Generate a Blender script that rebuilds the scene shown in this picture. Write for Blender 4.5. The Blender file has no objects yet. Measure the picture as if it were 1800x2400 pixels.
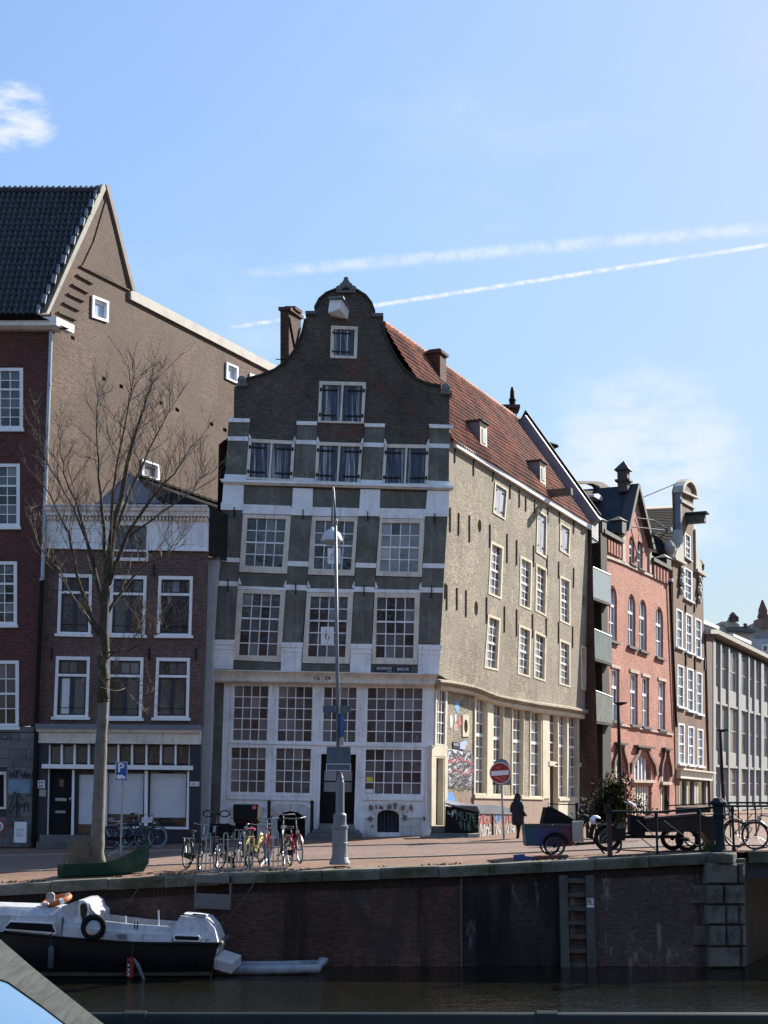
import bpy, math, random
import numpy as np
from mathutils import Vector, Matrix, geometry, noise
random.seed(7)
V = Vector
SC = bpy.context.scene
COL = SC.collection
# ------------------------------------------------------------------ camera
F, CX, CY, YH, CAMZ = 3466.0, 900.0, 1200.0, 1855.0, 1.75      # focal length and horizon in photo pixels (1800 x 2400)
PITCH = math.atan((YH - CY) / F)
cam_d = bpy.data.cameras.new('camera')
cam = bpy.data.objects.new('camera', cam_d); COL.objects.link(cam); SC.camera = cam
cam.location = (0, 0, CAMZ); cam.rotation_euler = (math.pi / 2 + PITCH, 0, 0)
cam_d.sensor_fit = 'VERTICAL'; cam_d.sensor_height = 24; cam_d.lens = 24 * F / 2400
cam_d.clip_start = 0.05; cam_d.clip_end = 3000
CP, SP = math.cos(PITCH), math.sin(PITCH)
CAM = V((0, 0, CAMZ))
def ray(u, v):
    a, b = (u - CX) / F, (CY - v) / F
    return V((a, CP - b * SP, SP + b * CP))
# ------------------------------------------------------------------ sun, sky
SUN_EL = math.radians(31)
SUN_AZ = math.atan2(0.70, 0.71)          # from +Y towards +X
sund = V((math.sin(SUN_AZ) * math.cos(SUN_EL), math.cos(SUN_AZ) * math.cos(SUN_EL), math.sin(SUN_EL)))
sl = bpy.data.lights.new('sun', 'SUN'); sl.energy = 3.9; sl.angle = math.radians(0.53); sl.color = (1.0, 0.94, 0.84)
so = bpy.data.objects.new('sun', sl); COL.objects.link(so)
so.rotation_euler = sund.to_track_quat('Z', 'Y').to_euler(); so.location = (30, 30, 40)
W = bpy.data.worlds.new('World'); SC.world = W; W.use_nodes = True
wn, wl = W.node_tree.nodes, W.node_tree.links
wn.clear()
def WN(t, **k):
    n = wn.new(t)
    for a, b in k.items(): setattr(n, a, b)
    return n
def wmath(op, a, b=None, clamp=False):
    n = WN('ShaderNodeMath', operation=op, use_clamp=clamp)
    for i, x in enumerate((a, b)):
        if x is None: continue
        if isinstance(x, (int, float)): n.inputs[i].default_value = x
        else: wl.new(x, n.inputs[i])
    return n.outputs[0]
def wdot(v, vec):
    n = WN('ShaderNodeVectorMath', operation='DOT_PRODUCT'); wl.new(v, n.inputs[0]); n.inputs[1].default_value = vec
    return n.outputs['Value']
def wmap(x, a, b, c=0.0, d=1.0):
    n = WN('ShaderNodeMapRange', interpolation_type='SMOOTHSTEP'); wl.new(x, n.inputs[0])
    for i, q in enumerate((a, b, c, d)): n.inputs[i + 1].default_value = q
    return n.outputs[0]
def wnoise(vec, scale, detail=4, rough=0.6):
    n = WN('ShaderNodeTexNoise'); wl.new(vec, n.inputs['Vector'])
    n.inputs['Scale'].default_value = scale; n.inputs['Detail'].default_value = detail; n.inputs['Roughness'].default_value = rough
    return n.outputs['Fac']
sky = WN('ShaderNodeTexSky', sky_type='NISHITA', sun_disc=False)
sky.sun_elevation = SUN_EL; sky.sun_rotation = SUN_AZ
sky.altitude = 0; sky.air_density = 1.0; sky.dust_density = 1.0; sky.ozone_density = 2.4
tc = WN('ShaderNodeTexCoord'); dirv = tc.outputs['Generated']
def nray(u, v): return ray(u, v).normalized()
def contrail(p1, p2, w, wig, wsc, fade, soft):
    r1, r2 = nray(*p1), nray(*p2)
    n = r1.cross(r2).normalized(); t = (r2 - r1).normalized()
    ns = wnoise(dirv, wsc, 5, 0.7)
    off = wmath('MULTIPLY', wmath('SUBTRACT', ns, 0.5), wig)
    dist = wmath('ABSOLUTE', wmath('ADD', wdot(dirv, n), off))
    al = wdot(dirv, t)
    a0, a1 = r1.dot(t), r2.dot(t)
    m = wmath('MULTIPLY', wmap(dist, w, w * soft, 0, 1), wmap(al, a0 - 0.005, a0 + fade, 0, 1))
    br = wmap(wnoise(dirv, wsc * 0.6, 3), 0.3, 0.62, 0.25, 1)
    m = wmath('MULTIPLY', m, br)
    return wmath('MULTIPLY', m, wmap(al, a1 + 0.03, a1 + 0.1, 1, 0))
def puff(c, rad, sc, lo, hi):
    d = nray(*c)
    g = wmap(wdot(dirv, d), math.cos(rad), math.cos(rad * 0.25), 0, 1)
    st = WN('ShaderNodeMapping'); wl.new(dirv, st.inputs[0]); st.inputs['Scale'].default_value = (1, 1, 2.4)
    ns = wnoise(st.outputs[0], sc, 7, 0.62)
    return wmap(wmath('ADD', ns, wmath('MULTIPLY', g, 0.35)), lo, hi, 0, 1), g
sx = lambda x, y: (x * 1.085, y * 1.085)
c1 = wmath('MULTIPLY', contrail(sx(470, 712), sx(1659, 529), 0.0020, 0.0014, 260, 0.03, 0.2), 0.8)
c2 = wmath('MULTIPLY', contrail(sx(420, 601), sx(1659, 492), 0.0058, 0.006, 130, 0.09, 0.1), 0.45)
p1_, g1 = puff(sx(34, 250), 0.034, 38, 0.64, 1.0)
p2_, g2 = puff(sx(1390, 1020), 0.095, 19, 0.52, 0.95)
m1 = wmath('MULTIPLY', wmath('MULTIPLY', p1_, g1), 0.75); m2 = wmath('MULTIPLY', wmath('MULTIPLY', p2_, g2), 0.55)
mm = wmath('MAXIMUM', wmath('MAXIMUM', c1, c2), wmath('MAXIMUM', m1, m2))
# thin scattered cirrus over the whole dome
cs = WN('ShaderNodeMapping'); wl.new(dirv, cs.inputs[0]); cs.inputs['Scale'].default_value = (1, 1, 3)
ci = wmath('MULTIPLY', wmap(wnoise(cs.outputs[0], 3.2, 6, 0.6), 0.5, 0.85, 0, 1), 0.35)
mm = wmath('MAXIMUM', mm, ci)
mix = WN('ShaderNodeMix', data_type='RGBA'); wl.new(mm, mix.inputs[0])
lum = wdot(sky.outputs[0], (.2126, .7152, .0722)); SKA = 3.0     # soft shoulder: compresses the brightest sky radiance, mostly round the sun
fac = wmath('POWER', wmath('ADD', wmath('POWER', wmath('DIVIDE', lum, SKA), 2.0), 1.0), -0.5)
scv = WN('ShaderNodeVectorMath', operation='SCALE'); wl.new(sky.outputs[0], scv.inputs[0]); wl.new(fac, scv.inputs['Scale'])
tint = WN('ShaderNodeVectorMath', operation='MULTIPLY'); wl.new(scv.outputs[0], tint.inputs[0]); tint.inputs[1].default_value = (.93, 1.0, 1.045)
wl.new(tint.outputs[0], mix.inputs[6]); mix.inputs[7].default_value = (3.6, 3.65, 3.75, 1)
bg = WN('ShaderNodeBackground'); bg.inputs[1].default_value = 0.092
wl.new(mix.outputs[2], bg.inputs[0])
wo = WN('ShaderNodeOutputWorld'); wl.new(bg.outputs[0], wo.inputs[0])
vs = SC.view_settings; vs.view_transform = 'Standard'; vs.look = 'None'; vs.exposure = 1.6; vs.gamma = 1; vs.use_curve_mapping = False
SC.cycles.max_bounces = 6; SC.cycles.diffuse_bounces = 3; SC.cycles.glossy_bounces = 3; SC.cycles.transmission_bounces = 4
SC.cycles.use_denoising = True; SC.cycles.caustics_reflective = False; SC.cycles.caustics_refractive = False
# ------------------------------------------------------------------ pixel planes
class Plane:
    """A wall plane; .at() turns a photo pixel into the point of the wall it shows."""
    def __init__(s, o, n):
        s.o, s.n = V(o), V(n).normalized()
        s.e1 = V((-s.n.y, s.n.x, 0)).normalized()
        s.e2 = s.n.cross(s.e1).normalized()
        if s.e2.z < 0: s.e2 = -s.e2
    def at(s, p, off=0.0):
        r = ray(*p); t = (s.o - CAM).dot(s.n) / r.dot(s.n)
        return CAM + r * t + s.n * off
    def uv(s, P): d = P - s.o; return (d.dot(s.e1), d.dot(s.e2))
def YP(y): return Plane((0, y, 0), (0, -1, 0))
def Z(x0, y0, s): return lambda x, y: (x0 + x / s, y0 + y / s)
za = Z(0, 400, 2.5523); zb = Z(0, 1100, 2.9625); zc = Z(0, 1600, 2.9625); zd = Z(500, 640, 2.765); ze = Z(470, 1100, 2.7197)
zf = Z(470, 1560, 2.7197); zg = Z(1000, 900, 2.765); zh = Z(1000, 1560, 3.95); zi = Z(1280, 1040, 3.1904); zj = Z(1280, 1560, 3.1904)
zk = Z(0, 1980, 2.9625); zl = Z(500, 1980, 2.9625); zm = Z(1000, 1960, 2.07375); zn = Z(400, 1860, 4.8794); zo = Z(1180, 1840, 2.6758)
zp = Z(1330, 1050, 7.213); zq = Z(1000, 1580, 5.53); zr = Z(1180, 1840, 5.184); zs = Z(1460, 1840, 4.879); zt = Z(1560, 1380, 6.9125); zu = Z(0, 2060, 5.53)
def L(z, *a): return [z(a[i], a[i + 1]) for i in range(0, len(a), 2)]
def rect(z, x0, y0, x1, y1): return L(z, x0, y0, x1, y0, x1, y1, x0, y1)
# ------------------------------------------------------------------ mesh builder
ORI = {}
class MB:
    def __init__(s): s.v, s.f = [], []
    def poly(s, pts):
        b = len(s.v); s.v += [V(p) for p in pts]; s.f.append(tuple(range(b, b + len(pts)))); return s
    def obox(s, o, a, b, c):
        o, a, b, c = V(o), V(a), V(b), V(c)
        k = len(s.v); s.v += [o, o + a, o + a + b, o + b, o + c, o + a + c, o + a + b + c, o + b + c]
        s.f += [tuple(k + i for i in q) for q in ((3, 2, 1, 0), (4, 5, 6, 7), (0, 1, 5, 4), (1, 2, 6, 5), (2, 3, 7, 6), (3, 0, 4, 7))]
        return s
    def box(s, c, d, rz=0.0):
        c = V(c); ca, sa = math.cos(rz), math.sin(rz)
        a = V((ca, sa, 0)) * d[0]; b = V((-sa, ca, 0)) * d[1]; e = V((0, 0, d[2]))
        return s.obox(c - a / 2 - b / 2 - e / 2, a, b, e)
    def tube(s, pts, r, n=6, cap=True):
        pts = [V(p) for p in pts]; m = len(pts)
        rs = r if isinstance(r, (list, tuple)) else [r] * m
        k = len(s.v); up = None
        for i, p in enumerate(pts):
            d = (pts[min(i + 1, m - 1)] - pts[max(i - 1, 0)])
            d = d.normalized() if d.length > 1e-9 else V((0, 0, 1))
            if up is None: up = V((0, 0, 1)) if abs(d.z) < .9 else V((1, 0, 0))
            a = d.cross(up)
            if a.length < 1e-6: a = d.cross(V((0, 1, 0)))
            a.normalize(); b = a.cross(d).normalized(); up = b
            for j in range(n):
                t = 2 * math.pi * j / n
                s.v.append(p + (a * math.cos(t) + b * math.sin(t)) * rs[i])
        for i in range(m - 1):
            for j in range(n):
                q = (j + 1) % n
                s.f.append((k + i * n + j, k + i * n + q, k + (i + 1) * n + q, k + (i + 1) * n + j))
        if cap:
            s.f.append(tuple(k + j for j in reversed(range(n)))); s.f.append(tuple(k + (m - 1) * n + j for j in range(n)))
        return s
    def ring(s, c, ax, R, r, n=24, m=6, a0=0.0, a1=2 * math.pi, sq=1.0):
        c, ax = V(c), V(ax).normalized()
        u = ax.cross(V((0, 0, 1)));
        if u.length < 1e-3: u = V((1, 0, 0))
        u.normalize(); w = ax.cross(u).normalized()
        full = abs(a1 - a0 - 2 * math.pi) < 1e-6
        cnt = n if full else n + 1
        k = len(s.v)
        for i in range(cnt):
            t = a0 + (a1 - a0) * i / n; rad = u * math.cos(t) + w * math.sin(t)
            for j in range(m):
                q = 2 * math.pi * j / m
                s.v.append(c + rad * (R + r * math.cos(q)) + ax * r * sq * math.sin(q))
        for i in range(n):
            i2 = (i + 1) % cnt
            for j in range(m):
                j2 = (j + 1) % m
                s.f.append((k + i * m + j, k + i2 * m + j, k + i2 * m + j2, k + i * m + j2))
        return s
    def lathe(s, base, prof, n=16, ax=(0, 0, 1), cap=True):
        base, ax = V(base), V(ax).normalized()
        u = ax.cross(V((0, 1, 0)))
        if u.length < 1e-3: u = V((1, 0, 0))
        u.normalize(); w = ax.cross(u); k = len(s.v)
        for r, h in prof:
            for j in range(n):
                t = 2 * math.pi * j / n
                s.v.append(base + ax * h + (u * math.cos(t) + w * math.sin(t)) * r)
        for i in range(len(prof) - 1):
            for j in range(n):
                q = (j + 1) % n
                s.f.append((k + i * n + j, k + i * n + q, k + (i + 1) * n + q, k + (i + 1) * n + j))
        if cap:
            s.f.append(tuple(k + j for j in reversed(range(n)))); s.f.append(tuple(k + (len(prof) - 1) * n + j for j in range(n)))
        return s
    def loft(s, secs, cap=True, closed=True):
        n = len(secs[0]); k = len(s.v)
        for q in secs: s.v += [V(p) for p in q]
        for i in range(len(secs) - 1):
            for j in range(n if closed else n - 1):
                q = (j + 1) % n
                s.f.append((k + i * n + j, k + i * n + q, k + (i + 1) * n + q, k + (i + 1) * n + j))
        if cap:
            s.f.append(tuple(k + j for j in reversed(range(n)))); s.f.append(tuple(k + (len(secs) - 1) * n + j for j in range(n)))
        return s
    def prism(s, P, poly, f, b, back=True):
        """pixel polygon on plane P, from offset f (front) to b (behind)"""
        n = len(poly); k = len(s.v)
        A = [P.at(p) for p in poly]
        s.v += [a + P.n * f for a in A] + [a + P.n * b for a in A]
        s.f.append(tuple(range(k, k + n)))
        if back: s.f.append(tuple(k + n + i for i in reversed(range(n))))
        for i in range(n):
            j = (i + 1) % n
            s.f.append((k + i, k + n + i, k + n + j, k + j))
        return s
    def ringq(s, P, o, g, f, b):
        for i in range(4):
            j = (i + 1) % 4
            s.prism(P, [o[i], o[j], g[j], g[i]], f, b)
        return s
    def wall(s, P, outer, holes, f, depth, edge=True):
        """front face with true openings; reveals run `depth` inwards"""
        loops = [outer] + holes
        pts = [[P.at(p, f) for p in l] for l in loops]
        tri = geometry.tessellate_polygon([[V((*P.uv(p), 0)) for p in l] for l in pts])
        k = len(s.v); flat = [p for l in pts for p in l]; s.v += flat
        s.f += [tuple(k + i for i in t) for t in tri]
        for li, l in enumerate(pts):
            if li == 0 and not edge: continue
            for i in range(len(l)):
                a, c = l[i], l[(i + 1) % len(l)]
                s.poly([a, c, c - P.n * depth, a - P.n * depth])
        return s
    def build(s, name, mat, parent=None, smooth=False, uv=True, kind=None, label=None, **k):
        o0 = ORI.get(parent.name, V((0, 0, 0))) if parent else V((0, 0, 0))
        me = bpy.data.meshes.new(name)
        me.from_pydata([tuple(p - o0) for p in s.v], [], s.f)
        me.update()
        if uv and len(s.f) < 60000:
            ul = me.uv_layers.new(name='UVMap'); dat = np.zeros(len(me.loops) * 2, dtype=np.float32)
            vv = s.v
            for p in me.polygons:
                n = p.normal
                if abs(n.z) > .8: e1, e2 = V((1, 0, 0)), V((0, 1, 0))
                else:
                    e1 = V((-n.y, n.x, 0)).normalized(); e2 = V((0, 0, 1))
                    if e1.x < 0 or (abs(e1.x) < .05 and e1.y < 0): e1 = -e1
                for li in p.loop_indices:
                    q = vv[me.loops[li].vertex_index]
                    dat[2 * li] = q.dot(e1); dat[2 * li + 1] = q.dot(e2)
            ul.data.foreach_set('uv', dat)
        if mat: me.materials.append(mat)
        if smooth: me.polygons.foreach_set('use_smooth', [True] * len(me.polygons))
        o = bpy.data.objects.new(name, me); COL.objects.link(o)
        if parent:
            o.parent = parent; ORI[o.name] = o0
        if kind: o['kind'] = kind
        if label: o['label'] = label
        for a, b in k.items(): o[a] = b
        return o
def bq(q, s, t):
    """bilinear point of a pixel quad TL TR BR BL"""
    a = (q[0][0] * (1 - s) + q[1][0] * s, q[0][1] * (1 - s) + q[1][1] * s)
    b = (q[3][0] * (1 - s) + q[2][0] * s, q[3][1] * (1 - s) + q[2][1] * s)
    return (a[0] * (1 - t) + b[0] * t, a[1] * (1 - t) + b[1] * t)
def sub(q, s0, t0, s1, t1): return [bq(q, s0, t0), bq(q, s1, t0), bq(q, s1, t1), bq(q, s0, t1)]
def thing(name, label, cat, loc=(0, 0, 0), group=None):
    o = bpy.data.objects.new(name, None); COL.objects.link(o); o.location = loc; o.empty_display_size = .2
    o['label'] = label; o['category'] = cat
    if group: o['group'] = group
    ORI[o.name] = V(loc)
    return o
def single(o, label, cat, group=None):
    o['label'] = label; o['category'] = cat
    if group: o['group'] = group
    return o
def copy_tree(o, parent=None):
    c = o.copy(); COL.objects.link(c); c.parent = parent
    for ch in list(o.children): copy_tree(ch, c)
    return c
# ------------------------------------------------------------------ materials
def nt(name):
    m = bpy.data.materials.new(name); m.use_nodes = True
    return m, m.node_tree.nodes, m.node_tree.links, m.node_tree.nodes['Principled BSDF']
def c4(c): return (c[0], c[1], c[2], 1)
def nmix(nodes, links, fac, a, b, mode='MIX'):
    n = nodes.new('ShaderNodeMix'); n.data_type = 'RGBA'; n.blend_type = mode
    for i, x in ((0, fac), (6, a), (7, b)):
        if isinstance(x, (tuple, list)): n.inputs[i].default_value = c4(x)
        elif isinstance(x, (int, float)): n.inputs[i].default_value = x
        else: links.new(x, n.inputs[i])
    return n.outputs[2]
def nnoise(nodes, links, vec, sc, det=4, rough=.6):
    n = nodes.new('ShaderNodeTexNoise'); n.inputs['Scale'].default_value = sc; n.inputs['Detail'].default_value = det; n.inputs['Roughness'].default_value = rough
    links.new(vec, n.inputs['Vector']); return n.outputs['Fac']
def nramp(nodes, links, x, a, b, c=0., d=1.):
    n = nodes.new('ShaderNodeMapRange'); n.interpolation_type = 'SMOOTHSTEP'; links.new(x, n.inputs[0])
    for i, q in enumerate((a, b, c, d)): n.inputs[i + 1].default_value = q
    return n.outputs[0]
def nmap(nodes, links, vec, sc):
    n = nodes.new('ShaderNodeMapping'); links.new(vec, n.inputs[0]); n.inputs['Scale'].default_value = sc; return n.outputs[0]
def M(name, col, rough=.7, metal=0., var=.25, vs_=1.5, col2=None, patch=(.45, .7), bump=0., bs=30., spec=.4, streak=None, rnd=0.):
    """painted / plain material: base colour broken up by dirt and streaks"""
    m, N, K, P = nt(name)
    geo = N.new('ShaderNodeNewGeometry'); pos = geo.outputs['Position']
    c2 = col2 or tuple(x * (1 - var) for x in col)
    f1 = nramp(N, K, nnoise(N, K, pos, vs_, 6, .65), *patch)
    col_o = nmix(N, K, f1, col, c2)
    fine = nramp(N, K, nnoise(N, K, pos, vs_ * 9, 3), .3, .75, 1.0, 1.0 - var * .6)
    fm = N.new('ShaderNodeVectorMath'); fm.operation = 'SCALE'; K.new(col_o, fm.inputs[0]); K.new(fine, fm.inputs['Scale']); col_o = fm.outputs[0]
    if streak:   # dark vertical run-off streaks
        sv = nmap(N, K, pos, (streak[1], streak[1], .25))
        sf = nramp(N, K, nnoise(N, K, sv, 1.0, 5, .7), *(streak[3] if len(streak) > 3 else (.5, .78)), 0, streak[2])
        col_o = nmix(N, K, sf, col_o, streak[0])
    if rnd:
        oi = N.new('ShaderNodeObjectInfo'); v = nramp(N, K, oi.outputs['Random'], 0, 1, 1 - rnd, 1 + rnd)
        fm = N.new('ShaderNodeVectorMath'); fm.operation = 'SCALE'; K.new(col_o, fm.inputs[0]); K.new(v, fm.inputs['Scale']); col_o = fm.outputs[0]
    K.new(col_o, P.inputs['Base Color'])
    P.inputs['Roughness'].default_value = rough; P.inputs['Metallic'].default_value = metal; P.inputs['Specular IOR Level'].default_value = spec
    if bump:
        b = N.new('ShaderNodeBump'); b.inputs['Strength'].default_value = bump; b.inputs['Distance'].default_value = .02
        K.new(nnoise(N, K, pos, bs, 4), b.inputs['Height']); K.new(b.outputs[0], P.inputs['Normal'])
    return m
def BR(name, c1, c2, mortar, bw=.21, rh=.06, ms=.009, stain=None, wash=None, bump=.6, rough=.85, dark=.45, bias=0., fleck=None):
    """brickwork: UV in metres"""
    m, N, K, P = nt(name)
    uvn = N.new('ShaderNodeUVMap'); uvn.uv_map = 'UVMap'; uv = uvn.outputs[0]
    geo = N.new('ShaderNodeNewGeometry'); pos = geo.outputs['Position']
    ds = N.new('ShaderNodeVectorMath'); ds.operation = 'MULTIPLY_ADD'
    nn = N.new('ShaderNodeTexNoise'); nn.inputs['Scale'].default_value = 2.2; K.new(pos, nn.inputs['Vector'])
    K.new(nn.outputs['Color'], ds.inputs[0]); ds.inputs[1].default_value = (.03, .03, 0); K.new(uv, ds.inputs[2])
    b = N.new('ShaderNodeTexBrick'); K.new(ds.outputs[0], b.inputs['Vector'])
    b.inputs['Scale'].default_value = 1; b.inputs['Brick Width'].default_value = bw; b.inputs['Row Height'].default_value = rh
    b.inputs['Mortar Size'].default_value = ms; b.inputs['Mortar Smooth'].default_value = .2; b.inputs['Bias'].default_value = bias
    b.inputs['Color1'].default_value = c4(c1); b.inputs['Color2'].default_value = c4(c2); b.inputs['Mortar'].default_value = c4(mortar)
    col = b.outputs['Color']
    big = nramp(N, K, nnoise(N, K, pos, .45, 6, .62), .32, .72, 1.0, 1 - dark)
    fm = N.new('ShaderNodeVectorMath'); fm.operation = 'SCALE'; K.new(col, fm.inputs[0]); K.new(big, fm.inputs['Scale']); col = fm.outputs[0]
    br2 = N.new('ShaderNodeTexNoise'); br2.inputs['Scale'].default_value = 1; br2.inputs['Detail'].default_value = 2
    K.new(nmap(N, K, uv, (6, 16, 1)), br2.inputs['Vector'])
    v = nramp(N, K, br2.outputs['Fac'], .25, .75, .68, 1.25)
    fm = N.new('ShaderNodeVectorMath'); fm.operation = 'SCALE'; K.new(col, fm.inputs[0]); K.new(v, fm.inputs['Scale']); col = fm.outputs[0]
    for st in (stain or []):   # colour, scale, lo, hi, amount, vertical stretch
        f = nramp(N, K, nnoise(N, K, nmap(N, K, pos, (1, 1, st[5])), st[1], 6, .68), st[2], st[3], 0, st[4])
        col = nmix(N, K, f, col, st[0])
    K.new(col, P.inputs['Base Color']); P.inputs['Roughness'].default_value = rough; P.inputs['Specular IOR Level'].default_value = .25
    bm = N.new('ShaderNodeBump'); bm.inputs['Strength'].default_value = bump; bm.inputs['Distance'].default_value = .02
    h = N.new('ShaderNodeMath'); h.operation = 'MULTIPLY_ADD'; K.new(nnoise(N, K, pos, 14, 4), h.inputs[0]); h.inputs[1].default_value = 1.3
    inv = N.new('ShaderNodeMath'); inv.operation = 'MULTIPLY'; K.new(b.outputs['Fac'], inv.inputs[0]); inv.inputs[1].default_value = -1
    K.new(inv.outputs[0], h.inputs[2]); K.new(h.outputs[0], bm.inputs['Height']); K.new(bm.outputs[0], P.inputs['Normal'])
    return m
def GL(name, ca, cb, rough=.03, wav=.25, scale=2.5, spec=.5):
    """window glass in front of a dark room; every pane a little different"""
    m, N, K, P = nt(name)
    geo = N.new('ShaderNodeNewGeometry'); pos = geo.outputs['Position']
    oi = N.new('ShaderNodeObjectInfo')
    n1 = nnoise(N, K, nmap(N, K, pos, (1, 1, .6)), 1.7, 4, .6)
    a = N.new('ShaderNodeMath'); a.operation = 'ADD'; K.new(oi.outputs['Random'], a.inputs[0]); K.new(n1, a.inputs[1])
    f = nramp(N, K, a.outputs[0], .45, 1.45)
    lt = N.new('ShaderNodeMath'); lt.operation = 'FRACT'; l2 = N.new('ShaderNodeMath'); l2.operation = 'MULTIPLY'; K.new(oi.outputs['Random'], l2.inputs[0]); l2.inputs[1].default_value = 7.31; K.new(l2.outputs[0], lt.inputs[0])
    pale_ = nramp(N, K, lt.outputs[0], .72, 1.0, 0, .8)
    K.new(nmix(N, K, pale_, nmix(N, K, f, ca, cb), tuple(.08 + 1.5 * x for x in cb)), P.inputs['Base Color'])
    P.inputs['Roughness'].default_value = rough; P.inputs['IOR'].default_value = 1.5; P.inputs['Specular IOR Level'].default_value = spec
    bm = N.new('ShaderNodeBump'); bm.inputs['Strength'].default_value = wav; bm.inputs['Distance'].default_value = .03
    K.new(nnoise(N, K, pos, scale, 2), bm.inputs['Height']); K.new(bm.outputs[0], P.inputs['Normal'])
    return m
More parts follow.
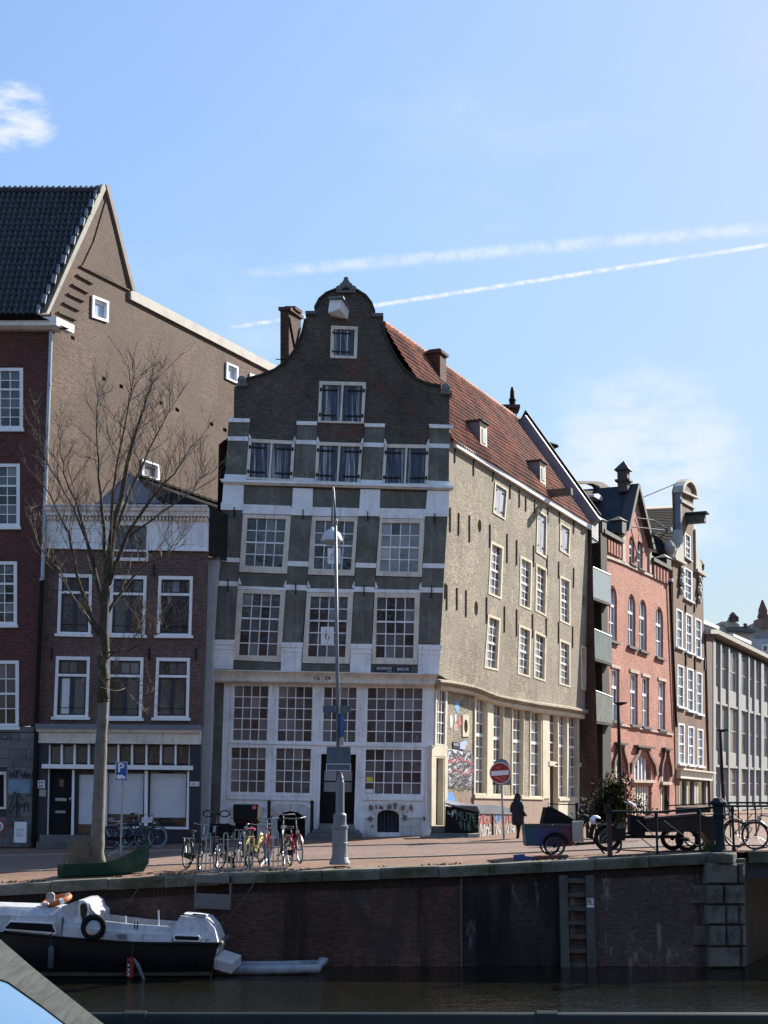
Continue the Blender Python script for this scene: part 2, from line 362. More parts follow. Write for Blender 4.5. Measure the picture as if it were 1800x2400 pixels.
MT = dict(
    white=M('white_paint', (.82, .84, .87), .55, var=.22, vs_=1.6, streak=((.28, .27, .25), 7, .5, (.52, .74))),
    whiteclean=M('clean_white_paint', (.80, .81, .82), .45, var=.08),
    cream=M('cream_paint', (.72, .66, .57), .6, var=.25, vs_=1.6, streak=((.27, .24, .19), 7, .5, (.5, .74))),
    creamside=M('cream_limewash', (.66, .59, .45), .75, var=.22, vs_=.9, streak=((.3, .25, .18), 4, .35)),
    plaster=M('dark_green_plaster', (.115, .112, .095), .85, var=.45, vs_=1.3, col2=(.19, .187, .17), patch=(.42, .7), bump=.25, bs=25, streak=((.26, .27, .26), 5, .5)),
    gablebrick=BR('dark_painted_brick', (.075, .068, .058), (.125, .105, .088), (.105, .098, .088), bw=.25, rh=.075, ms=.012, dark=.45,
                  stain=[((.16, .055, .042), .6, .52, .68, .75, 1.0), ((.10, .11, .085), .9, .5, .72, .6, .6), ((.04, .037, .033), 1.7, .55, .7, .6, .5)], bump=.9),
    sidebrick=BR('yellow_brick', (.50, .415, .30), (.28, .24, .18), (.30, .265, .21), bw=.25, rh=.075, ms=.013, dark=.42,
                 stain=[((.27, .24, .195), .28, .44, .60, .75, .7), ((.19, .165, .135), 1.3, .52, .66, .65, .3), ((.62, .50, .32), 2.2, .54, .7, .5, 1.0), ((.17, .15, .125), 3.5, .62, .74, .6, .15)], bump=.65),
    lbside=BR('brown_brick', (.20, .115, .082), (.09, .05, .038), (.20, .15, .115), bw=.28, rh=.085, ms=.014, dark=.45, stain=[((.10, .072, .058), .25, .42, .62, .7, .7), ((.07, .055, .048), 1.1, .54, .68, .6, .35), ((.21, .15, .115), 1.8, .55, .72, .4, 1)], bump=.5),
    lbfront=BR('oxblood_brick', (.15, .052, .042), (.10, .038, .032), (.125, .085, .075), dark=.35, bump=.5),
    brick105=BR('plum_brick', (.15, .083, .073), (.105, .06, .055), (.18, .145, .135), dark=.3, bump=.5),
    redbrick=BR('salmon_brick', (.58, .235, .17), (.43, .16, .115), (.42, .25, .20), bw=.3, rh=.11, ms=.016, dark=.3, stain=[((.58, .36, .28), .8, .62, .85, .6, .5)], bump=.9),
    brownbrick=BR('umber_brick', (.25, .15, .105), (.19, .11, .08), (.24, .18, .14), dark=.3, bump=.8),
    quaybrick=BR('quay_brick', (.16, .082, .064), (.10, .056, .047), (.115, .096, .086), dark=.5,
                 stain=[((.035, .030, .028), .30, .46, .62, .75, .5), ((.17, .165, .16), 2.4, .60, .74, .5, .3), ((.05, .06, .045), 1.1, .58, .8, .5, .25), ((.014, .013, .012), .9, .56, .66, .7, .10)], bump=.9),
    chimbrick=BR('chimney_brick', (.13, .06, .045), (.09, .045, .036), (.12, .1, .09), bump=.9),
    wallgrey=M('grey_render', (.45, .46, .48), .8, var=.25, vs_=.6, streak=((.2, .2, .2), 3, .35)),
    stone=M('grey_stone', (.155, .155, .155), .85, var=.3, vs_=2, bump=.4, bs=14, streak=((.07, .07, .07), 4, .5), rnd=.25),
    pierstone=M('pier_stone', (.15, .14, .12), .9, var=.6, vs_=2.2, col2=(.06, .057, .05), bump=.5, bs=9, streak=((.25, .25, .24), 5, .4), rnd=.2),
    coping=M('mossy_coping', (.15, .145, .125), .9, var=.4, vs_=1.2, col2=(.065, .072, .04), patch=(.4, .62), bump=.5, bs=12, rnd=.2),
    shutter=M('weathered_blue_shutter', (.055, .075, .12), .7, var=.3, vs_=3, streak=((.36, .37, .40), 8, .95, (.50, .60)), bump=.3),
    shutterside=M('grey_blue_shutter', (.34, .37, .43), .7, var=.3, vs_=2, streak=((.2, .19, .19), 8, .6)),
    navy=M('navy_paint', (.016, .024, .042), .4, var=.3),
    black=M('black_paint', (.011, .011, .012), .7, var=.3, spec=.15),
    blackmatt=M('black_rubber', (.014, .014, .015), .85, var=.3, spec=.15),
    iron=M('wrought_iron', (.02, .019, .018), .75, var=.4, spec=.2),
    slate=M('dark_slate', (.045, .058, .085), .8, spec=.12, var=.35, vs_=1.2),
    lead=M('lead_sheet', (.155, .175, .215), .55, var=.25, vs_=.9),
    tiledark=M('black_glazed_tile', (.017, .019, .024), .4, var=.4, vs_=2, rnd=.45, spec=.5),
    tilered=M('red_pantile', (.46, .155, .088), .85, var=.6, vs_=1.0, col2=(.20, .08, .055), patch=(.38, .58)),
    zinc=M('zinc_pipe', (.33, .37, .42), .4, metal=.5, var=.2),
    lampgrey=M('lamp_grey_paint', (.19, .21, .235), .5, var=.25, vs_=3, bump=.1),
    glass=GL('window_glass', (.012, .013, .016), (.09, .095, .105), wav=.7),
    glassshop=GL('shop_glass', (.010, .011, .013), (.035, .036, .038)),
    glassside=GL('street_window_glass', (.02, .024, .03), (.20, .22, .25), rough=.05, wav=.5, scale=5),
    glassblind=GL('window_glass_with_blind', (.16, .17, .19), (.26, .27, .29)),
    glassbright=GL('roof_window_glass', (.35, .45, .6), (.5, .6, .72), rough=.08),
    blind=M('white_roller_blind', (.62, .66, .72), .6, var=.1),
    wood=M('dark_wood', (.035, .02, .014), .45, var=.4, vs_=3),
    timber=M('grey_timber', (.10, .098, .09), .85, var=.4, vs_=3, streak=((.03, .03, .03), 9, .6)),
    chrome=M('bare_metal', (.45, .46, .48), .45, metal=.9, var=.2),
    steel=M('galvanised_steel', (.36, .38, .40), .45, metal=.6, var=.25),
    rail=M('blue_green_railing_paint', (.018, .032, .038), .7, var=.3, spec=.1),
    concrete=M('pale_concrete', (.42, .40, .35), .85, var=.25, vs_=.8, streak=((.2, .18, .15), 4, .4)),
    rust=M('rusted_anchor', (.03, .019, .013), .95, var=.3, spec=.1),
    paper=M('white_paper', (.75, .76, .78), .7, var=.05),
)
def window(parent, P, outer, glass, nx, ny, fmat, gmat, rail=None, f=.03, d=.16, gd=-.06, barw=.035, bmat=None, panes=True, name='window', railw=.06, over=None, inner=None):
    """frame (with reveal depth d), glazing bars, one pane per light; rail = row after which the sash meets"""
    bmat = bmat or fmat
    w = MB().ringq(P, outer, glass, f, -d).build(name, fmat, parent)
    A, B, C_ = P.at(glass[0]), P.at(glass[1]), P.at(glass[3])
    wm, hm = (B - A).length, (C_ - A).length
    hs, ht = barw / wm / 2, barw / hm / 2
    bars = MB()
    for i in range(1, nx): bars.prism(P, sub(glass, i / nx - hs, 0, i / nx + hs, 1), gd + .03, gd - .02)
    for j in range(1, ny):
        k = railw / hm / 2 if (rail and j in (rail if isinstance(rail, (tuple, list)) else (rail,))) else ht
        bars.prism(P, sub(glass, 0, j / ny - k, 1, j / ny + k), gd + .034 + (.02 if k > ht else 0), gd - .02)
    if bars.v: bars.build('glazing_bars', bmat, w)
    for j in range(ny):
        for i in range(nx):
            q = sub(glass, i / nx, j / ny, (i + 1) / nx, (j + 1) / ny)
            tl = random.uniform(-.004, .004); tt = random.uniform(-.004, .004)
            pts = [P.at(q[0], gd + tl), P.at(q[1], gd - tl), P.at(q[2], gd - tt), P.at(q[3], gd + tt)]
            MB().poly(pts).build('pane', (over or {}).get((i, j), gmat), w, uv=False)
    return w
def text(s, P, quad, mat, parent, off=.012, name='lettering', bold=.0, sx_=None):
    """real lettering fitted into a pixel quad on plane P"""
    cu = bpy.data.curves.new('t', 'FONT'); cu.body = s; cu.offset = bold; cu.resolution_u = 3
    ob = bpy.data.objects.new('t', cu); COL.objects.link(ob)
    dg = bpy.context.evaluated_depsgraph_get(); ev = ob.evaluated_get(dg)
    me = bpy.data.meshes.new_from_object(ev)
    co = [v.co.copy() for v in me.vertices]; fs = [tuple(p.vertices) for p in me.polygons]
    bpy.data.objects.remove(ob); bpy.data.curves.remove(cu); bpy.data.meshes.remove(me)
    if not co: return None
    x0, x1 = min(c.x for c in co), max(c.x for c in co); y0, y1 = min(c.y for c in co), max(c.y for c in co)
    mb = MB(); mb.v = [P.at(bq(quad, (c.x - x0) / (x1 - x0), 1 - (c.y - y0) / (y1 - y0)), off) for c in co]; mb.f = fs
    return mb.build(name, mat, parent, uv=False)
def squiggle(P, quad, n, w, rng, seed=0, loops=2.0):
    """one hand-drawn spray stroke inside a pixel quad: a flat ribbon"""
    r = random.Random(seed); mb = MB(); pts = []
    ph = [r.uniform(0, 6.28) for _ in range(4)]
    for i in range(n + 1):
        t = i / n
        s = t + .10 * math.sin(loops * 6.28 * t + ph[0]) + .03 * math.sin(17 * t + ph[1])
        q = .5 + rng * (.32 * math.sin(loops * 6.28 * t * 1.3 + ph[2]) + .2 * math.sin(loops * 11 * t + ph[3]))
        pts.append(P.at(bq(quad, min(1, max(0, s)), min(1, max(0, q))), .012 + i * .0003))
    for i in range(n):
        d = pts[i + 1] - pts[i]
        if d.length < 1e-5: continue
        sd = d.normalized().cross(P.n) * w / 2
        mb.poly([pts[i] - sd, pts[i + 1] - sd, pts[i + 1] + sd, pts[i] + sd])
    return mb
# ================================================================== the setting
DV = V((.4386, 1, 0)).normalized()                  # the side street runs this way
PQ, P5, PLF, PF0, PF1 = YP(36.0), YP(50.12), YP(50.0), YP(52.0), YP(51.72)
def side_plane(a, b):
    n = (b - a).cross(DV)
    if n.x < 0: n = -n
    return Plane(a, n)
PS0 = side_plane(PF0.at((1010, 1957)), PF0.at((1018, 1608)))
PS1 = side_plane(PF1.at((1027, 1578)), PF1.at((1052, 1000)))
PR = Plane(PF0.at((1012, 1900)), V((DV.y, -DV.x, 0)))
PLS = side_plane(PLF.at((80, 1900)), PLF.at((123, 776)))
def interp(tab, x):
    if x <= tab[0][0]: return tab[0][1]
    for a, b in zip(tab, tab[1:]):
        if x <= b[0]: return a[1] + (b[1] - a[1]) * (x - a[0]) / (b[0] - a[0])
    return tab[-1][1]
QZ = [(p.x, p.z) for p in (PQ.at(q) for q in ((-60, 2077), (0, 2074), (455, 2051), (1020, 2032), (1345, 2016), (1660, 2000), (1850, 1997)))]
HZ = [(p.x, p.z) for p in [P5.at((80, 1984)), P5.at((290, 1980)), P5.at((470, 1973)), PF0.at((1010, 1959)), PR.at((1378, 1920)), PR.at((1560, 1910)), PR.at((1660, 1905))]]
def gz(x, y):
    yh = 51.2 if x < 1.8 else 52 + (x - 1.8) / .4386
    t = min(1., max(0., (y - 36) / (yh - 36)))
    return interp(QZ, x) * (1 - t) + interp(HZ, x) * t
EDGE = lambda y: 8.62 + .4386 * (y - 36.3)
WZ = PQ.at((900, 2266)).z                           # water level
# ---- street sheet
def sheet(x0f, x1f, ys, nx, lift):
    mb = MB(); rows = []
    for y in ys:
        row = []
        for i in range(nx + 1):
            x = x0f(y) + (x1f(y) - x0f(y)) * i / nx
            row.append(len(mb.v)); mb.v.append(V((x, y, gz(x, y) + lift)))
        rows.append(row)
    for a, b in zip(rows, rows[1:]):
        for i in range(nx): mb.f.append((a[i], a[i + 1], b[i + 1], b[i]))
    return mb
paver = BR('clay_pavers', (.29, .165, .11), (.21, .115, .082), (.18, .13, .10), bw=.2, rh=.1, ms=.012, dark=.3,
           stain=[((.115, .10, .085), .5, .5, .75, .6, 1), ((.085, .10, .04), 1.3, .62, .8, .5, 1)], bump=.7)
roadm = BR('road_bricks', (.27, .165, .13), (.20, .12, .095), (.17, .13, .11), bw=.2, rh=.1, ms=.012, dark=.25,
           stain=[((.15, .125, .115), .35, .45, .7, .6, 1)], bump=.7)
ys = [36.3 + i * .6 for i in range(60)] + [75, 82, 90, 100, 120, 160, 300, 900]
g = sheet(lambda y: -40 if y < 80 else -500, lambda y: EDGE(y), ys, 60, 0).build('ground', paver, kind='structure')
g = sheet(lambda y: -40, lambda y: min(EDGE(y) - .3, 14), [40.05 + i * .55 for i in range(12)], 60, .005).build('road', roadm, kind='structure')
kerbm = M('kerb_stone', (.33, .30, .27), .85, var=.3, vs_=2, bump=.3)
kb = MB()
for yk, wd in ((39.9, .14), (46.25, .16)):
    x = -20.0
    while x < 8.2:
        x2 = x + .98; h = .035
        a, b = V((x, yk, gz(x, yk) - .05)), V((x2, yk, gz(x2, yk) - .05))
        kb.obox(a, b - a, (0, wd, 0), (0, 0, .05 + h)); x = x + 1.0
kb.build('kerb', kerbm, kind='structure')
mk = MB()       # worn white paint: parking bay lines
def gpt(u, v, y0=46.0):
    r = ray(u, v); t = 20.0
    for _ in range(30):
        p = CAM + r * t; t += (gz(p.x, p.y) + .012 - p.z) / r.z
        t = max(5, min(t, 80))
    return CAM + r * t
for q in (L(zc, 742, 1203, 756, 1203, 824, 1160, 812, 1160),):
    mk.poly([gpt(*p) for p in q])
mk.build('road_marking', M('worn_white_line', (.55, .55, .53), .85, var=.4, vs_=6), kind='structure')
# ---- water
wm, N, K, P_ = nt('canal_water')
geo = N.new('ShaderNodeNewGeometry')
P_.inputs['Base Color'].default_value = (.008, .008, .005, 1); P_.inputs['Roughness'].default_value = .04; P_.inputs['IOR'].default_value = 1.33
bm_ = N.new('ShaderNodeBump'); bm_.inputs['Strength'].default_value = .45; bm_.inputs['Distance'].default_value = .05
h_ = N.new('ShaderNodeMath'); h_.operation = 'ADD'
K.new(nnoise(N, K, nmap(N, K, geo.outputs['Position'], (.9, 1.6, 1)), 1.4, 3, .5), h_.inputs[0])
K.new(nnoise(N, K, nmap(N, K, geo.outputs['Position'], (1, 2.2, 1)), 6, 3, .5), h_.inputs[1])
K.new(h_.outputs[0], bm_.inputs['Height']); K.new(bm_.outputs[0], P_.inputs['Normal'])
MB().poly([(-1500, 5.2, WZ), (1500, 5.2, WZ), (1500, 1800, WZ), (-1500, 1800, WZ)]).build('water', wm, kind='structure')
# near bank: the quay the camera stands on
MB().obox((-60, -30, -4), (120, 0, 0), (0, 35.1, 0), (0, 0, 4)).build('near_quay', paver, kind='structure')
# ---- far quay wall
qw = thing('quay_wall', 'dark brick canal wall with mossy stone coping below the bicycles', 'wall', (0, 36.2, WZ))
def qz(x): return interp(QZ, x)
mb = MB(); xs = [-30 + i for i in range(38)] + [8.3]
xj, xl_ = PQ.at(zm(168, 400)).x, PQ.at(zm(700, 400)).x
qb2 = BR('tarred_quay_brick', (.065, .05, .047), (.045, .037, .036), (.06, .054, .05), dark=.5, stain=[((.014, .016, .018), .5, .40, .6, .9, .5), ((.26, .255, .245), 1.7, .58, .72, .65, .3), ((.008, .009, .010), 1.3, .50, .60, .8, .12)], bump=.9)
qb3 = BR('lime_stained_quay_brick', (.15, .095, .085), (.105, .072, .067), (.13, .118, .11), dark=.4, stain=[((.05, .05, .05), .6, .45, .62, .7, .3), ((.36, .35, .34), 1.9, .56, .70, .65, .35), ((.30, .295, .29), 4.0, .56, .68, .6, .35), ((.014, .014, .015), 1.0, .53, .62, .8, .10)], bump=.9)
for s0, s1, mt_, nm in ((-30, xj, MT['quaybrick'], None), (xj, xl_, qb2, 'black-stained stretch of the canal wall'), (xl_, 8.3, qb3, 'lime-streaked stretch of the canal wall')):
    mb = MB(); n_ = max(2, int((s1 - s0) / .8))
    for i in range(n_):
        a, b = s0 + (s1 - s0) * i / n_, s0 + (s1 - s0) * (i + 1) / n_
        mb.poly([(a, 36.12, WZ - 1), (b, 36.12, WZ - 1), (b, 36.12, qz(b) - .1), (a, 36.12, qz(a) - .1)])
    mb.build('brick_face', mt_, qw, label=nm)
mb = MB(); x = -12.0      # soldier course, slightly proud, under the coping
soldier = M('soldier_brick', (.055, .034, .03), .9, var=.5, vs_=6, streak=((.16, .15, .14), 9, .5), rnd=.5)
i = 0
while x < 8.2:
    w_ = .095; pr = random.uniform(.0, .02)
    mb.obox((x, 36.12 - pr, qz(x) - .46), (w_ - .014, 0, 0), (0, .1, 0), (0, 0, .22)); x += w_
mb.build('soldier_course', soldier, qw, kind='stuff')
x = -13.0; k = 0
while x < 8.25:
    ln = 1.15 + .25 * random.random(); x2 = min(x + ln, 8.3)
    j = random.uniform(-.012, .012)
    def cp(xx, yy, dz): return (xx, yy, qz(xx) + dz + j)
    a0, a1 = x + .008, x2 - .008
    secs = []
    for xx in (a0, a1):
        secs.append([cp(xx, 35.97, -.24), cp(xx, 35.95, -.04), cp(xx, 35.99, .008), cp(xx, 36.5, .012), cp(xx, 36.5, -.24)])
    MB().loft(secs).build('coping_stone', MT['coping'], qw); x = x2; k += 1
# drain strip and ladder
MB().prism(YP(36.1), rect(zm, 163, 190, 173, 640), .03, -.05).build('joint_strip', MT['timber'], qw)
ld = thing('quay_ladder', 'weathered grey timber ladder fixed to the canal wall', 'ladder', PQ.at(zm(735, 632)))
for a, b in ((645, 690), (772, 818)):
    MB().prism(PQ, L(zm, a - 2, 190, b - 8, 190, b + 4, 640, a + 8, 640), .1, -.13).build('post', MT['timber'], ld)
for i in range(7):
    yy = 205 + i * 68
    MB().prism(PQ, rect(zm, 684, yy, 776, yy + 22), .02, -.1).build('rung', MT['timber'], ld)
rs = thing('sign_plate', 'small white plate with a boxed letter R on the ladder post', 'sign', PQ.at(zm(793, 344), .1))
MB().prism(PQ, rect(zm, 776, 299, 810, 344), .125, .105).build('plate', MT['paper'], rs)
MB().prism(PQ, rect(zm, 778, 301, 808, 332), .129, .126).build('black_frame', MT['black'], rs)
MB().prism(PQ, rect(zm, 781, 304, 805, 329), .133, .128).build('field', MT['paper'], rs)
text('R', PQ, rect(zm, 784, 306, 802, 328), MT['black'], rs, off=.136, bold=.02)
# ---- stone pier at the bridge head
PP = YP(35.72)
pr_ = thing('bridge_pier', 'rusticated grey stone pier at the corner of the canal wall', 'pier', PP.at(zm(1460, 632)))
MB().prism(YP(35.95), rect(zm, 1370, 110, 1553, 660), 0, -1.2).build('core', MT['pierstone'], pr_)
def block(z, x0, y0, x1, y1, P, f, b=.5, bev=8, mat=None, name='stone_block'):
    o, i = rect(z, x0, y0, x1, y1), rect(z, x0 + bev, y0 + bev, x1 - bev, y1 - bev)
    mb = MB(); A = [P.at(p, f) for p in i]; B = [P.at(p, f - .07) for p in o]; C = [P.at(p, f - b) for p in o]
    mb.loft([C, B, A])
    return mb.build(name, mat or MT['pierstone'], pr_)
for q in ((1362, 132, 1514, 232), (1518, 132, 1548, 232), (1368, 238, 1446, 332), (1450, 238, 1550, 332), (1366, 338, 1456, 430), (1459, 338, 1520, 430), (1523, 338, 1552, 430),
          (1380, 436, 1458, 536), (1461, 436, 1530, 536), (1533, 436, 1556, 536), (1376, 541, 1528, 640), (1531, 541, 1560, 640)):
    block(zm, *q, PP, 0, .5)
for q in ((1286, 238, 1364, 332), (1298, 436, 1374, 536)): block(zm, *q, YP(36.04), 0, .2)
cpz = [PP.at(zm(1365, 130)), PP.at(zm(1535, 130))]
c0 = (cpz[0] + cpz[1]) / 2; hw = (cpz[1] - cpz[0]).length / 2
ring_ = [(c0 + V((hw * 1.08 * math.cos(t), .95 + (-1.0) * math.sin(t) * 1.05, 0))) for t in [math.pi * i / 14 for i in range(15)]] + [c0 + V((-hw * 1.08, 1.6, 0)), c0 + V((hw * 1.08, 1.6, 0))]
H_ = (PP.at(zm(1450, 82)).z - c0.z)
MB().loft([[p + V((0, 0, 0)) for p in ring_], [p + V((0, 0, H_ - .03)) for p in ring_], [c0 + (p - c0) * .96 + V((0, .03, H_)) for p in ring_]]).build('cap_stone', MT['coping'], pr_)
# ---- bridge over the side canal
bz = gz(8.6, 36.4)
br = thing('canal_bridge', 'low bridge with dark stone edge and blue steel beam beside the pier', 'bridge', (12, 36.6, bz))
MB().obox((8.75, 36.45, bz - .26), (30, 0, 0), (0, .5, 0), (0, 0, .27)).build('edge_stone', MT['coping'], br)
MB().obox((8.7, 36.75, bz - .62), (30, 0, 0), (0, .2, 0), (0, 0, .36)).build('beam', M('blue_beam_paint', (.03, .05, .085), .5, var=.35), br)
MB().obox((8.5, 36.95, bz - .4), (30, 0, 0), (0, 8.2, 0), (0, 0, .39)).build('deck', paver, br)
sc_w = thing('side_canal_wall', 'brick wall of the side canal below the bridge', 'wall', (8.6, 36.3, WZ))
mb = MB(); a, b = V((EDGE(36.3) - .05, 36.3, 0)), V((EDGE(110) - .05, 110, 0))
mb.poly([a + V((0, 0, WZ - 1)), b + V((0, 0, WZ - 1)), b + V((0, 0, .4)), a + V((0, 0, .2))])
mb.build('brick_face', BR('canal_side_brick', (.07, .04, .034), (.05, .03, .027), (.06, .05, .045), dark=.5), sc_w)
# ================================================================== main warehouse
MH = thing('gabled_warehouse', 'leaning dark corner warehouse with a curved gable, white blocks and a sunlit yellow brick side', 'house', PF0.at((760, 1960)))
def quad(z, *a): return L(z, *a)
def grow(q, d):  # enlarge a pixel quad
    cx = sum(p[0] for p in q) / 4; cy = sum(p[1] for p in q) / 4
    return [(p[0] + (d if p[0] > cx else -d), p[1] + (d if p[1] > cy else -d)) for p in q]
# --- upper front wall
gable = L(ze, 75, 1275, 90, 1090, 118, 580, 135, 270, 150, 100) + L(zd, 80, 1310, 98, 960, 132, 950, 135, 735, 212, 733, 215, 690, 300, 670, 400, 630, 480, 570, 540, 490, 580, 390, 600, 300, 602, 264, 664, 264,
    662, 226, 690, 172, 735, 134, 795, 110, 860, 101, 930, 115, 985, 150, 1020, 195, 1040, 250, 1042, 278, 1094, 284, 1095, 330, 1110, 400, 1140, 470, 1180, 550, 1240, 630, 1320, 695, 1400, 725, 1474, 735, 1478, 786, 1530, 790, 1528, 1000, 1526, 1350) + L(ze, 1576, 135, 1555, 600, 1535, 1000, 1520, 1120, 1514, 1305)
W3 = [(quad(ze, 272, 287, 577, 297, 552, 667, 247, 655), quad(ze, 300, 312, 545, 320, 520, 625, 285, 615)),
      (quad(ze, 710, 302, 1003, 307, 980, 680, 685, 672), quad(ze, 735, 328, 980, 335, 958, 642, 722, 635)),
      (quad(ze, 1143, 315, 1430, 320, 1410, 687, 1117, 680), quad(ze, 1157, 343, 1397, 345, 1385, 655, 1143, 650))]
W2 = [(quad(ze, 237, 765, 543, 777, 515, 1230, 210, 1215), quad(ze, 272, 790, 510, 800, 485, 1190, 245, 1185)),
      (quad(ze, 678, 785, 975, 790, 950, 1240, 648, 1235), quad(ze, 703, 812, 940, 815, 922, 1197, 685, 1193)),
      (quad(ze, 1110, 790, 1400, 790, 1383, 1245, 1088, 1240), quad(ze, 1127, 818, 1365, 820, 1355, 1205, 1117, 1200))]
SH = [(quad(zd, 230, 1075, 530, 1090, 515, 1350, 212, 1335), 2), (quad(zd, 670, 1095, 970, 1105, 950, 1370, 657, 1358), 2), (quad(zd, 1108, 1110, 1398, 1115, 1388, 1378, 1092, 1375), 2),
      (quad(zd, 688, 702, 990, 710, 975, 978, 677, 970), 2), (quad(zd, 763, 343, 938, 350, 930, 557, 757, 552), 1)]
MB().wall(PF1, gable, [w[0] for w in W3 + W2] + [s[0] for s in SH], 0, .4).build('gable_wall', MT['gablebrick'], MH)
# coping along the gable curves
def curvecap(pts, name='gable_coping', r=.07):
    P3 = [PF1.at(p, .0) for p in pts]
    mb = MB()
    secs = []
    for i, p in enumerate(P3):
        d = (P3[min(i + 1, len(P3) - 1)] - P3[max(i - 1, 0)]).normalized(); u = V((-d.z, 0, d.x))
        if u.z < 0: u = -u
        secs.append([p + V((0, -.09, 0)) - u * .02, p + V((0, -.09, 0)) + u * .06, p + V((0, .45, 0)) + u * .06, p + V((0, .45, 0)) - u * .02])
    mb.loft(secs); return mb.build(name, M(name + '_brick', (.035, .033, .028), .9, var=.4, vs_=4), MH)
curvecap(L(zd, 215, 690, 300, 670, 400, 630, 480, 570, 540, 490, 580, 390, 600, 300))
curvecap(L(zd, 662, 226, 690, 172, 735, 134, 795, 110, 860, 101, 930, 115, 985, 150, 1020, 195, 1040, 250))
curvecap(L(zd, 1095, 330, 1110, 400, 1140, 470, 1180, 550, 1240, 630, 1320, 695, 1400, 725, 1474, 735))
def piece(name, z, a, mat, f=.08, b=-.1, P=PF1, parent=None, label=None):
    pts = rect(z, *a) if len(a) == 4 else L(z, *a)
    return MB().prism(P, pts, f, b).build(name, mat, parent or MH, label=label)
# shoulders, gable ornaments
for a in ((597, 252, 670, 272), (1028, 266, 1102, 288)): piece('shoulder_cap', zd, a, MT['stone'], .14, -.45)
for a in ((150, 733, 216, 742), (1470, 780, 1547, 790)): piece('shoulder_cap', zd, a, MT['stone'], .14, -.45)
for cx, cy in ((187, 700), (1508, 750)):   # scroll stones
    sc = MB()
    c = PF1.at(zd(cx, cy), .05)
    sc.lathe(c + V((0, -.12, 0)), [(.14, 0), (.17, .03), (.17, .3), (.14, .33)], 12, (0, 1, 0))
    sc.lathe(c + V((0, -.16, .02)), [(.06, 0), (.09, .03), (.09, .1)], 10, (0, 1, 0))
    sc.obox(c + V((-.2, -.12, -.21)), (.4, 0, 0), (0, .35, 0), (0, 0, .1))
    sc.build('scroll_stone', MT['stone'], MH)
ob = MB()
c = PF1.at(zd(860, 132), .0)
ob.obox(c + V((-.36, -.12, 0)), (.72, 0, 0), (0, .4, 0), (0, 0, .09))
for dx, r, h in ((-.26, .12, .16), (.26, .12, .16), (-.12, .12, .27), (.12, .12, .27), (0, .15, .36), (0, .09, .52)):
    ob.lathe(c + V((dx, -.14, h)), [(r * .6, 0), (r, .03), (r, .2), (r * .6, .24)], 10, (0, 1, 0))
ob.build('crest_ornament', MT['stone'], MH, smooth=False)
# hoist beam hood
hb = MB(); c = PF1.at(zd(840, 300), 0)
A = [PF1.at(p, .0) for p in L(zd, 785, 225, 880, 240, 872, 300, 770, 285)]
B = [PF1.at(p, .75) for p in L(zd, 760, 213, 838, 210, 822, 275, 748, 300)]
hb.loft([A, B]); hb.build('hoist_hood', MT['white'], MH)
hb = MB(); A = [PF1.at(p, .0) for p in L(zd, 775, 210, 890, 228, 888, 240, 772, 222)]; B = [PF1.at(p, .9) for p in L(zd, 752, 206, 846, 200, 846, 210, 752, 216)]
hb.loft([A, B]); hb.build('hoist_roof', MT['lead'], MH)
# --- shutters
for q, n in SH:
    gl = [bq(q, .065, .085), bq(q, .935, .085), bq(q, .935, .955), bq(q, .065, .955)]
    if n == 1: gl = [bq(q, .11, .10), bq(q, .88, .10), bq(q, .88, .92), bq(q, .11, .92)]
    w = MB().ringq(PF1, q, gl, .06, -.15).build('shuttered_window', MT['cream'], MH)
    if n == 2: MB().prism(PF1, sub(gl, .475, 0, .525, 1), .06, -.1).build('mullion', MT['cream'], w)
    for k in range(n):
        s0, s1 = (k / n + (.03 if k else 0), (k + 1) / n - (.03 if k == 0 and n == 2 else 0))
        for b_ in range(3):     # each shutter leaf of three boards
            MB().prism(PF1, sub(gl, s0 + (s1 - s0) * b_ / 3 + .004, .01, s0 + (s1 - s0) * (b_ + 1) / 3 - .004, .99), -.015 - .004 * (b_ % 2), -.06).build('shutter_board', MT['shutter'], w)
        for t in (.14, .84):
            hn = MB()
            e0, e1 = (s0 - .05, s0 + (s1 - s0) * .8) if k == 0 else (s1 - (s1 - s0) * .8, s1 + .05)
            hn.prism(PF1, sub(gl, e0, t - .022, e1, t + .022), .01, -.02)
            xk = s0 - .03 if k == 0 else s1 + .03
            hn.prism(PF1, sub(gl, xk - .025, t - .05, xk + .025, t + .05), .085, -.02)
            hn.build('strap_hinge', MT['iron'], w)
# --- sash windows of the upper floors
for i, (o, g_) in enumerate(W3):
    window(MH, PF1, o, g_, 4, 4, MT['cream'], MT['glassblind'] if i == 2 else MT['glass'], rail=2, f=.07, d=.2, gd=-.04, bmat=MT['white'], over={(1, 0): MT['glass']} if i == 2 else {})
for i, (o, g_) in enumerate(W2):
    window(MH, PF1, o, g_, 4, 5, MT['cream'], MT['glass'], rail=2, f=.07, d=.2, gd=-.04, bmat=MT['white'])
for q, i in ((rect(ze, 810, 500, 892, 600), 0), (rect(ze, 767, 1003, 850, 1115), 1)):
    p_ = MB().prism(PF1, q, -.036, -.0385).build('poster', MT['paper'], MH)
    mbp = MB()
    for s_ in range(5):
        a_, b_ = bq(q, random.uniform(.3, .7), random.uniform(.15, .5)), bq(q, random.uniform(.2, .8), random.uniform(.5, .85))
        mbp.tube([PF1.at(a_, -.034), PF1.at(b_, -.034)], .012, 4)
    mbp.build('poster_drawing', M('poster_ink%d' % i, (.12, .2, .36), .7), p_)
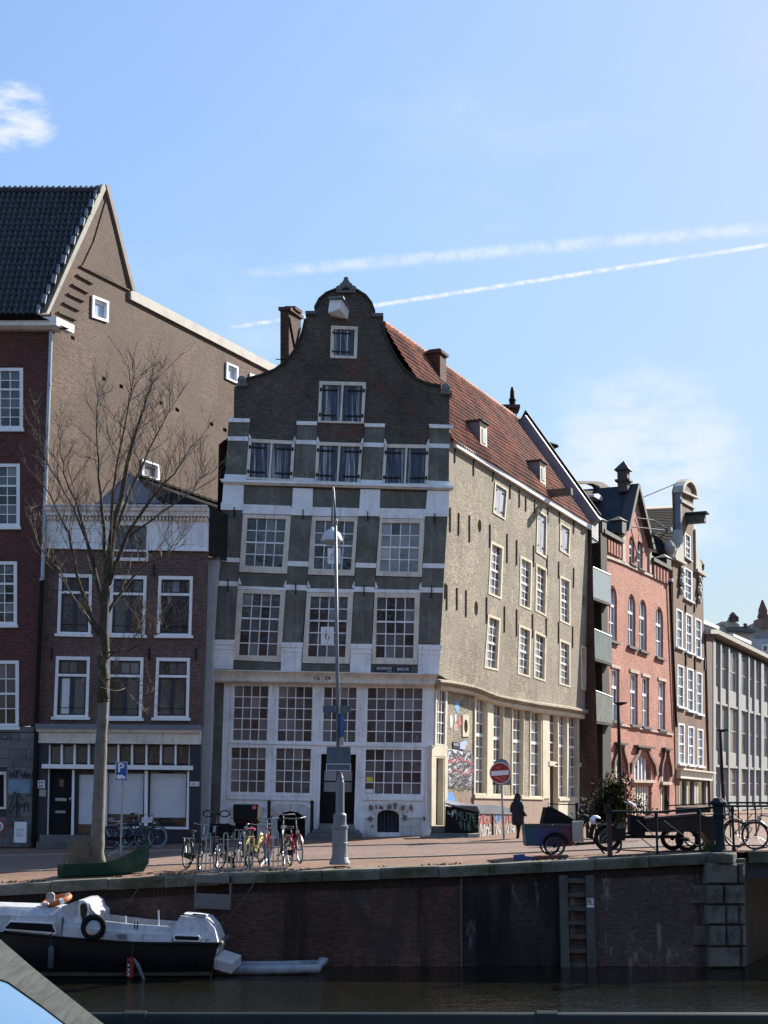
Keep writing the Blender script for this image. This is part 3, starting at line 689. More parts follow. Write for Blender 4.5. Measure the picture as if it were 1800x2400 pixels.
# --- pilasters, blocks, bands
PL, WH = MT['plaster'], MT['white']
for a in ((135, 265, 270, 265, 250, 565, 118, 565), (120, 593, 248, 595, 242, 715, 108, 715), (105, 746, 240, 748, 214, 1088, 85, 1085),
          (578, 298, 712, 300, 688, 592, 560, 590), (556, 620, 686, 622, 678, 742, 546, 740), (543, 773, 674, 775, 648, 1105, 520, 1105),
          (1006, 303, 1140, 305, 1116, 602, 992, 600), (988, 628, 1116, 630, 1110, 754, 982, 752), (980, 783, 1106, 785, 1088, 1116, 958, 1114),
          (1428, 303, 1574, 307, 1556, 604, 1420, 603), (1416, 630, 1554, 632, 1546, 758, 1408, 757), (1404, 786, 1542, 788, 1528, 1120, 1390, 1120)):
    piece('pilaster_shaft', ze, a, PL, .07, -.05)
for a in ((118, 562, 250, 568, 248, 595, 116, 590), (104, 712, 242, 718, 240, 748, 102, 744), (557, 586, 690, 590, 688, 622, 555, 618), (543, 736, 678, 742, 676, 775, 541, 770),
          (990, 597, 1120, 602, 1118, 631, 988, 627), (980, 749, 1110, 753, 1108, 786, 978, 781), (1418, 601, 1557, 604, 1555, 633, 1416, 630), (1405, 754, 1546, 757, 1543, 789, 1403, 786)):
    piece('white_band', ze, a, WH, .095, -.05)
for k, a in enumerate(((148, 98, 278, 100, 272, 262, 135, 262), (590, 122, 718, 127, 712, 298, 582, 296), (1020, 130, 1146, 133, 1140, 303, 1008, 301), (1446, 138, 1586, 142, 1576, 305, 1430, 303),
          (80, 1087, 214, 1090, 208, 1276, 76, 1272), (520, 1104, 650, 1106, 640, 1295, 512, 1292), (958, 1114, 1090, 1117, 1084, 1302, 952, 1299), (1390, 1119, 1532, 1122, 1518, 1310, 1384, 1307))):
    piece('white_block', ze, a, WH, .10, -.05)
    x0, y0, x1 = a[0], a[1], a[2]; x3, y3, x2 = a[6], a[7], a[4]
    if k < 4: piece('block_moulding', ze, (x3 - 3, y3 - 46, x2 + 3 + 2, y3 - 44, x2 + 3, y3 + 2, x3 - 4, y3), WH, .135, .02)
    else:
        piece('block_moulding', ze, (x0 - 3, y0, x1 + 4, y0 + 2, x1 + 2, y0 + 32, x0 - 4, y0 + 30), WH, .135, .02)
        piece('block_moulding', ze, (x0 - 1, y0 + 52, x1 + 3, y0 + 54, x1 + 2, y0 + 62, x0 - 2, y0 + 60), WH, .125, .02)
for a in ((279, 103, 590, 118, 580, 232, 272, 228), (719, 130, 1020, 136, 1010, 247, 712, 243), (1147, 138, 1446, 146, 1438, 255, 1142, 250), (243, 660, 552, 670, 545, 752, 238, 742), (682, 678, 985, 684, 980, 762, 676, 758), (1116, 686, 1412, 690, 1404, 768, 1110, 764),
          (210, 1218, 515, 1232, 510, 1290, 208, 1278), (647, 1238, 952, 1243, 950, 1300, 640, 1297), (1087, 1243, 1386, 1248, 1384, 1306, 1084, 1303)):
    piece('dark_panel', ze, a, PL, .02, -.05)
for a in ((270, 224, 580, 236, 577, 292, 268, 283), (710, 243, 1008, 250, 1004, 304, 706, 298), (1142, 250, 1432, 256, 1430, 318, 1140, 312)): piece('white_lintel', ze, a, WH, .085, -.05)
for a in ((240, 744, 545, 756, 545, 776, 238, 764), (676, 760, 980, 766, 978, 789, 676, 783), (1110, 766, 1404, 770, 1402, 790, 1108, 788)): piece('white_lintel', ze, a, WH, .085, -.05)
for x, y, s_ in ((243, 692, 1), (548, 708, -1), (682, 712, 1), (983, 715, -1), (1113, 718, 1), (1408, 722, -1)): piece('corner_bracket', ze, (x, y, x + 5 * s_, y + 2, x + 20 * s_, y + 42, x, y + 44), WH, .05, 0)
# upper storey pilasters between the shutters
for a in ((100, 972, 237, 974, 228, 1064, 96, 1062), (544, 990, 672, 992, 668, 1088, 538, 1086), (982, 1003, 1112, 1005, 1106, 1105, 978, 1102), (1398, 1009, 1530, 1012, 1528, 1112, 1400, 1109),
          (94, 1088, 226, 1090, 214, 1312, 78, 1308), (536, 1110, 668, 1112, 658, 1334, 522, 1330), (976, 1128, 1106, 1131, 1092, 1346, 958, 1343), (1400, 1134, 1528, 1136, 1526, 1352, 1390, 1350)):
    piece('pilaster_shaft', zd, a, PL, .06, -.05)
for a in ((95, 1061, 228, 1063, 227, 1091, 93, 1088), (536, 1084, 670, 1087, 668, 1114, 534, 1110), (974, 1101, 1106, 1104, 1104, 1132, 972, 1128), (1399, 1107, 1530, 1111, 1529, 1138, 1398, 1134)): piece('white_band', zd, a, WH, .085, -.05)
for a in ((98, 945, 238, 948, 237, 972, 100, 970), (540, 964, 673, 967, 672, 991, 541, 988), (980, 978, 1113, 981, 1112, 1004, 981, 1001), (1396, 983, 1556, 990, 1552, 1012, 1400, 1008)): piece('pilaster_cap', zd, a, WH, .13, -.05)
for a in ((76, 1306, 213, 1312, 211, 1346, 70, 1340), (520, 1328, 658, 1334, 656, 1370, 516, 1365), (955, 1342, 1093, 1347, 1090, 1381, 952, 1377), (1388, 1348, 1534, 1354, 1532, 1388, 1386, 1384)): piece('white_block', zd, a, WH, .10, -.05)
for x, y, s_ in ((232, 1045, 1), (533, 1060, -1), (672, 1062, 1), (972, 1070, -1), (1108, 1075, 1), (1398, 1080, -1)): piece('corner_bracket', zd, (x, y, x + 4 * s_, y, x + 17 * s_, y + 32, x, y + 36), WH, .06, 0)
# mid cornice
mb = MB()
mb.prism(PF1, L(zd, 45, 1342, 1550, 1386, 1556, 1402, 60, 1360), .24, -.1); mb.build('middle_cornice', MT['white'], MH)
mb = MB(); mb.prism(PF1, L(zd, 60, 1360, 1552, 1402, 1546, 1412, 72, 1372), .16, -.1); mb.build('cornice_bed_mould', MT['cream'], MH)
for x in (218, 655, 1066, 1492): piece('wall_anchor', ze, (x - 3, 240 + x * .03, x + 3, 240 + x * .03, x + 3, 300 + x * .03, x - 3, 300 + x * .03), MT['iron'], .17, .05)
for x, y in ((178, 725), (608, 745), (1042, 760), (1473, 765)): piece('wall_anchor', ze, (x - 3, y - 20, x + 3, y - 20, x + 2, y + 55, x - 3, y + 55), MT['iron'], .15, .05)
# lower cornice with date
prof = [(0, .30), (.10, .30), (.14, .26), (.30, .20), (.42, .16), (.62, .13), (.72, .17), (.86, .17), (1.0, .08)]
co = quad(zf, 72, 28, 1516, 56, 1486, 132, 92, 108)
secs = []
for s_ in (0, .5, 1.0):
    row = [PF1.at(bq(co, s_, t), d) for t, d in prof] + [PF1.at(bq(co, s_, 1), -.3), PF1.at(bq(co, s_, 0), -.3)]
    secs.append(row)
MB().loft(secs).build('lower_cornice', MT['cream'], MH)
text('16', PF1, quad(zf, 728, 72, 764, 73, 764, 97, 728, 96), MT['wood'], MH, off=.245, bold=.02)
text('34', PF1, quad(zf, 792, 71, 830, 72, 830, 96, 792, 95), MT['wood'], MH, off=.245, bold=.02)
# street name plates
blue = M('blue_enamel', (.012, .018, .06), .3, var=.2)
for q, s_, bits in ((rect(ze, 1110, 1252, 1226, 1298), 'GELDERSKADE', rect(ze, 1122, 1261, 1218, 1277)), (rect(ze, 1238, 1255, 1342, 1296), '基迪口街', rect(ze, 1253, 1265, 1328, 1284))):
    n_ = thing('street_name_plate', 'blue enamel street name plate with %s lettering on the dark warehouse' % ('white Latin capital' if 'G' in s_ else 'four Chinese character'), 'sign', PF1.at(q[3], .05))
    MB().prism(PF1, q, .06, .02).build('plate', blue, n_)
    text(s_, PF1, bits, MT['paper'], n_, off=.064)
    if 'G' in s_: text('Centrum', PF1, rect(ze, 1190, 1282, 1218, 1291), MT['paper'], n_, off=.064)
# --- ground floor front
GF = [(quad(zf, 220, 130, 435, 132, 422, 478, 208, 474), 4, 5), (quad(zf, 502, 134, 715, 138, 706, 483, 492, 480), 4, 5), (quad(zf, 790, 139, 995, 141, 985, 488, 780, 484), 4, 5), (quad(zf, 1068, 143, 1415, 145, 1408, 492, 1060, 488), 6, 5)]
GL_ = [(quad(zf, 200, 522, 418, 525, 410, 808, 193, 803), 4, 4), (quad(zf, 485, 527, 705, 531, 695, 813, 478, 808), 4, 4), (quad(zf, 1055, 535, 1408, 537, 1402, 820, 1048, 815), 6, 4)]
door = quad(zf, 770, 563, 992, 566, 978, 1012, 756, 1008)
arch1 = L(zf, 485, 1112, 487, 985, 500, 955, 530, 935, 575, 928, 620, 935, 652, 955, 668, 985, 668, 1112)
arch2 = L(zf, 1127, 1062, 1127, 950, 1140, 932, 1165, 922, 1196, 920, 1228, 924, 1252, 935, 1266, 955, 1266, 1064)
arch0 = L(zf, 215, 1105, 217, 985, 232, 955, 260, 938, 295, 932, 330, 938, 350, 955, 362, 985, 362, 1107)
MB().wall(PF0, quad(zf, 150, 100, 1492, 124, 1470, 1090, 118, 1085)[:2] + L(zf, 1470, 1092, 118, 1130), [grow(q, 5) for q, _, _ in GF + GL_] + [door, arch1[:], arch2[:], arch0[:]], .05, .45).build('timber_front', MT['white'], MH)
piece('green_pier', zf, (88, 104, 152, 106, 121, 1090, 30, 1100), PL, .06, -.4, PF0)
for q, nx, ny in GF + GL_:
    window(MH, PF0, grow(q, 8), q, nx, ny, MT['white'], MT['glass'], f=.085, d=.12, gd=-.03, barw=.032)
piece('note', zf, (1058, 710, 1098, 711, 1098, 740, 1058, 739), M('yellow_note', (.75, .62, .05), .6), -.02, -.028, PF0)
piece('note', zf, (1050, 786, 1102, 787, 1102, 812, 1050, 812), MT['paper'], -.02, -.028, PF0)
for a in ((178, 486, 1490, 512, 1488, 522, 176, 496), (172, 826, 705, 838, 705, 862, 172, 850), (1035, 832, 1415, 840, 1415, 862, 1035, 856)): piece('front_rail', zf, a, MT['white'], .12, -.02, PF0)
dr = MB().prism(PF0, sub(door, 0, 0, 1, .99), -.16, -.24).build('door', MT['black'], MH)
for s0, s1 in ((.10, .44), (.56, .90)):
    for t0, t1, mt_ in ((.24, .38, MT['glassblind']), (.40, .54, MT['glassblind']), (.60, .76, MT['black']), (.80, .95, MT['black'])):
        MB().prism(PF0, sub(door, s0, t0, s1, t1), -.145, -.17).build('door_pane' if mt_ is not MT['black'] else 'door_panel', mt_, dr)
MB().ringq(PF0, grow(door, 6), door, .10, -.2).build('door_frame', MT['white'], MH)
for a in ((756, 1006, 978, 1010, 982, 1046, 752, 1042),): piece('threshold', zf, a, MT['stone'], .22, -.2, PF0)
for a, f_ in (((716, 1042, 1012, 1046, 1014, 1066, 714, 1062), .55), ((690, 1064, 1030, 1068, 1032, 1102, 688, 1100), .85)): piece('step', zf, a, MT['stone'], f_, -.1, PF0)
# stone plinths with voussoirs and cellar arches
lime = M('white_limewashed_stone', (.62, .62, .60), .8, var=.3, vs_=2.5, col2=(.40, .39, .36), patch=(.52, .72), streak=((.2, .18, .16), 5, .4))
for arch, x0, x1, ytop in ((arch0, 180, 438, 872), (arch1, 445, 705, 875), (arch2, 1040, 1412, 872)):
    ax = sum((p[0] - 470) * 2.7197 for p in arch[2:-2]) / len(arch[2:-2])
    inner = [((p[0] - 470) * 2.7197, (p[1] - 1560) * 2.7197) for p in arch[1:-1]]
    n_ = len(inner)
    for i in range(n_ - 1):
        (xa, ya), (xb, yb) = inner[i], inner[i + 1]
        def outp(x, y):
            d = (x - ax) / max(1, (max(p[0] for p in inner) - ax)); return (max(x0 + 6, min(x1 - 6, x + d * 62)), ytop + (38 * abs(d) ** 2 if abs(d) > .8 else 0) + 6)
        oa, ob_ = outp(xa, ya), outp(xb, yb)
        k_ = 1.3
        pts = [(xa + k_, ya), (oa[0] + k_, oa[1]), (ob_[0] - k_, ob_[1]), (xb - k_, yb)]
        piece('voussoir', zf, sum(pts, ()), lime, .10 + .012 * (i % 2), 0, PF0)
    ys_ = [920, 975, 1030, 1085]
    xl, xr = inner[0][0] - 4, inner[-1][0] + 4
    for j in range(3):
        for a_, b_ in ((x0 + 6, xl), (xr, x1 - 6)):
            if b_ - a_ < 12: continue
            t_ = (ys_[j] if j else 960); m_ = (a_ + b_) / 2
            cuts = [a_, b_] if (b_ - a_ < 70 or j % 2) else [a_, m_, b_]
            for c_ in range(len(cuts) - 1): piece('plinth_block', zf, (cuts[c_] + 1.2, ys_[j] + 1.5 + (45 if j == 0 else 0), cuts[c_ + 1] - 1.2, ys_[j] + 1.5 + (45 if j == 0 else 0), cuts[c_ + 1] - 1.2, ys_[j + 1] - 1.5, cuts[c_] + 1.2, ys_[j + 1] - 1.5), lime, .09 + random.uniform(0, .012), 0, PF0)
piece('cellar_door', zf, (1120, 915, 1270, 915, 1270, 1066, 1120, 1066), MT['slate'], -.25, -.3, PF0)
for i in range(5): piece('cellar_bar', zf, (1146 + i * 24, 925, 1152 + i * 24, 925, 1152 + i * 24, 1062, 1146 + i * 24, 1062), MT['navy'], -.1, -.14, PF0)
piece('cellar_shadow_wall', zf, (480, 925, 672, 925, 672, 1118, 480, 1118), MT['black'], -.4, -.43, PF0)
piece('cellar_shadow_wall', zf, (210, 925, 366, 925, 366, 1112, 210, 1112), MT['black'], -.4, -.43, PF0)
flake = M('bare_brown_patch', (.2, .16, .13), .9, var=.3)
for i, (x, y, w_, h_) in enumerate(((1085, 905, 16, 24), (1120, 900, 10, 16), (1150, 905, 14, 18), (1205, 900, 22, 22), (1240, 898, 18, 26), (1290, 905, 14, 20), (1340, 905, 14, 22), (1082, 975, 22, 24), (1300, 970, 20, 24), (1095, 1022, 10, 10), (1425, 975, 10, 20))):
    r_ = random.Random(i); pp = []
    for k in range(9): t = k / 9 * 6.283; q_ = r_.uniform(.55, 1.1); pp += [x + w_ * q_ * math.cos(t), y + h_ * q_ * math.sin(t)]
    piece('paint_flake', zf, tuple(pp), flake, .118, .10, PF0)
for x, y0, y1 in ((440, 862, 1078), (713, 862, 1088)):
    b_ = thing('guard_post', 'slim dark iron guard post against the white timber front, %s' % ('between the two cellar arches' if x < 600 else 'beside the black door'), 'post', PF0.at(zf(x, y1), .4))
    P_a, P_b = PF0.at(zf(x, y1), .4), PF0.at(zf(x, y0), .4)
    MB().lathe(P_a, [(.085, 0), (.07, .1), (.06, .2), (.055, (P_b - P_a).z - .1), (.07, (P_b - P_a).z - .06), (.05, (P_b - P_a).z), (.0, (P_b - P_a).z + .02)], 10).build('shaft', MT['iron'], b_)
    MB().lathe(P_a + V((0, 0, .25)), [(.078, 0), (.078, .05)], 10).build('collar', MT['iron'], b_)
plat = MB().prism(PF0, L(zf, 670, 1088, 1660, 1100, 1655, 1128, 670, 1128), 1.15, -.1).build('pavement_kerb', MT['stone'], MH)
# --- sunlit side
PSa = lambda p, o=0: PS1.at(p, o)
swall = L(zd, 1527, 1000) + L(zg, 150, 330, 1053, 915, 1062, 2118, 900, 2090, 700, 2062, 500, 2025, 430, 2008, 300, 1955, 150, 1925) + [PF1_c for PF1_c in L(ze, 1512, 1322)]
swall = [(1052.6, 1002)] + L(zg, 170, 372, 1050, 915, 1062, 2118, 900, 2090, 700, 2062, 500, 2025, 430, 2008, 300, 1955, 150, 1925) + [(1027, 1580), (1044, 1290)]
TOPW = [quad(zg, 440, 632, 523, 687, 507, 883, 427, 835), quad(zg, 715, 807, 778, 852, 773, 1133, 707, 1090), quad(zg, 863, 895, 930, 937, 922, 1117, 860, 1078)]
SW = [quad(zg, 415, 1015, 497, 1055, 483, 1398, 397, 1360), quad(zg, 605, 1110, 683, 1150, 675, 1470, 598, 1435), quad(zg, 707, 1160, 778, 1200, 773, 1508, 702, 1470), quad(zg, 862, 1240, 930, 1270, 930, 1568, 860, 1535),
      quad(zg, 397, 1490, 478, 1520, 462, 1860, 372, 1840), quad(zg, 597, 1555, 677, 1590, 667, 1903, 587, 1880), quad(zg, 697, 1595, 775, 1635, 768, 1930, 692, 1905), quad(zg, 860, 1650, 930, 1680, 930, 1968, 857, 1945), quad(zg, 995, 1690, 1032, 1708, 1033, 1990, 1000, 1975)]
def oval(z, cx, cy, rx, ry, n=14): return L(z, *sum(((cx + rx * math.cos(6.2832 * i / n), cy + ry * math.sin(6.2832 * i / n)) for i in range(n)), ()))
OV = [oval(zg, 343, 920, 12, 43), oval(zg, 321, 1455, 13, 48), oval(zg, 1020, 1405, 8, 35)]
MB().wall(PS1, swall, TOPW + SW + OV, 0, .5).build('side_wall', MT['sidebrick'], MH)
for o_ in OV: MB().prism(PS1, o_, -.35, -.4).build('oval_vent', MT['black'], MH)
def inset(q, l, t, r, b): return [bq(q, l, t), bq(q, 1 - r, t), bq(q, 1 - r, 1 - b), bq(q, l, 1 - b)]
for k, q in enumerate(TOPW):
    gl = inset(q, .09, .05, .09, .05)
    w = MB().ringq(PS1, q, gl, .03, -.3).build('shuttered_window', MT['creamside'], MH)
    for j in range(2):
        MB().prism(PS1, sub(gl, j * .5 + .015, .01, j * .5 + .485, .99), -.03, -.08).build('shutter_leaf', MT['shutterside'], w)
    for t in (.15, .83):
        for j in (0, 1): MB().prism(PS1, sub(gl, (-.06 if j == 0 else .72), t - .015, (.28 if j == 0 else 1.06), t + .015), -.005, -.04).build('strap_hinge', MT['iron'], w)
for k, q in enumerate(SW):
    if k == 8:
        w = MB().ringq(PS1, q, inset(q, .18, .05, .18, .04), .03, -.4).build('blind_window', MT['creamside'], MH)
        MB().prism(PS1, inset(q, .18, .05, .18, .04), -.2, -.22).build('blind_panel', MT['creamside'], w); continue
    window(MH, PS1, q, inset(q, .10, .045, .10, .04), 3, 6, MT['creamside'], MT['glassside'], rail=3, f=.02, d=.3, gd=-.12, barw=.045, bmat=MT['whiteclean'], railw=.09)
for x, y, h in ((182, 380, 130), (303, 480, 115), (430, 570, 60), (540, 650, 95), (600, 690, 110), (642, 730, 95), (700, 750, 90), (785, 800, 100), (860, 820, 80), (952, 880, 90), (1046, 940, 90), (152, 800, 160), (207, 835, 145), (277, 850, 175), (410, 910, 150), (521, 970, 190), (583, 1010, 165), (693, 1045, 140), (780, 1105, 140),
                (855, 1150, 110), (952, 1190, 130), (1046, 1245, 100), (120, 1290, 100), (130, 1300, 165), (196, 1320, 145), (255, 1335, 175), (388, 1380, 170), (504, 1440, 170), (583, 1460, 175), (686, 1490, 155), (775, 1515, 130), (855, 1540, 140), (946, 1570, 140), (1050, 1595, 140)):
    MB().prism(PS1, L(zg, x - 3, y, x + 2, y + 3, x + 1, y + h, x - 3, y + h - 2), .03, 0).build('wall_anchor', MT['rust'], MH)
# white eave gutter
ev = L(zg, 168, 368, 1052, 915, 1052, 948, 172, 408)
MB().prism(PS1, ev, .14, -.1).build('eave_gutter', MT['white'], MH)
# string course and lintel band (sagging)
top_s = L(zg, 62, 1918, 150, 1928, 300, 1958, 430, 2010, 500, 2027, 700, 2064, 900, 2092, 1062, 2120)
mb = MB(); secs = []
for k, p in enumerate(top_s):
    row = []
    for dy, d in ((-8, .02), (0, .16), (12, .18), (22, .10), (34, -.02), (34, -.3), (-8, -.3)): row.append(PS1.at((p[0], p[1] + dy / 2.765), d))
    secs.append(row)
mb.loft(secs).build('string_course', MT['sidebrick'], MH)
secs = []
for k, p in enumerate(top_s):
    q = (p[0] - (2 if k == 0 else 0), p[1]); row = []
    for dy, d in ((32, .10), (36, .2), (60, .2), (64, .10), (64, -.3), (32, -.3)): row.append(PS0.at((q[0], q[1] + dy / 2.765), d))
    secs.append(row)
MB().loft(secs).build('lintel_band', MT['creamside'], MH)
# side ground floor
cw = quad(zh, 76, 210, 184, 232, 174, 742, 66, 738); cwg = quad(zh, 88, 228, 166, 242, 156, 730, 82, 720)
sd = quad(zh, 74, 842, 160, 845, 155, 1485, 68, 1482)
VW = [quad(zh, 447, 285, 555, 312, 548, 1195, 437, 1195), quad(zh, 605, 340, 712, 352, 704, 1200, 600, 1200), quad(zh, 785, 372, 900, 387, 892, 1215, 780, 1215), quad(zh, 953, 400, 1062, 410, 1062, 1220, 948, 1220),
      quad(zh, 1212, 440, 1292, 450, 1290, 1225, 1214, 1225), quad(zh, 1304, 455, 1392, 470, 1390, 1225, 1308, 1225)]
VD = [quad(zh, 1124, 420, 1205, 435, 1208, 1345, 1128, 1345), quad(zh, 1400, 470, 1472, 480, 1476, 1325, 1404, 1325)]
ovq = oval(zh, 357, 560, 17, 64)
lower = [(1018, 1606)] + L(zh, 190, 200, 440, 265, 700, 335, 900, 375, 1484, 462, 1490, 1400, 1100, 1480, 460, 1600, 38, 1600)
MB().wall(PS0, lower, [cw, sd] + VW + VD + [ovq], 0, .5).build('side_ground_wall', MT['sidebrick'], MH)
window(MH, PS0, cw, cwg, 3, 5, MT['cream'], MT['glassside'], f=.05, d=.2, gd=-.03, barw=.035, bmat=MT['whiteclean'])
for q in VW:
    window(MH, PS0, q, inset(q, .09, .02, .04, .015), 3, 8, MT['creamside'], MT['glassside'], rail=3, f=.03, d=.4, gd=-.17, barw=.045, bmat=MT['whiteclean'], railw=.12)
for q in VD:
    up, lo = sub(q, 0, 0, 1, .52), sub(q, 0, .54, 1, 1)
    window(MH, PS0, up, inset(up, .09, .03, .04, .03), 2, 5, MT['creamside'], MT['glassside'], rail=3, f=.03, d=.4, gd=-.17, barw=.045, bmat=MT['whiteclean'])
    w = MB().ringq(PS0, lo, inset(lo, .09, .03, .04, .01), .03, -.4).build('side_door_frame', MT['creamside'], MH)
    MB().prism(PS0, inset(lo, .05, .02, .02, .01), -.17, -.25).build('side_door', MT['wood'], MH)
    MB().prism(PS0, sub(q, -.06, .5, .6, .545), .08, -.3).build('door_hood', MT['creamside'], MH)
w = MB().ringq(PS0, sd, inset(sd, .1, .02, .1, .01), .03, -.35).build('corner_door_frame', MT['creamside'], MH)
dd = MB().prism(PS0, inset(sd, .05, .01, .05, .01), -.2, -.3).build('corner_door', M('green_black_door', (.012, .022, .02), .4, var=.3), MH)
MB().prism(PS0, sub(sd, .12, .08, .88, .12), -.19, -.22).build('door_panel', MT['wood'], dd)
for a in ((40, 740, 185, 742, 182, 842, 38, 840), (36, 842, 72, 842, 66, 1490, 34, 1500), (160, 842, 186, 842, 182, 1300, 156, 1490)): piece('corner_post', zh, a, MT['creamside'], .045, -.1, PS0)
for a in ((437, 290, 447, 287, 436, 1196, 428, 1196), (555, 312, 605, 335, 600, 1200, 548, 1200), (1066, 410, 1124, 418, 1128, 1230, 1068, 1230), (1474, 478, 1488, 480, 1490, 1390, 1478, 1390), (1205, 435, 1212, 438, 1214, 1340, 1208, 1342), (1292, 450, 1304, 453, 1308, 1230, 1290, 1230), (1392, 470, 1400, 471, 1404, 1320, 1392, 1320)):
    piece('pier_strip', zh, a, MT['creamside'], .05, -.1, PS0)
piece('sill_band', zh, (428, 1192, 1066, 1218, 1066, 1240, 426, 1226), MT['creamside'], .10, -.1, PS0)
piece('sill_band', zh, (1212, 1224, 1392, 1226, 1392, 1250, 1212, 1250), MT['creamside'], .10, -.1, PS0)
pk = M('pink_brown_plinth', (.33, .235, .185), .85, var=.25, vs_=1)
piece('plinth', zh, (426, 1226, 1120, 1240, 1122, 1480, 420, 1600), pk, .055, -.1, PS0)
piece('plinth', zh, (1210, 1250, 1396, 1250, 1398, 1430, 1212, 1440), MT['creamside'], .055, -.1, PS0)
oq = rect(zh, 327, 455, 388, 658)
mb = MB().wall(PS0, oq, [ovq], .03, .2); mb.build('oval_window_surround', MT['creamside'], MH)
MB().prism(PS0, ovq, -.15, -.2).build('oval_pane', MT['glassside'], MH)
# painted figures and graffiti on the corner
def blob(z, pts, col, name, i, P=PS0, off=.006):
    return MB().prism(P, L(z, *pts), off + .003, off - .002).build('mural_patch', M(name, col, .7, var=.1), MH)
bare = M('bare_brick_brown', (.30, .21, .16), .9, var=.4, vs_=3)
piece('bare_brick_patch', zh, (190, 1150, 425, 1170, 430, 1290, 188, 1275), bare, .006, -.02, PS0)
blob(zh, (258, 385, 268, 345, 290, 335, 302, 350, 300, 395, 284, 448), (.16, .42, .72), 'mural_blue', 0)
blob(zh, (212, 470, 232, 450, 240, 500, 236, 560, 226, 588, 216, 560), (.78, .76, .72), 'mural_white', 1)
blob(zh, (284, 575, 290, 490, 308, 475, 325, 545, 300, 556, 302, 580), (.55, .10, .12), 'mural_red', 2)
blob(zh, (255, 460, 272, 450, 274, 510, 262, 530), (.66, .72, .74), 'mural_pale', 3)
blob(zh, (246, 530, 292, 540, 290, 610, 250, 608), (.42, .33, .25), 'mural_tan', 4)
bw_ = M('graffiti_white', (.62, .64, .70), .7, var=.25); gkb = M('graffiti_black', (.03, .03, .04), .7); gkr = M('graffiti_red', (.55, .08, .10), .7); gkc = M('graffiti_blue', (.08, .28, .62), .7)
MB().prism(PS0, L(zh, 198, 770, 260, 775, 330, 800, 415, 790, 425, 850, 428, 1050, 405, 1140, 330, 1100, 260, 1130, 215, 1120, 190, 1000, 196, 860), .006, 0).build('graffiti_ground', bw_, MH)
mbk, mbr = MB(), MB()
for i in range(14):
    q = rect(zh, 195, 785 + i * 24, 425, 840 + i * 24); s_ = squiggle(PS0, q, 60, .028 if i % 3 else .04, 1.2, i, loops=4 + i % 3)
    t_ = mbr if i in (3, 7) else mbk
    k0 = len(t_.v); t_.v += [p + PS0.n * .0012 * i for p in s_.v]; t_.f += [tuple(k0 + j for j in f_) for f_ in s_.f]
mbk.build('graffiti_strokes', gkb, MH, uv=False); mbr.build('graffiti_red_strokes', gkr, MH, uv=False)
blob(zh, (190, 1180, 235, 1170, 262, 1230, 262, 1285, 192, 1272), (.10, .30, .68), 'graffiti_blue_patch', 5, off=.012)
piece('sticker_plate', zh, (238, 705, 300, 715, 300, 772, 238, 765), blue, .03, 0, PS0)
blob(zh, (298, 712, 345, 695, 370, 705, 352, 745, 345, 775, 300, 772), (.36, .47, .72), 'sticker_lilac', 6, off=.034)
text('RED', PS0, quad(zh, 245, 718, 293, 724, 293, 742, 245, 737), MT['paper'], MH, off=.034)
# cellar entrance hatch with graffiti
ch = thing('cellar_hatch', 'black sloping cellar hatch covered in pale graffiti beside the sunlit wall', 'hatch', PS0.at(zh(330, 1560), .6))
PH = YP(50.9)
def pr_y(P, pts, f, b): return MB().prism(P, pts, f, b)
MB().prism(PH, L(zh, 178, 1300, 480, 1362, 478, 1552, 172, 1552), 0, -.5).build('front_board', MT['black'], ch)
hA, hB = PH.at(zh(172, 1286), .06), PH.at(zh(490, 1352), .06)
MB().obox(hA, hB - hA, V((.0, 1.0, .12)), V((0, 0, .05))).build('sloping_lid', MT['lead'], ch)
gp = M('graffiti_mint', (.11, .21, .17), .7); gw = M('graffiti_offwhite', (.6, .6, .6), .7)
text('MUTE', PH, quad(zh, 270, 1340, 455, 1375, 460, 1445, 275, 1430), gp, ch, off=.012); text('916', PH, quad(zh, 295, 1440, 410, 1455, 408, 1530, 300, 1515), gp, ch, off=.012)
squiggle(PH, rect(zh, 190, 1335, 265, 1400), 30, .025, 1.0, 3, 2).build('graffiti_tag', gw, ch, uv=False)
squiggle(PH, rect(zh, 370, 1380, 470, 1500), 30, .022, 1.2, 8, 1).build('graffiti_tag', gp, ch, uv=False)
# graffiti-covered low wall next to it
lw = thing('graffiti_wall', 'low brown cellar wall with white and coloured graffiti and metal top', 'wall', PH.at(zh(650, 1640)))
PW = Plane(PH.at(zh(482, 1600), -.05), PS0.n)
MB().prism(PW, L(zh, 482, 1372, 822, 1378, 822, 1640, 482, 1640), 0, -.6).build('wall_face', pk, lw)
MB().prism(PW, L(zh, 455, 1300, 470, 1290, 560, 1288, 660, 1300, 812, 1330, 822, 1372, 485, 1366, 470, 1340), .05, -.9).build('metal_top', MT['lead'], lw)
MB().prism(PW, L(zh, 602, 1375, 610, 1375, 610, 1640, 602, 1640), .05, -.1).build('joint_post', MT['wood'], lw)
for i, (a, mt_) in enumerate((((490, 1470, 590, 1630), gw), ((615, 1480, 700, 1640), gw), ((725, 1470, 815, 1630), gw), ((490, 1385, 590, 1470), gkr), ((615, 1380, 700, 1450), gkc), ((730, 1380, 815, 1460), gkr), ((500, 1500, 590, 1600), gw), ((740, 1490, 812, 1600), gw))):
    squiggle(PW, rect(zh, *a), 36, .05, 1.4, 60 + i, 3).build('graffiti_stroke', mt_, lw, uv=False)
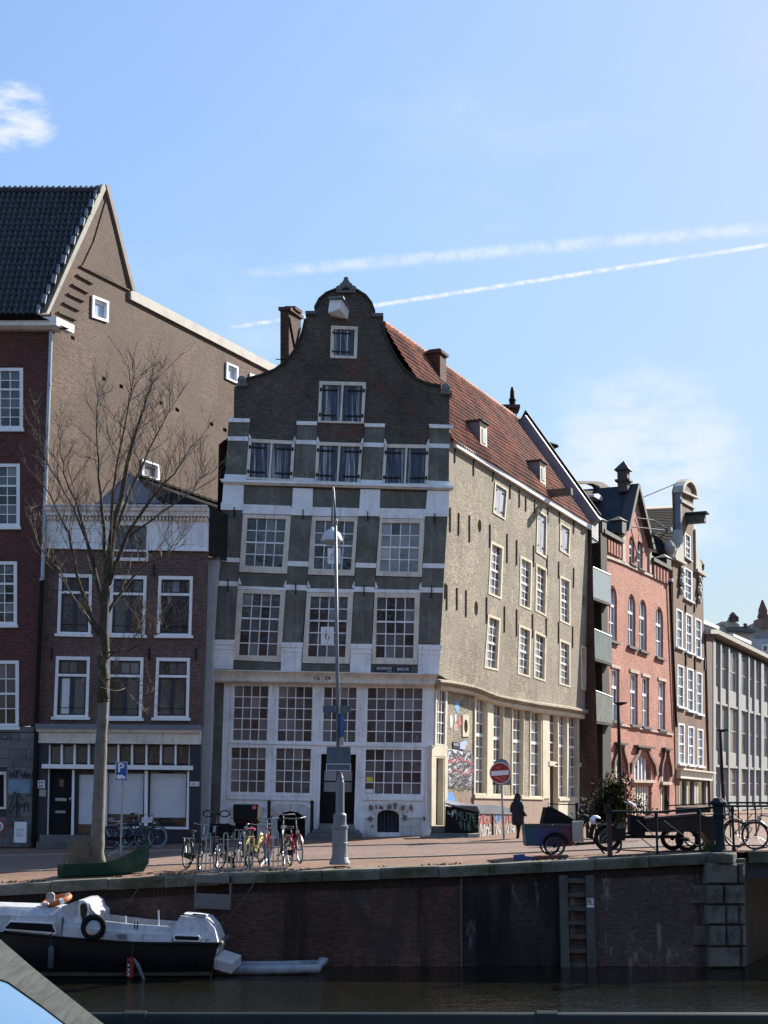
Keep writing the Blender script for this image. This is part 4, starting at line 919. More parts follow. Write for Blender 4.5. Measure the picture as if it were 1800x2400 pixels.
# corner door steps
st = thing('corner_steps', 'low stone steps at the corner door of the warehouse', 'steps', PF0.at(zh(150, 1640)))
PT = YP(50.6)
for k, (a, f_, mt_) in enumerate((((55, 1490, 235, 1492, 235, 1550, 50, 1550), -.5, MT['stone']), ((45, 1552, 480, 1554, 480, 1580, 40, 1580), .0, MT['stone']), ((-40, 1580, 385, 1585, 380, 1642, -40, 1640), .5, MT['stone']))):
    MB().prism(PT, L(zh, *a), f_, -1.2).build('step', mt_, st)
MB().prism(PT, L(zh, 380, 1556, 482, 1552, 482, 1644, 380, 1644), .3, -1.0).build('side_block', MT['concrete'], st)
# --- roof
RA, RB = YP(52.25).at((898, 761)), YP(70.0).at((1213, 986))
EA, EB = PS1.at(zg(150, 372), .15), PS1.at(zg(1048, 912), .15)
RA.x = min(RA.x, .1)
def roofgrid(A, B, C, D, nu, nv, amp, step):   # A-B eave, D-C ridge
    nrm = (B - A).cross(D - A).normalized()
    if nrm.z < 0: nrm = -nrm
    mb = MB(); per = 6
    for j in range(nv):
        t0, t1 = j / nv, (j + 1.06) / nv
        rows = []
        for t, lift in ((t0, step), (t1, 0.0)):
            row = []
            for i in range(nu * per + 1):
                u = i / (nu * per); ph = (i % per) / per
                h = amp * (math.sin(2 * math.pi * ph) * .6 + .4 * math.sin(2 * math.pi * ph * 2 + .6))
                p = (A * (1 - u) + B * u) * (1 - t) + (D * (1 - u) + C * u) * t
                jit = .012 * (noise.noise(V((i // per * 1.3, j * 1.7, 3)))) + .05 * noise.noise(V((u * 6, t * 3, 9)))
                row.append(len(mb.v)); mb.v.append(p + nrm * (h + lift + jit))
            rows.append(row)
        for i in range(nu * per): mb.f.append((rows[0][i], rows[0][i + 1], rows[1][i + 1], rows[1][i]))
        for i in range(nu * per):    # lower lip
            a_, b_ = mb.v[rows[0][i]], mb.v[rows[0][i + 1]]
            mb.poly([a_, b_, b_ - nrm * .05, a_ - nrm * .05])
    return mb
roofgrid(EA, EB, RB, RA, 78, 20, .045, .045).build('roof_tiles', MT['tilered'], MH, uv=False, kind='stuff')
EL = V((-6.0, 52.3, EA.z)); EL2 = EL + (EB - EA)
MB().poly([EL, EL2, RB, RA]).build('far_roof_slope', MT['tilered'], MH)
BK = EL2 - V((0, 0, 0))
MB().poly([EB, V((EB.x, EB.y, 0)), V((EL2.x, EL2.y, 0)), EL2, RB]).build('rear_wall', MT['chimbrick'], MH)
MB().poly([EL, EL2, V((EL2.x, EL2.y, 0)), V((EL.x, EL.y, 0))]).build('left_wall', MT['chimbrick'], MH)
# ridge tiles and verge
mb = MB(); n_ = 44
for i in range(n_):
    a, b = RA.lerp(RB, i / n_), RA.lerp(RB, (i + 1.05) / n_); mb.tube([a + V((0, 0, .02)), b + V((0, 0, .06))], [.13, .15], 8)
mb.build('ridge_tiles', MT['tilered'], MH, kind='stuff', uv=False)
mb = MB(); nv_ = V((DV.y, -DV.x, 0)) * .0 + V((0, 0, 1))
d_ = (RB - EB)
mb.obox(EB + DV * .02, d_, DV * .5, V((.35, -.1, .28))); mb.build('verge_flashing', MT['lead'], MH)
MB().obox(EB + DV * .5, d_ * 1.02, DV * .12, V((.3, -.1, .55))).build('verge_edge', MT['black'], MH)
# dormers
def rpt(u, t): return (EA * (1 - u) + EB * u) * (1 - t) + (RA * (1 - u) + RB * u) * t
nside = V((DV.y, -DV.x, 0)); 
for u0, u1, t0, hgt, mt_f in ((.22, .262, .16, 1.1, 'creamside'), (.65, .692, .16, 1.1, 'creamside')):
    base = rpt((u0 + u1) / 2, t0); base = base + V((0, 0, -.15)); wd = (rpt(u1, t0) - rpt(u0, t0)).length
    d_ = MB().obox(base - DV * wd / 2, DV * wd, -nside * 1.5, V((0, 0, hgt))).build('dormer', MT['lead'], MH)
    PD = Plane(base, nside)
    A = base - DV * wd / 2 + nside * .03
    MB().obox(A, DV * wd, nside * .03, V((0, 0, hgt))).build('dormer_front', MT[mt_f], d_)
    MB().obox(A + DV * wd * .25 + V((0, 0, .3)) + nside * .035, DV * wd * .5, nside * .02, V((0, 0, hgt - .55))).build('dormer_shutter', MT['shutterside'], d_)
    MB().obox(A - DV * .1 + V((0, 0, hgt)) - nside * 1.6, DV * (wd + .2), nside * 1.75, V((0, 0, .07))).build('dormer_roof', MT['slate'], d_)
b0 = PS1.at(zg(855, 725), .1)
MB().obox(PS1.at(zg(790, 730), -.5), DV * .3, nside * 1.5, V((0, 0, .3))).build('hoist_beam', MT['timber'], MH)
# chimneys
lc = MB(); Pc = YP(53.2)
A_ = [Pc.at(p) for p in L(zd, 434, 245, 490, 245, 490, 640, 434, 640)]
w_ = (A_[1] - A_[0]).length
lc = thing('brick_chimney', 'tall dark brick chimney with iron ties on the left roof slope of the warehouse', 'chimney', A_[3])
sh_ = DV * 1.0
MB().obox(A_[3], A_[2] - A_[3], sh_ , A_[0] - A_[3]).build('stack', MT['chimbrick'], lc)
MB().obox(A_[0] - V((.07, .07, 0)) - (A_[1] - A_[0]).normalized() * .0, (A_[1] - A_[0]) + V((.14, 0, 0)), sh_ * 1.08 + V((0, .1, 0)), V((0, 0, .14))).build('cap', MT['chimbrick'], lc)
MB().obox(A_[0] + V((.15, .2, .14)), V((.4, 0, 0)), sh_ * .6, V((0, 0, .12))).build('pot', MT['chimbrick'], lc)
ir = MB()
a_, b_ = A_[1] + V((0, -.02, -.3)), A_[2] + V((0, 0, 2.2)) + sh_
p1 = A_[1] + V((.02, -.02, -.25)); p2 = A_[1] + sh_ * .95 + V((.02, -.03, -2.3)); p3 = A_[1] + V((.02, -.02, -2.6)); p4 = A_[1] + sh_ * .95 + V((.02, -.03, -.4))
ir.tube([p1, p2], .025, 5).tube([p3, p4], .025, 5).tube([A_[0] + V((-.15, -.03, -1.9)), A_[1] + V((0, -.03, -1.9)), A_[1] + sh_ + V((.1, -.03, -1.9))], .02, 5).build('iron_ties', MT['iron'], lc)
rc = thing('brick_chimney', 'squat dark brick chimney on the red roof ridge', 'chimney', RA.lerp(RB, .2))
c_ = YP(56.5).at(zd(1450, 660)); tp = YP(56.5).at(zd(1450, 520)); hh = tp.z - c_.z
MB().box(c_ + V((0, .3, hh / 2 - .4)), (.55, .7, hh + .75), -.4).build('stack', MT['chimbrick'], rc)
MB().box(tp + V((0, .3, .05)), (.7, .86, .12), -.4).build('cap', MT['chimbrick'], rc)
MB().box(tp + V((0, .3, .15)), (.5, .6, .08), -.4).build('upper_cap', MT['chimbrick'], rc)
rc = thing('brick_chimney', 'dark chimney with a small pot at the far end of the red roof', 'chimney', RB)
c_ = YP(69.5).at(zg(532, 230)); tp = YP(69.5).at(zg(532, 160)); hh = tp.z - c_.z
MB().box(c_ + V((0, .3, hh / 2 - .4)), (.75, .9, hh + .8)).build('stack', MT['chimbrick'], rc)
MB().box(tp + V((0, .3, .06)), (1.05, 1.2, .16)).build('cap', MT['chimbrick'], rc)
MB().lathe(tp + V((.2, .2, .14)), [(.13, 0), (.16, .3), (.2, .34), (.12, .45), (.1, .8), (.05, 1.0)], 8).build('pot', MT['black'], rc)
# ================================================================== tall brick house on the left
zD = Z(0, 0, 1 / 1.085)
LB = thing('brick_townhouse', 'tall dark red brick house with black tiled roof and huge blind brown side wall', 'house', PLF.at((60, 1985)))
LW = [rect(zD, -48, 795, 50, 927), rect(zD, -52, 1002, 43, 1138), rect(zD, -58, 1213, 37, 1350), rect(zD, -58, 1427, 41, 1570)]
MB().wall(PLF, L(zD, -260, 700) + [(124, 760), (88, 1700)] + L(zD, -260, 1567), LW, 0, .35).build('front_wall', MT['lbfront'], LB)
for k, q in enumerate(LW):
    g_ = inset(q, .07, .05, .075, .05)
    window(LB, PLF, q, g_, 4, 6 if k < 3 else 4, MT['whiteclean'], MT['glass'], rail=2 if k < 3 else 2, f=.03, d=.2, gd=-.05, barw=.03, railw=.07)
    MB().prism(PLF, sub(q, -.03, 1.0, 1.03, 1.045), .1, -.1).build('sill', MT['whiteclean'], LB)
MB().prism(PLF, L(zc, -200, 305, 250, 305, 248, 345, -200, 340), .08, -.2).build('stone_band', MT['stone'], LB)
# stone base: coursed blocks
r_ = random.Random(3); y = 348
rows = [48, 62, 68, 62, 60, 78, 62, 72, 70, 70, 70, 70]
k = 0
for hgt in rows:
    x = -120 - r_.randint(0, 60)
    if y > 1135: break
    while x < 242:
        w_ = r_.choice((62, 84, 110, 130)); x2 = min(x + w_, 246 - (y - 345) * .028)
        if 246 - x2 < 30: x2 = 246 - (y - 345) * .028
        y2 = min(y + hgt, 1142)
        op = not (x2 < -90 or x > 48 or y2 < 615 or y > 880)
        if op and x < 48:
            xs_ = max(x, 50)
            if x2 - xs_ > 12: MB().prism(PLF, rect(zc, xs_ + 1.2, y + 1.2, x2 - 1.2, y2 - 1.2), .05 + r_.uniform(0, .02), -.2).build('stone_block', MT['stone'], LB)
        elif x2 - x > 4: MB().prism(PLF, rect(zc, x + 1.2, y + 1.2, x2 - 1.2, y2 - 1.2), .05 + r_.uniform(0, .02), -.2).build('stone_block', MT['stone'], LB)
        x = x2
        if x > 240 - (y - 345) * .028: break
    y += hgt
MB().prism(PLF, L(zc, -200, 340, 247, 345, 226, 1148, -200, 1148), .02, -.2).build('base_mortar', M('dark_mortar', (.06, .06, .06), .9), LB)
q = rect(zc, -90, 618, 48, 878)
MB().ringq(PLF, q, inset(q, .06, .08, .12, .06), .09, -.1).build('base_window', MT['cream'], LB)
MB().prism(PLF, inset(q, .06, .08, .12, .06), .035, .022).build('base_window_pane', MT['black'], LB)
gk = M('black_spray_paint', (.012, .012, .014), .6)
for i, a in enumerate(((70, 612, 118, 662), (112, 610, 165, 662), (165, 612, 190, 665), (185, 612, 232, 668), (75, 760, 170, 850), (60, 835, 150, 935), (140, 830, 205, 900))):
    squiggle(PLF, rect(zc, *a), 26, .028, 1.5, 20 + i, 1.6).build('graffiti_stroke', gk, LB, uv=False).location.y -= .075
MB().prism(PLF, rect(zc, 62, 672, 215, 768), .078, .06).build('pale_blue_patch', M('pale_blue_spray', (.20, .30, .38), .8, var=.3, vs_=5), LB)
MB().lathe(PLF.at(zc(43, 380), .06), [(.05, 0), (.05, .1), (.02, .16)], 8, (0, -1, 0)).build('wall_lamp', MT['steel'], LB)
# cornice, roof, tiles
PC = YP(49.45)
secs = []
for p0 in ((-140, 0), (za(338, 0)[0], 2)):
    y0 = za(0, 868)[1] + p0[1]; row = []
    for dy, d in ((0, 0), (10, .0), (12, -.05), (19, -.08), (24, -.3), (24, -.7), (0, -.7)): row.append(PC.at((p0[0], y0 + dy), d))
    secs.append(row)
end = []
for dy, d in ((0, 0), (10, .0), (12, -.05), (19, -.08), (24, -.3), (24, -.7), (0, -.7)): end.append(PC.at((za(338, 0)[0], za(0, 870)[1] + dy), d))
MB().loft(secs).build('eave_cornice', MT['white'], LB)
c0 = PC.at(za(338, 870)); c1 = PC.at(za(338, 932)); c0.x -= .01
MB().obox(V((c0.x - .25, c0.y + .02, c1.z + .06)), V((.25, 0, 0)) + V((.28, .75, 0)) * 0 + V((.02, 0, 0)), V((.44, 1.0, 0)) * .95, V((0, 0, c0.z - c1.z - .08))).build('cornice_return', MT['white'], LB)
ERp, RRp = PLS.at(za(222, 862)), PLS.at(za(590, 120))
ELp, RLp = V((-17.5, ERp.y, ERp.z)), V((-17.5, RRp.y, RRp.z))
ud = V((1, 0, 0)); sd_ = (RRp - ERp); slope = V((0, sd_.y, sd_.z)).normalized(); nrm = ud.cross(slope).normalized()
MB().poly([ELp, ERp, RRp, RLp]).build('roof_underlay', MT['black'], LB)
MB().poly([V((-17.5, 49.9, ERp.z - .3)), V((-11.0, 49.9, ERp.z - .3)), ERp, ELp]).build('eave_board', MT['black'], LB)
tw, th = .205, .31; ln = V((0, sd_.y, sd_.z)).length; nrow = int(ln / th) + 1
tile = MB()
for i in range(6):
    def pf(i): t = i / 6; return (t * tw * 1.08, .045 * math.sin(2 * math.pi * t - .4) + .03)
    a, b = pf(i), pf(i + 1)
    tile.poly([(a[0], 0, a[1] + .025), (b[0], 0, b[1] + .025), (b[0], th * 1.12, b[1]), (a[0], th * 1.12, a[1])])
    tile.poly([(a[0], 0, a[1] - .015), (b[0], 0, b[1] - .015), (b[0], 0, b[1] + .025), (a[0], 0, a[1] + .025)])
tmesh = bpy.data.meshes.new('roof_tile'); tmesh.from_pydata([tuple(p) for p in tile.v], [], tile.f); tmesh.materials.append(MT['tiledark'])
rot = Matrix((ud, slope, nrm)).transposed().to_4x4()
cand = []
for j in range(nrow):
    yy = j * th; fr = yy / ln
    xr = ERp.x + (RRp.x - ERp.x) * fr
    x = -17.2 + (0)
    while x < xr - .05:
        p = V((x, ERp.y, ERp.z)) + slope * yy + nrm * .02
        cand.append(p); x += tw
cand.sort(key=lambda p: -p.x)
vis = [p for p in cand if p.x > -.262 * p.y - .3]; oth = [p for p in cand if not (p.x > -.262 * p.y - .3)]
vis.sort(key=lambda p: p.x, reverse=True)
for p in vis[:300]:
    o = bpy.data.objects.new('roof_tile', tmesh); COL.objects.link(o); o.parent = LB
    o.matrix_local = Matrix.Translation(p - ORI[LB.name] + V((random.uniform(-.008, .008), 0, 0))) @ rot @ Matrix.Rotation(random.uniform(-.03, .03), 4, 'Z')
mb = MB()
for p in vis[300:] + oth:
    k0 = len(mb.v); mb.v += [p + (rot @ q) for q in tile.v]; mb.f += [tuple(k0 + i for i in f_) for f_ in tile.f]
mb.build('roof_tiles', MT['tiledark'], LB, uv=False, kind='stuff')
mb = MB()
for i in range(18):
    a = V((-17.5 + i * .42, RRp.y, RRp.z)); 
    if a.x > RRp.x - .3: break
    mb.tube([a, a + V((.44, 0, .0))], [.12, .14], 8)
mb.build('ridge_tiles', MT['tiledark'], LB, kind='stuff', uv=False)
MB().poly([RLp, RRp, RRp + V((1.4, 4, -6)), RLp + V((0, 4, -6))]).build('rear_roof_slope', MT['tiledark'], LB)
# blind side wall
LSW = [quad(za, 548, 745, 645, 783, 642, 910, 545, 878), quad(za, 1350, 1145, 1420, 1175, 1418, 1278, 1348, 1245), quad(za, 1490, 1212, 1560, 1240, 1560, 1330, 1488, 1300), quad(za, 845, 1725, 950, 1762, 948, 1860, 843, 1825), quad(za, 1342, 1610, 1420, 1640, 1418, 1745, 1338, 1715)]
HOLES = [(425, 985), (612, 1230), (715, 1275), (955, 1375), (1050, 1415), (1255, 1500), (1335, 1535)]
HQ = [L(za, x, y, x + 22, y + 10, x + 21, y + 32, x - 1, y + 22) for x, y in HOLES]
outer = [(124, 770)] + L(za, 300, 800, 620, 92, 790, 722, 1900, 1310, 1900, 2500) + [(500, 1990), (78, 1990)]
MB().wall(PLS, outer, LSW + HQ, 0, .3).build('side_wall', MT['lbside'], LB)
for h in HQ: MB().prism(PLS, h, -.2, -.25).build('wall_recess', MT['black'], LB)
for q in LSW:
    w = MB().ringq(PLS, q, inset(q, .12, .11, .12, .11), .06, -.2).build('small_window', MT['white'], LB)
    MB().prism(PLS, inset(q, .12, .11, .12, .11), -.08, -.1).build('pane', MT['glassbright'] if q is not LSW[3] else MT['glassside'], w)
    MB().prism(PLS, sub(q, .12, .12, .88, .26), -.03, -.07).build('roller_blind', MT['white'], w)
for a, d in ((L(za, 606, 82, 624, 86, 630, 100, 282, 860, 268, 850), .08), ):
    MB().prism(PLS, a, d, -.28).build('verge_coping', MT['concrete'], LB)
MB().prism(PLS, L(za, 622, 84, 640, 90, 800, 722, 782, 722), .1, -.3).build('verge_coping', M('dull_verge', (.25, .21, .18), .8), LB)
MB().prism(PLS, L(za, 770, 722, 800, 726, 1900, 1302, 1900, 1350, 772, 772), .10, -.4).build('parapet_coping', M('parapet_stone', (.50, .47, .42), .8, var=.2), LB)
# raised brick triangle panel and corbel ledges
MB().prism(PLS, L(za, 628, 190, 645, 225, 752, 705, 640, 640, 490, 570, 560, 420), .035, 0).build('brick_panel', MT['lbside'], LB)
for a in ((480, 566, 768, 712, 768, 720, 480, 576), (460, 620, 552, 672, 552, 680, 460, 629), (430, 676, 525, 728, 525, 736, 430, 685), (405, 732, 500, 778, 500, 786, 405, 741), (378, 786, 472, 834, 472, 842, 378, 795), (345, 842, 452, 890, 452, 898, 345, 851)):
    MB().prism(PLS, L(za, *a), .07, 0).build('brick_ledge', MT['lbside'], LB)
# stepped white mortar flashing along the verge
for i in range(13):
    t = (i + .5) / 13; p = ERp.lerp(RRp, t) + V((-.12, -.02, .02)); 
    MB().obox(p - slope * .28 + V((.04, 0, 0)), V((.10 + .05 * (i % 2), 0, 0)), slope * .42, nrm * .09).build('verge_flashing', MT['lead'], LB)
# drainpipe
dp = MB(); pa, pb = PLF.at((121, 780), .12), PLF.at((89, 1650), .12); pc_ = PLF.at((80, 1985), .12)
MB().tube([pa, PLF.at((101, 1360), .12)], .07, 10).build('downpipe', MT['zinc'], LB)
MB().tube([PLF.at((101, 1360), .13), pb, pc_], .075, 10).build('downpipe', MT['black'], LB)
for v_ in (905, 1050, 1200, 1362): 
    u_ = 121 - (v_ - 780) * .0365; c_ = PLF.at((u_, v_), .12); MB().lathe(c_, [(.09, 0), (.09, .06)], 10).build('pipe_bracket', MT['zinc'], LB)
# leaning white board, round sign
bx = thing('white_placard', 'white board with small dark writing leaning on the stone base by the dark drainpipe', 'board', YP(49.5).at(zc(140, 1112)))
PB = YP(49.55)
MB().prism(PB, L(zc, 104, 965, 186, 968, 182, 1112, 98, 1108), .06, -.05).build('panel', MT['paper'], bx)
for i in range(5): text(('anne door', 'wil je niet', 'hier plassen', 'dank u', 'bewoners')[i], PB, rect(zc, 112 + i % 2 * 6, 1012 + i * 12, 172 - i % 3 * 6, 1020 + i * 12), MT['iron'], bx, off=.064)
rs2 = thing('round_road_sign', 'round white road sign with red rim low on the grey stone base', 'sign', YP(49.6).at(zc(-5, 1045)))
c_ = YP(49.6).at(zc(-8, 998)); rr = 43 / 2.9625 / F * 50
MB().lathe(c_, [(rr, 0), (rr, .02)], 24, (0, -1, 0)).build('rim', M('sign_red', (.42, .02, .025), .4, var=.15), rs2)
MB().lathe(c_ + V((0, -.022, 0)), [(rr * .74, 0), (rr * .74, .006)], 24, (0, -1, 0)).build('disc', MT['paper'], rs2)
text('30', YP(49.6), rect(zc, -30, 982, 14, 1014), MT['black'], rs2, off=.04, bold=.01)
MB().tube([c_ + V((0, .03, rr)), V((c_.x, c_.y + .03, gz(c_.x, c_.y)))], .028, 8).build('pole', MT['steel'], rs2)
# ================================================================== house no. 105
H5 = thing('canal_house', 'low brown brick house with white dentil cornice and a navy shopfront numbered 105', 'house', P5.at((280, 1980)))
HW1 = [quad(zb, 412, 724, 640, 730, 632, 1165, 396, 1160), quad(zb, 770, 736, 1020, 740, 1006, 1172, 752, 1168), quad(zb, 1102, 740, 1340, 744, 1328, 1174, 1088, 1172)]
HW2 = [quad(zb, 390, 1298, 626, 1302, 612, 1740, 372, 1738), quad(zb, 745, 1302, 998, 1306, 984, 1748, 738, 1746), quad(zb, 1087, 1307, 1320, 1310, 1310, 1746, 1068, 1744)]
MB().wall(P5, L(zb, 300, 540, 1442, 562, 1430, 1000, 1405, 1790, 244, 1790, 280, 1000), HW1 + HW2, 0, .3).build('front_wall', MT['brick105'], H5)
aw = quad(zb, 782, 385, 1032, 388, 1030, 640, 776, 636)
for q in HW1 + HW2:
    # segmental head: the frame's top is a little arched
    pts_o = [bq(q, 0, .015), bq(q, .25, -.008), bq(q, .5, -.016), bq(q, .75, -.008), bq(q, 1, .015)]
    g_ = inset(q, .085, .055, .085, .075)
    w = MB().ringq(P5, q, g_, .035, -.2).build('window', MT['whiteclean'], H5)
    MB().prism(P5, sub(q, .08, .275, .92, .315), .03, -.12).build('transom', MT['whiteclean'], w)
    up, lo = sub(q, .085, .055, .915, .275), sub(q, .085, .315, .915, .925)
    MB().ringq(P5, up, inset(up, .06, .12, .06, .12), -.04, -.1).build('sash_frame', MT['navy'], w)
    for k_ in range(3):
        MB().prism(P5, sub(up, .06 + k_ * .293 + .01, .12, .06 + (k_ + 1) * .293 - .01, .88), -.075, -.085).build('pane', MT['glass'], w)
    for k_ in range(1, 3): MB().prism(P5, sub(up, .06 + k_ * .293 - .012, .1, .06 + k_ * .293 + .012, .9), -.05, -.1).build('glazing_bar', MT['navy'], w)
    for k_ in range(2):
        cs_ = sub(lo, k_ * .5, 0, k_ * .5 + .5, 1)
        MB().ringq(P5, cs_, inset(cs_, .14, .04, .14, .04), -.04, -.1).build('sash_frame', MT['navy'], w)
        MB().prism(P5, inset(cs_, .14, .04, .14, .04), -.075, -.085).build('pane', MT['glass'], w)
    MB().prism(P5, sub(q, -.06, .955, 1.06, 1.0), .10, -.1).build('sill', MT['whiteclean'], w)
    MB().prism(P5, sub(lo, .04, .80, .96, .812), -.01, -.03).build('guard_rail', MT['black'], w)
for x0, x1, y0 in ((388, 640, 690), (768, 1020, 700), (1100, 1342, 705), (366, 630, 1262), (740, 1000, 1270), (1080, 1325, 1272)):
    pass
MB().prism(P5, sub(HW2[0], .2, .34, .42, .9), -.068, -.074).build('curtain', MT['blind'], H5)
for x, y in ((385, 640), (1070, 660), (360, 1240), (1038, 1240), (1362, 1240)): MB().prism(P5, rect(zb, x - 4, y, x + 4, y + 85), .06, 0).build('wall_anchor', MT['iron'], H5)
# cornice
secs = []
for s_ in (0, 1):
    row = []
    for t, d in ((0, .55), (.05, .55), (.09, .48), (.22, .42), (.26, .30), (.42, .26), (.42, -.2), (0, -.2)): row.append(P5.at(bq(quad(zb, 326, 262, 1450, 268, 1446, 425, 324, 418), s_, t), d))
    secs.append(row)
MB().loft(secs).build('crown_cornice', MT['white'], H5)
dn = quad(zb, 330, 330, 1446, 338, 1446, 362, 330, 355)
for i in range(46):
    MB().prism(P5, sub(dn, (i + .15) / 46, 0, (i + .7) / 46, 1), .2, 0).build('dentil', MT['cream'], H5)
MB().wall(P5, L(zb, 312, 352, 1446, 360, 1442, 568, 300, 548), [quad(zb, 790, 392, 1026, 394, 1026, 575, 786, 570)], .07, .3).build('fascia', MT['white'], H5)
for a in ((372, 400, 720, 404, 715, 510, 370, 508), (1110, 395, 1370, 400, 1368, 522, 1106, 518)):
    q = L(zb, *a); MB().ringq(P5, q, inset(q, .04, .1, .04, .1), .095, .06).build('fascia_panel_mould', MT['white'], H5)
for x in (350, 1400):
    for i in range(4): MB().prism(P5, rect(zb, x - 22 + i * 12, 400, x - 15 + i * 12, 540), .1, .06).build('flute', MT['white'], H5)
w = MB().ringq(P5, aw, inset(aw, .06, .02, .05, .09), .09, -.2).build('attic_window', MT['white'], H5)
for k_ in range(2): MB().prism(P5, sub(aw, .1 + k_ * .44, .04, .5 + k_ * .43, .88), -.05, -.07).build('pane', MT['glass'], w)
MB().prism(P5, sub(aw, .48, .02, .54, .9), -.02, -.08).build('mullion', MT['navy'], w)
MB().prism(P5, L(zb, 318, 538, 772, 545, 772, 562, 318, 552), .13, 0).build('fascia_mould', MT['white'], H5)
MB().prism(P5, L(zb, 1034, 550, 1446, 556, 1446, 572, 1034, 566), .13, 0).build('fascia_mould', MT['white'], H5)
# lead-clad pediment dormer and black roof
PM = YP(50.7)
MB().prism(PM, L(zb, 900, 18, 1155, 268, 640, 262), 0, -2.5).build('pediment_dormer', MT['lead'], H5)
MB().box(PM.at(zb(880, 250), .2), (.16, .2, .14)).build('floodlight', MT['paper'], H5)
r0 = YP(52.6).at(zb(975, 62)); e0 = YP(50.4).at(zb(1448, 268)); e0b = e0 + DV * 9; r1 = r0 + DV * 9
eL = YP(50.4).at(zb(326, 264))
MB().poly([e0, e0b, r1, r0]).build('roof_slope', M('black_bitumen', (.013, .013, .015), .95, var=.4, spec=.05), H5)
tz_ = YP(51.0).at(zb(1440, 618)).z
MB().poly([e0, e0b, V((e0b.x, e0b.y, tz_)), V((e0.x, e0.y, tz_))]).build('black_side_wall', M('side_wall_black', (.010, .010, .010), .8, var=.4), H5)  # near-black colour over the whole wall facing the gap
mtile = M('matt_black_tile', (.02, .02, .022), .95, spec=.05)
eM = YP(50.4).at(zb(760, 264)); MB().poly([eM, e0, r0]).build('front_hip', mtile, H5)
mb = MB(); 
for i in range(20): mb.tube([r0.lerp(r1, i / 20) + V((0, 0, .03)), r0.lerp(r1, (i + 1.05) / 20) + V((0, 0, .07))], [.10, .12], 6)
mb.build('ridge_tiles', mtile, H5, kind='stuff', uv=False)
gw_ = thing('infill_wall', 'narrow pale grey rendered wall filling the gap beside the warehouse', 'wall', YP(51.0).at(zc(1430, 1090)))
MB().prism(YP(51.0), L(zb, 1436, 620, 1520, 622, 1500, 800, 1470, 1300) + L(zc, 1478, 0, 1440, 1090, 1386, 1090) + L(zb, 1405, 1780), 0, -.6).build('render_face', MT['wallgrey'], gw_)
MB().prism(YP(51.0), L(zb, 1432, 612, 1524, 614, 1522, 626, 1432, 624), .06, -.7).build('capping', MT['lead'], gw_)
# shopfront
WC, NV = MT['whiteclean'], MT['navy']
MB().prism(P5, L(zc, 262, 288, 1402, 298, 1402, 330, 262, 322), .38, -.1).build('lead_canopy', MT['lead'], H5)
secs = []
for s_ in (0, 1):
    row = []
    for t, d in ((0, .34), (.22, .30), (.26, .22), (.85, .2), (.9, .25), (1, .25), (1, -.1), (0, -.1)): row.append(P5.at(bq(quad(zc, 265, 322, 1398, 330, 1396, 430, 265, 420), s_, t), d))
    secs.append(row)
MB().loft(secs).build('shop_fascia', MT['cream'], H5)
for a in ((265, 420, 345, 422, 330, 1140, 250, 1140), (1320, 430, 1395, 430, 1388, 1120, 1312, 1120)): piece('shop_pilaster', zc, a, NV, .12, -.2, P5, H5)
piece('shop_backing', zc, (340, 420, 1324, 428, 1314, 1115, 326, 1125), NV, -.12, -.2, P5, H5)
tx = [345, 432, 522, 620, 722, 825, 920, 1020, 1120, 1222, 1322]
for i in range(10):
    piece('transom_bar', zc, (tx[i] - 6, 430, tx[i] + 6, 430, tx[i] + 4, 572, tx[i] - 8, 572), WC, .1, -.11, P5, H5)
    piece('transom_pane', zc, (tx[i] + 14, 444, tx[i + 1] - 14, 444, tx[i + 1] - 14, 558, tx[i] + 14, 558), MT['glassshop'], -.05, -.1, P5, H5)
piece('transom_bar', zc, (1316, 430, 1328, 430, 1324, 572, 1312, 572), WC, .1, -.11, P5, H5)
piece('shop_beam', zc, (304, 566, 1346, 578, 1344, 608, 302, 596), WC, .3, -.1, P5, H5)
for a in ((332, 600, 346, 600, 336, 1058, 322, 1058), (506, 606, 520, 606, 514, 1060, 498, 1060), (1008, 612, 1030, 612, 1026, 1010, 1003, 1008), (1304, 614, 1320, 614, 1312, 1016, 1296, 1014), (735, 606, 750, 606, 745, 1005, 730, 1005)): piece('shop_post', zc, a, WC, .11, -.12, P5, H5)
piece('shop_sill', zc, (826, 996, 1316, 1002, 1314, 1018, 824, 1012), WC, .16, -.1, P5, H5)
piece('shop_base', zc, (640, 1012, 1390, 1020, 1388, 1122, 640, 1122), NV, .10, -.1, P5, H5)
d5 = piece('shop_door', zc, (346, 604, 506, 606, 496, 1058, 334, 1058), MT['black'], -.03, -.1, P5, H5)
for a, mt_ in (((412, 670, 444, 670, 442, 725, 410, 725), MT['glassshop']), ((384, 800, 462, 802, 460, 822, 382, 820), MT['steel']), ((384, 888, 454, 889, 453, 906, 383, 905), MT['steel'])): piece('letter_slot', zc, a, mt_, -.015, -.04, P5, d5)
MB().lathe(P5.at(zc(489, 806), -.03), [(.05, 0), (.06, .04), (.03, .08)], 10, (0, -1, 0)).build('door_knob', MT['chrome'], d5)
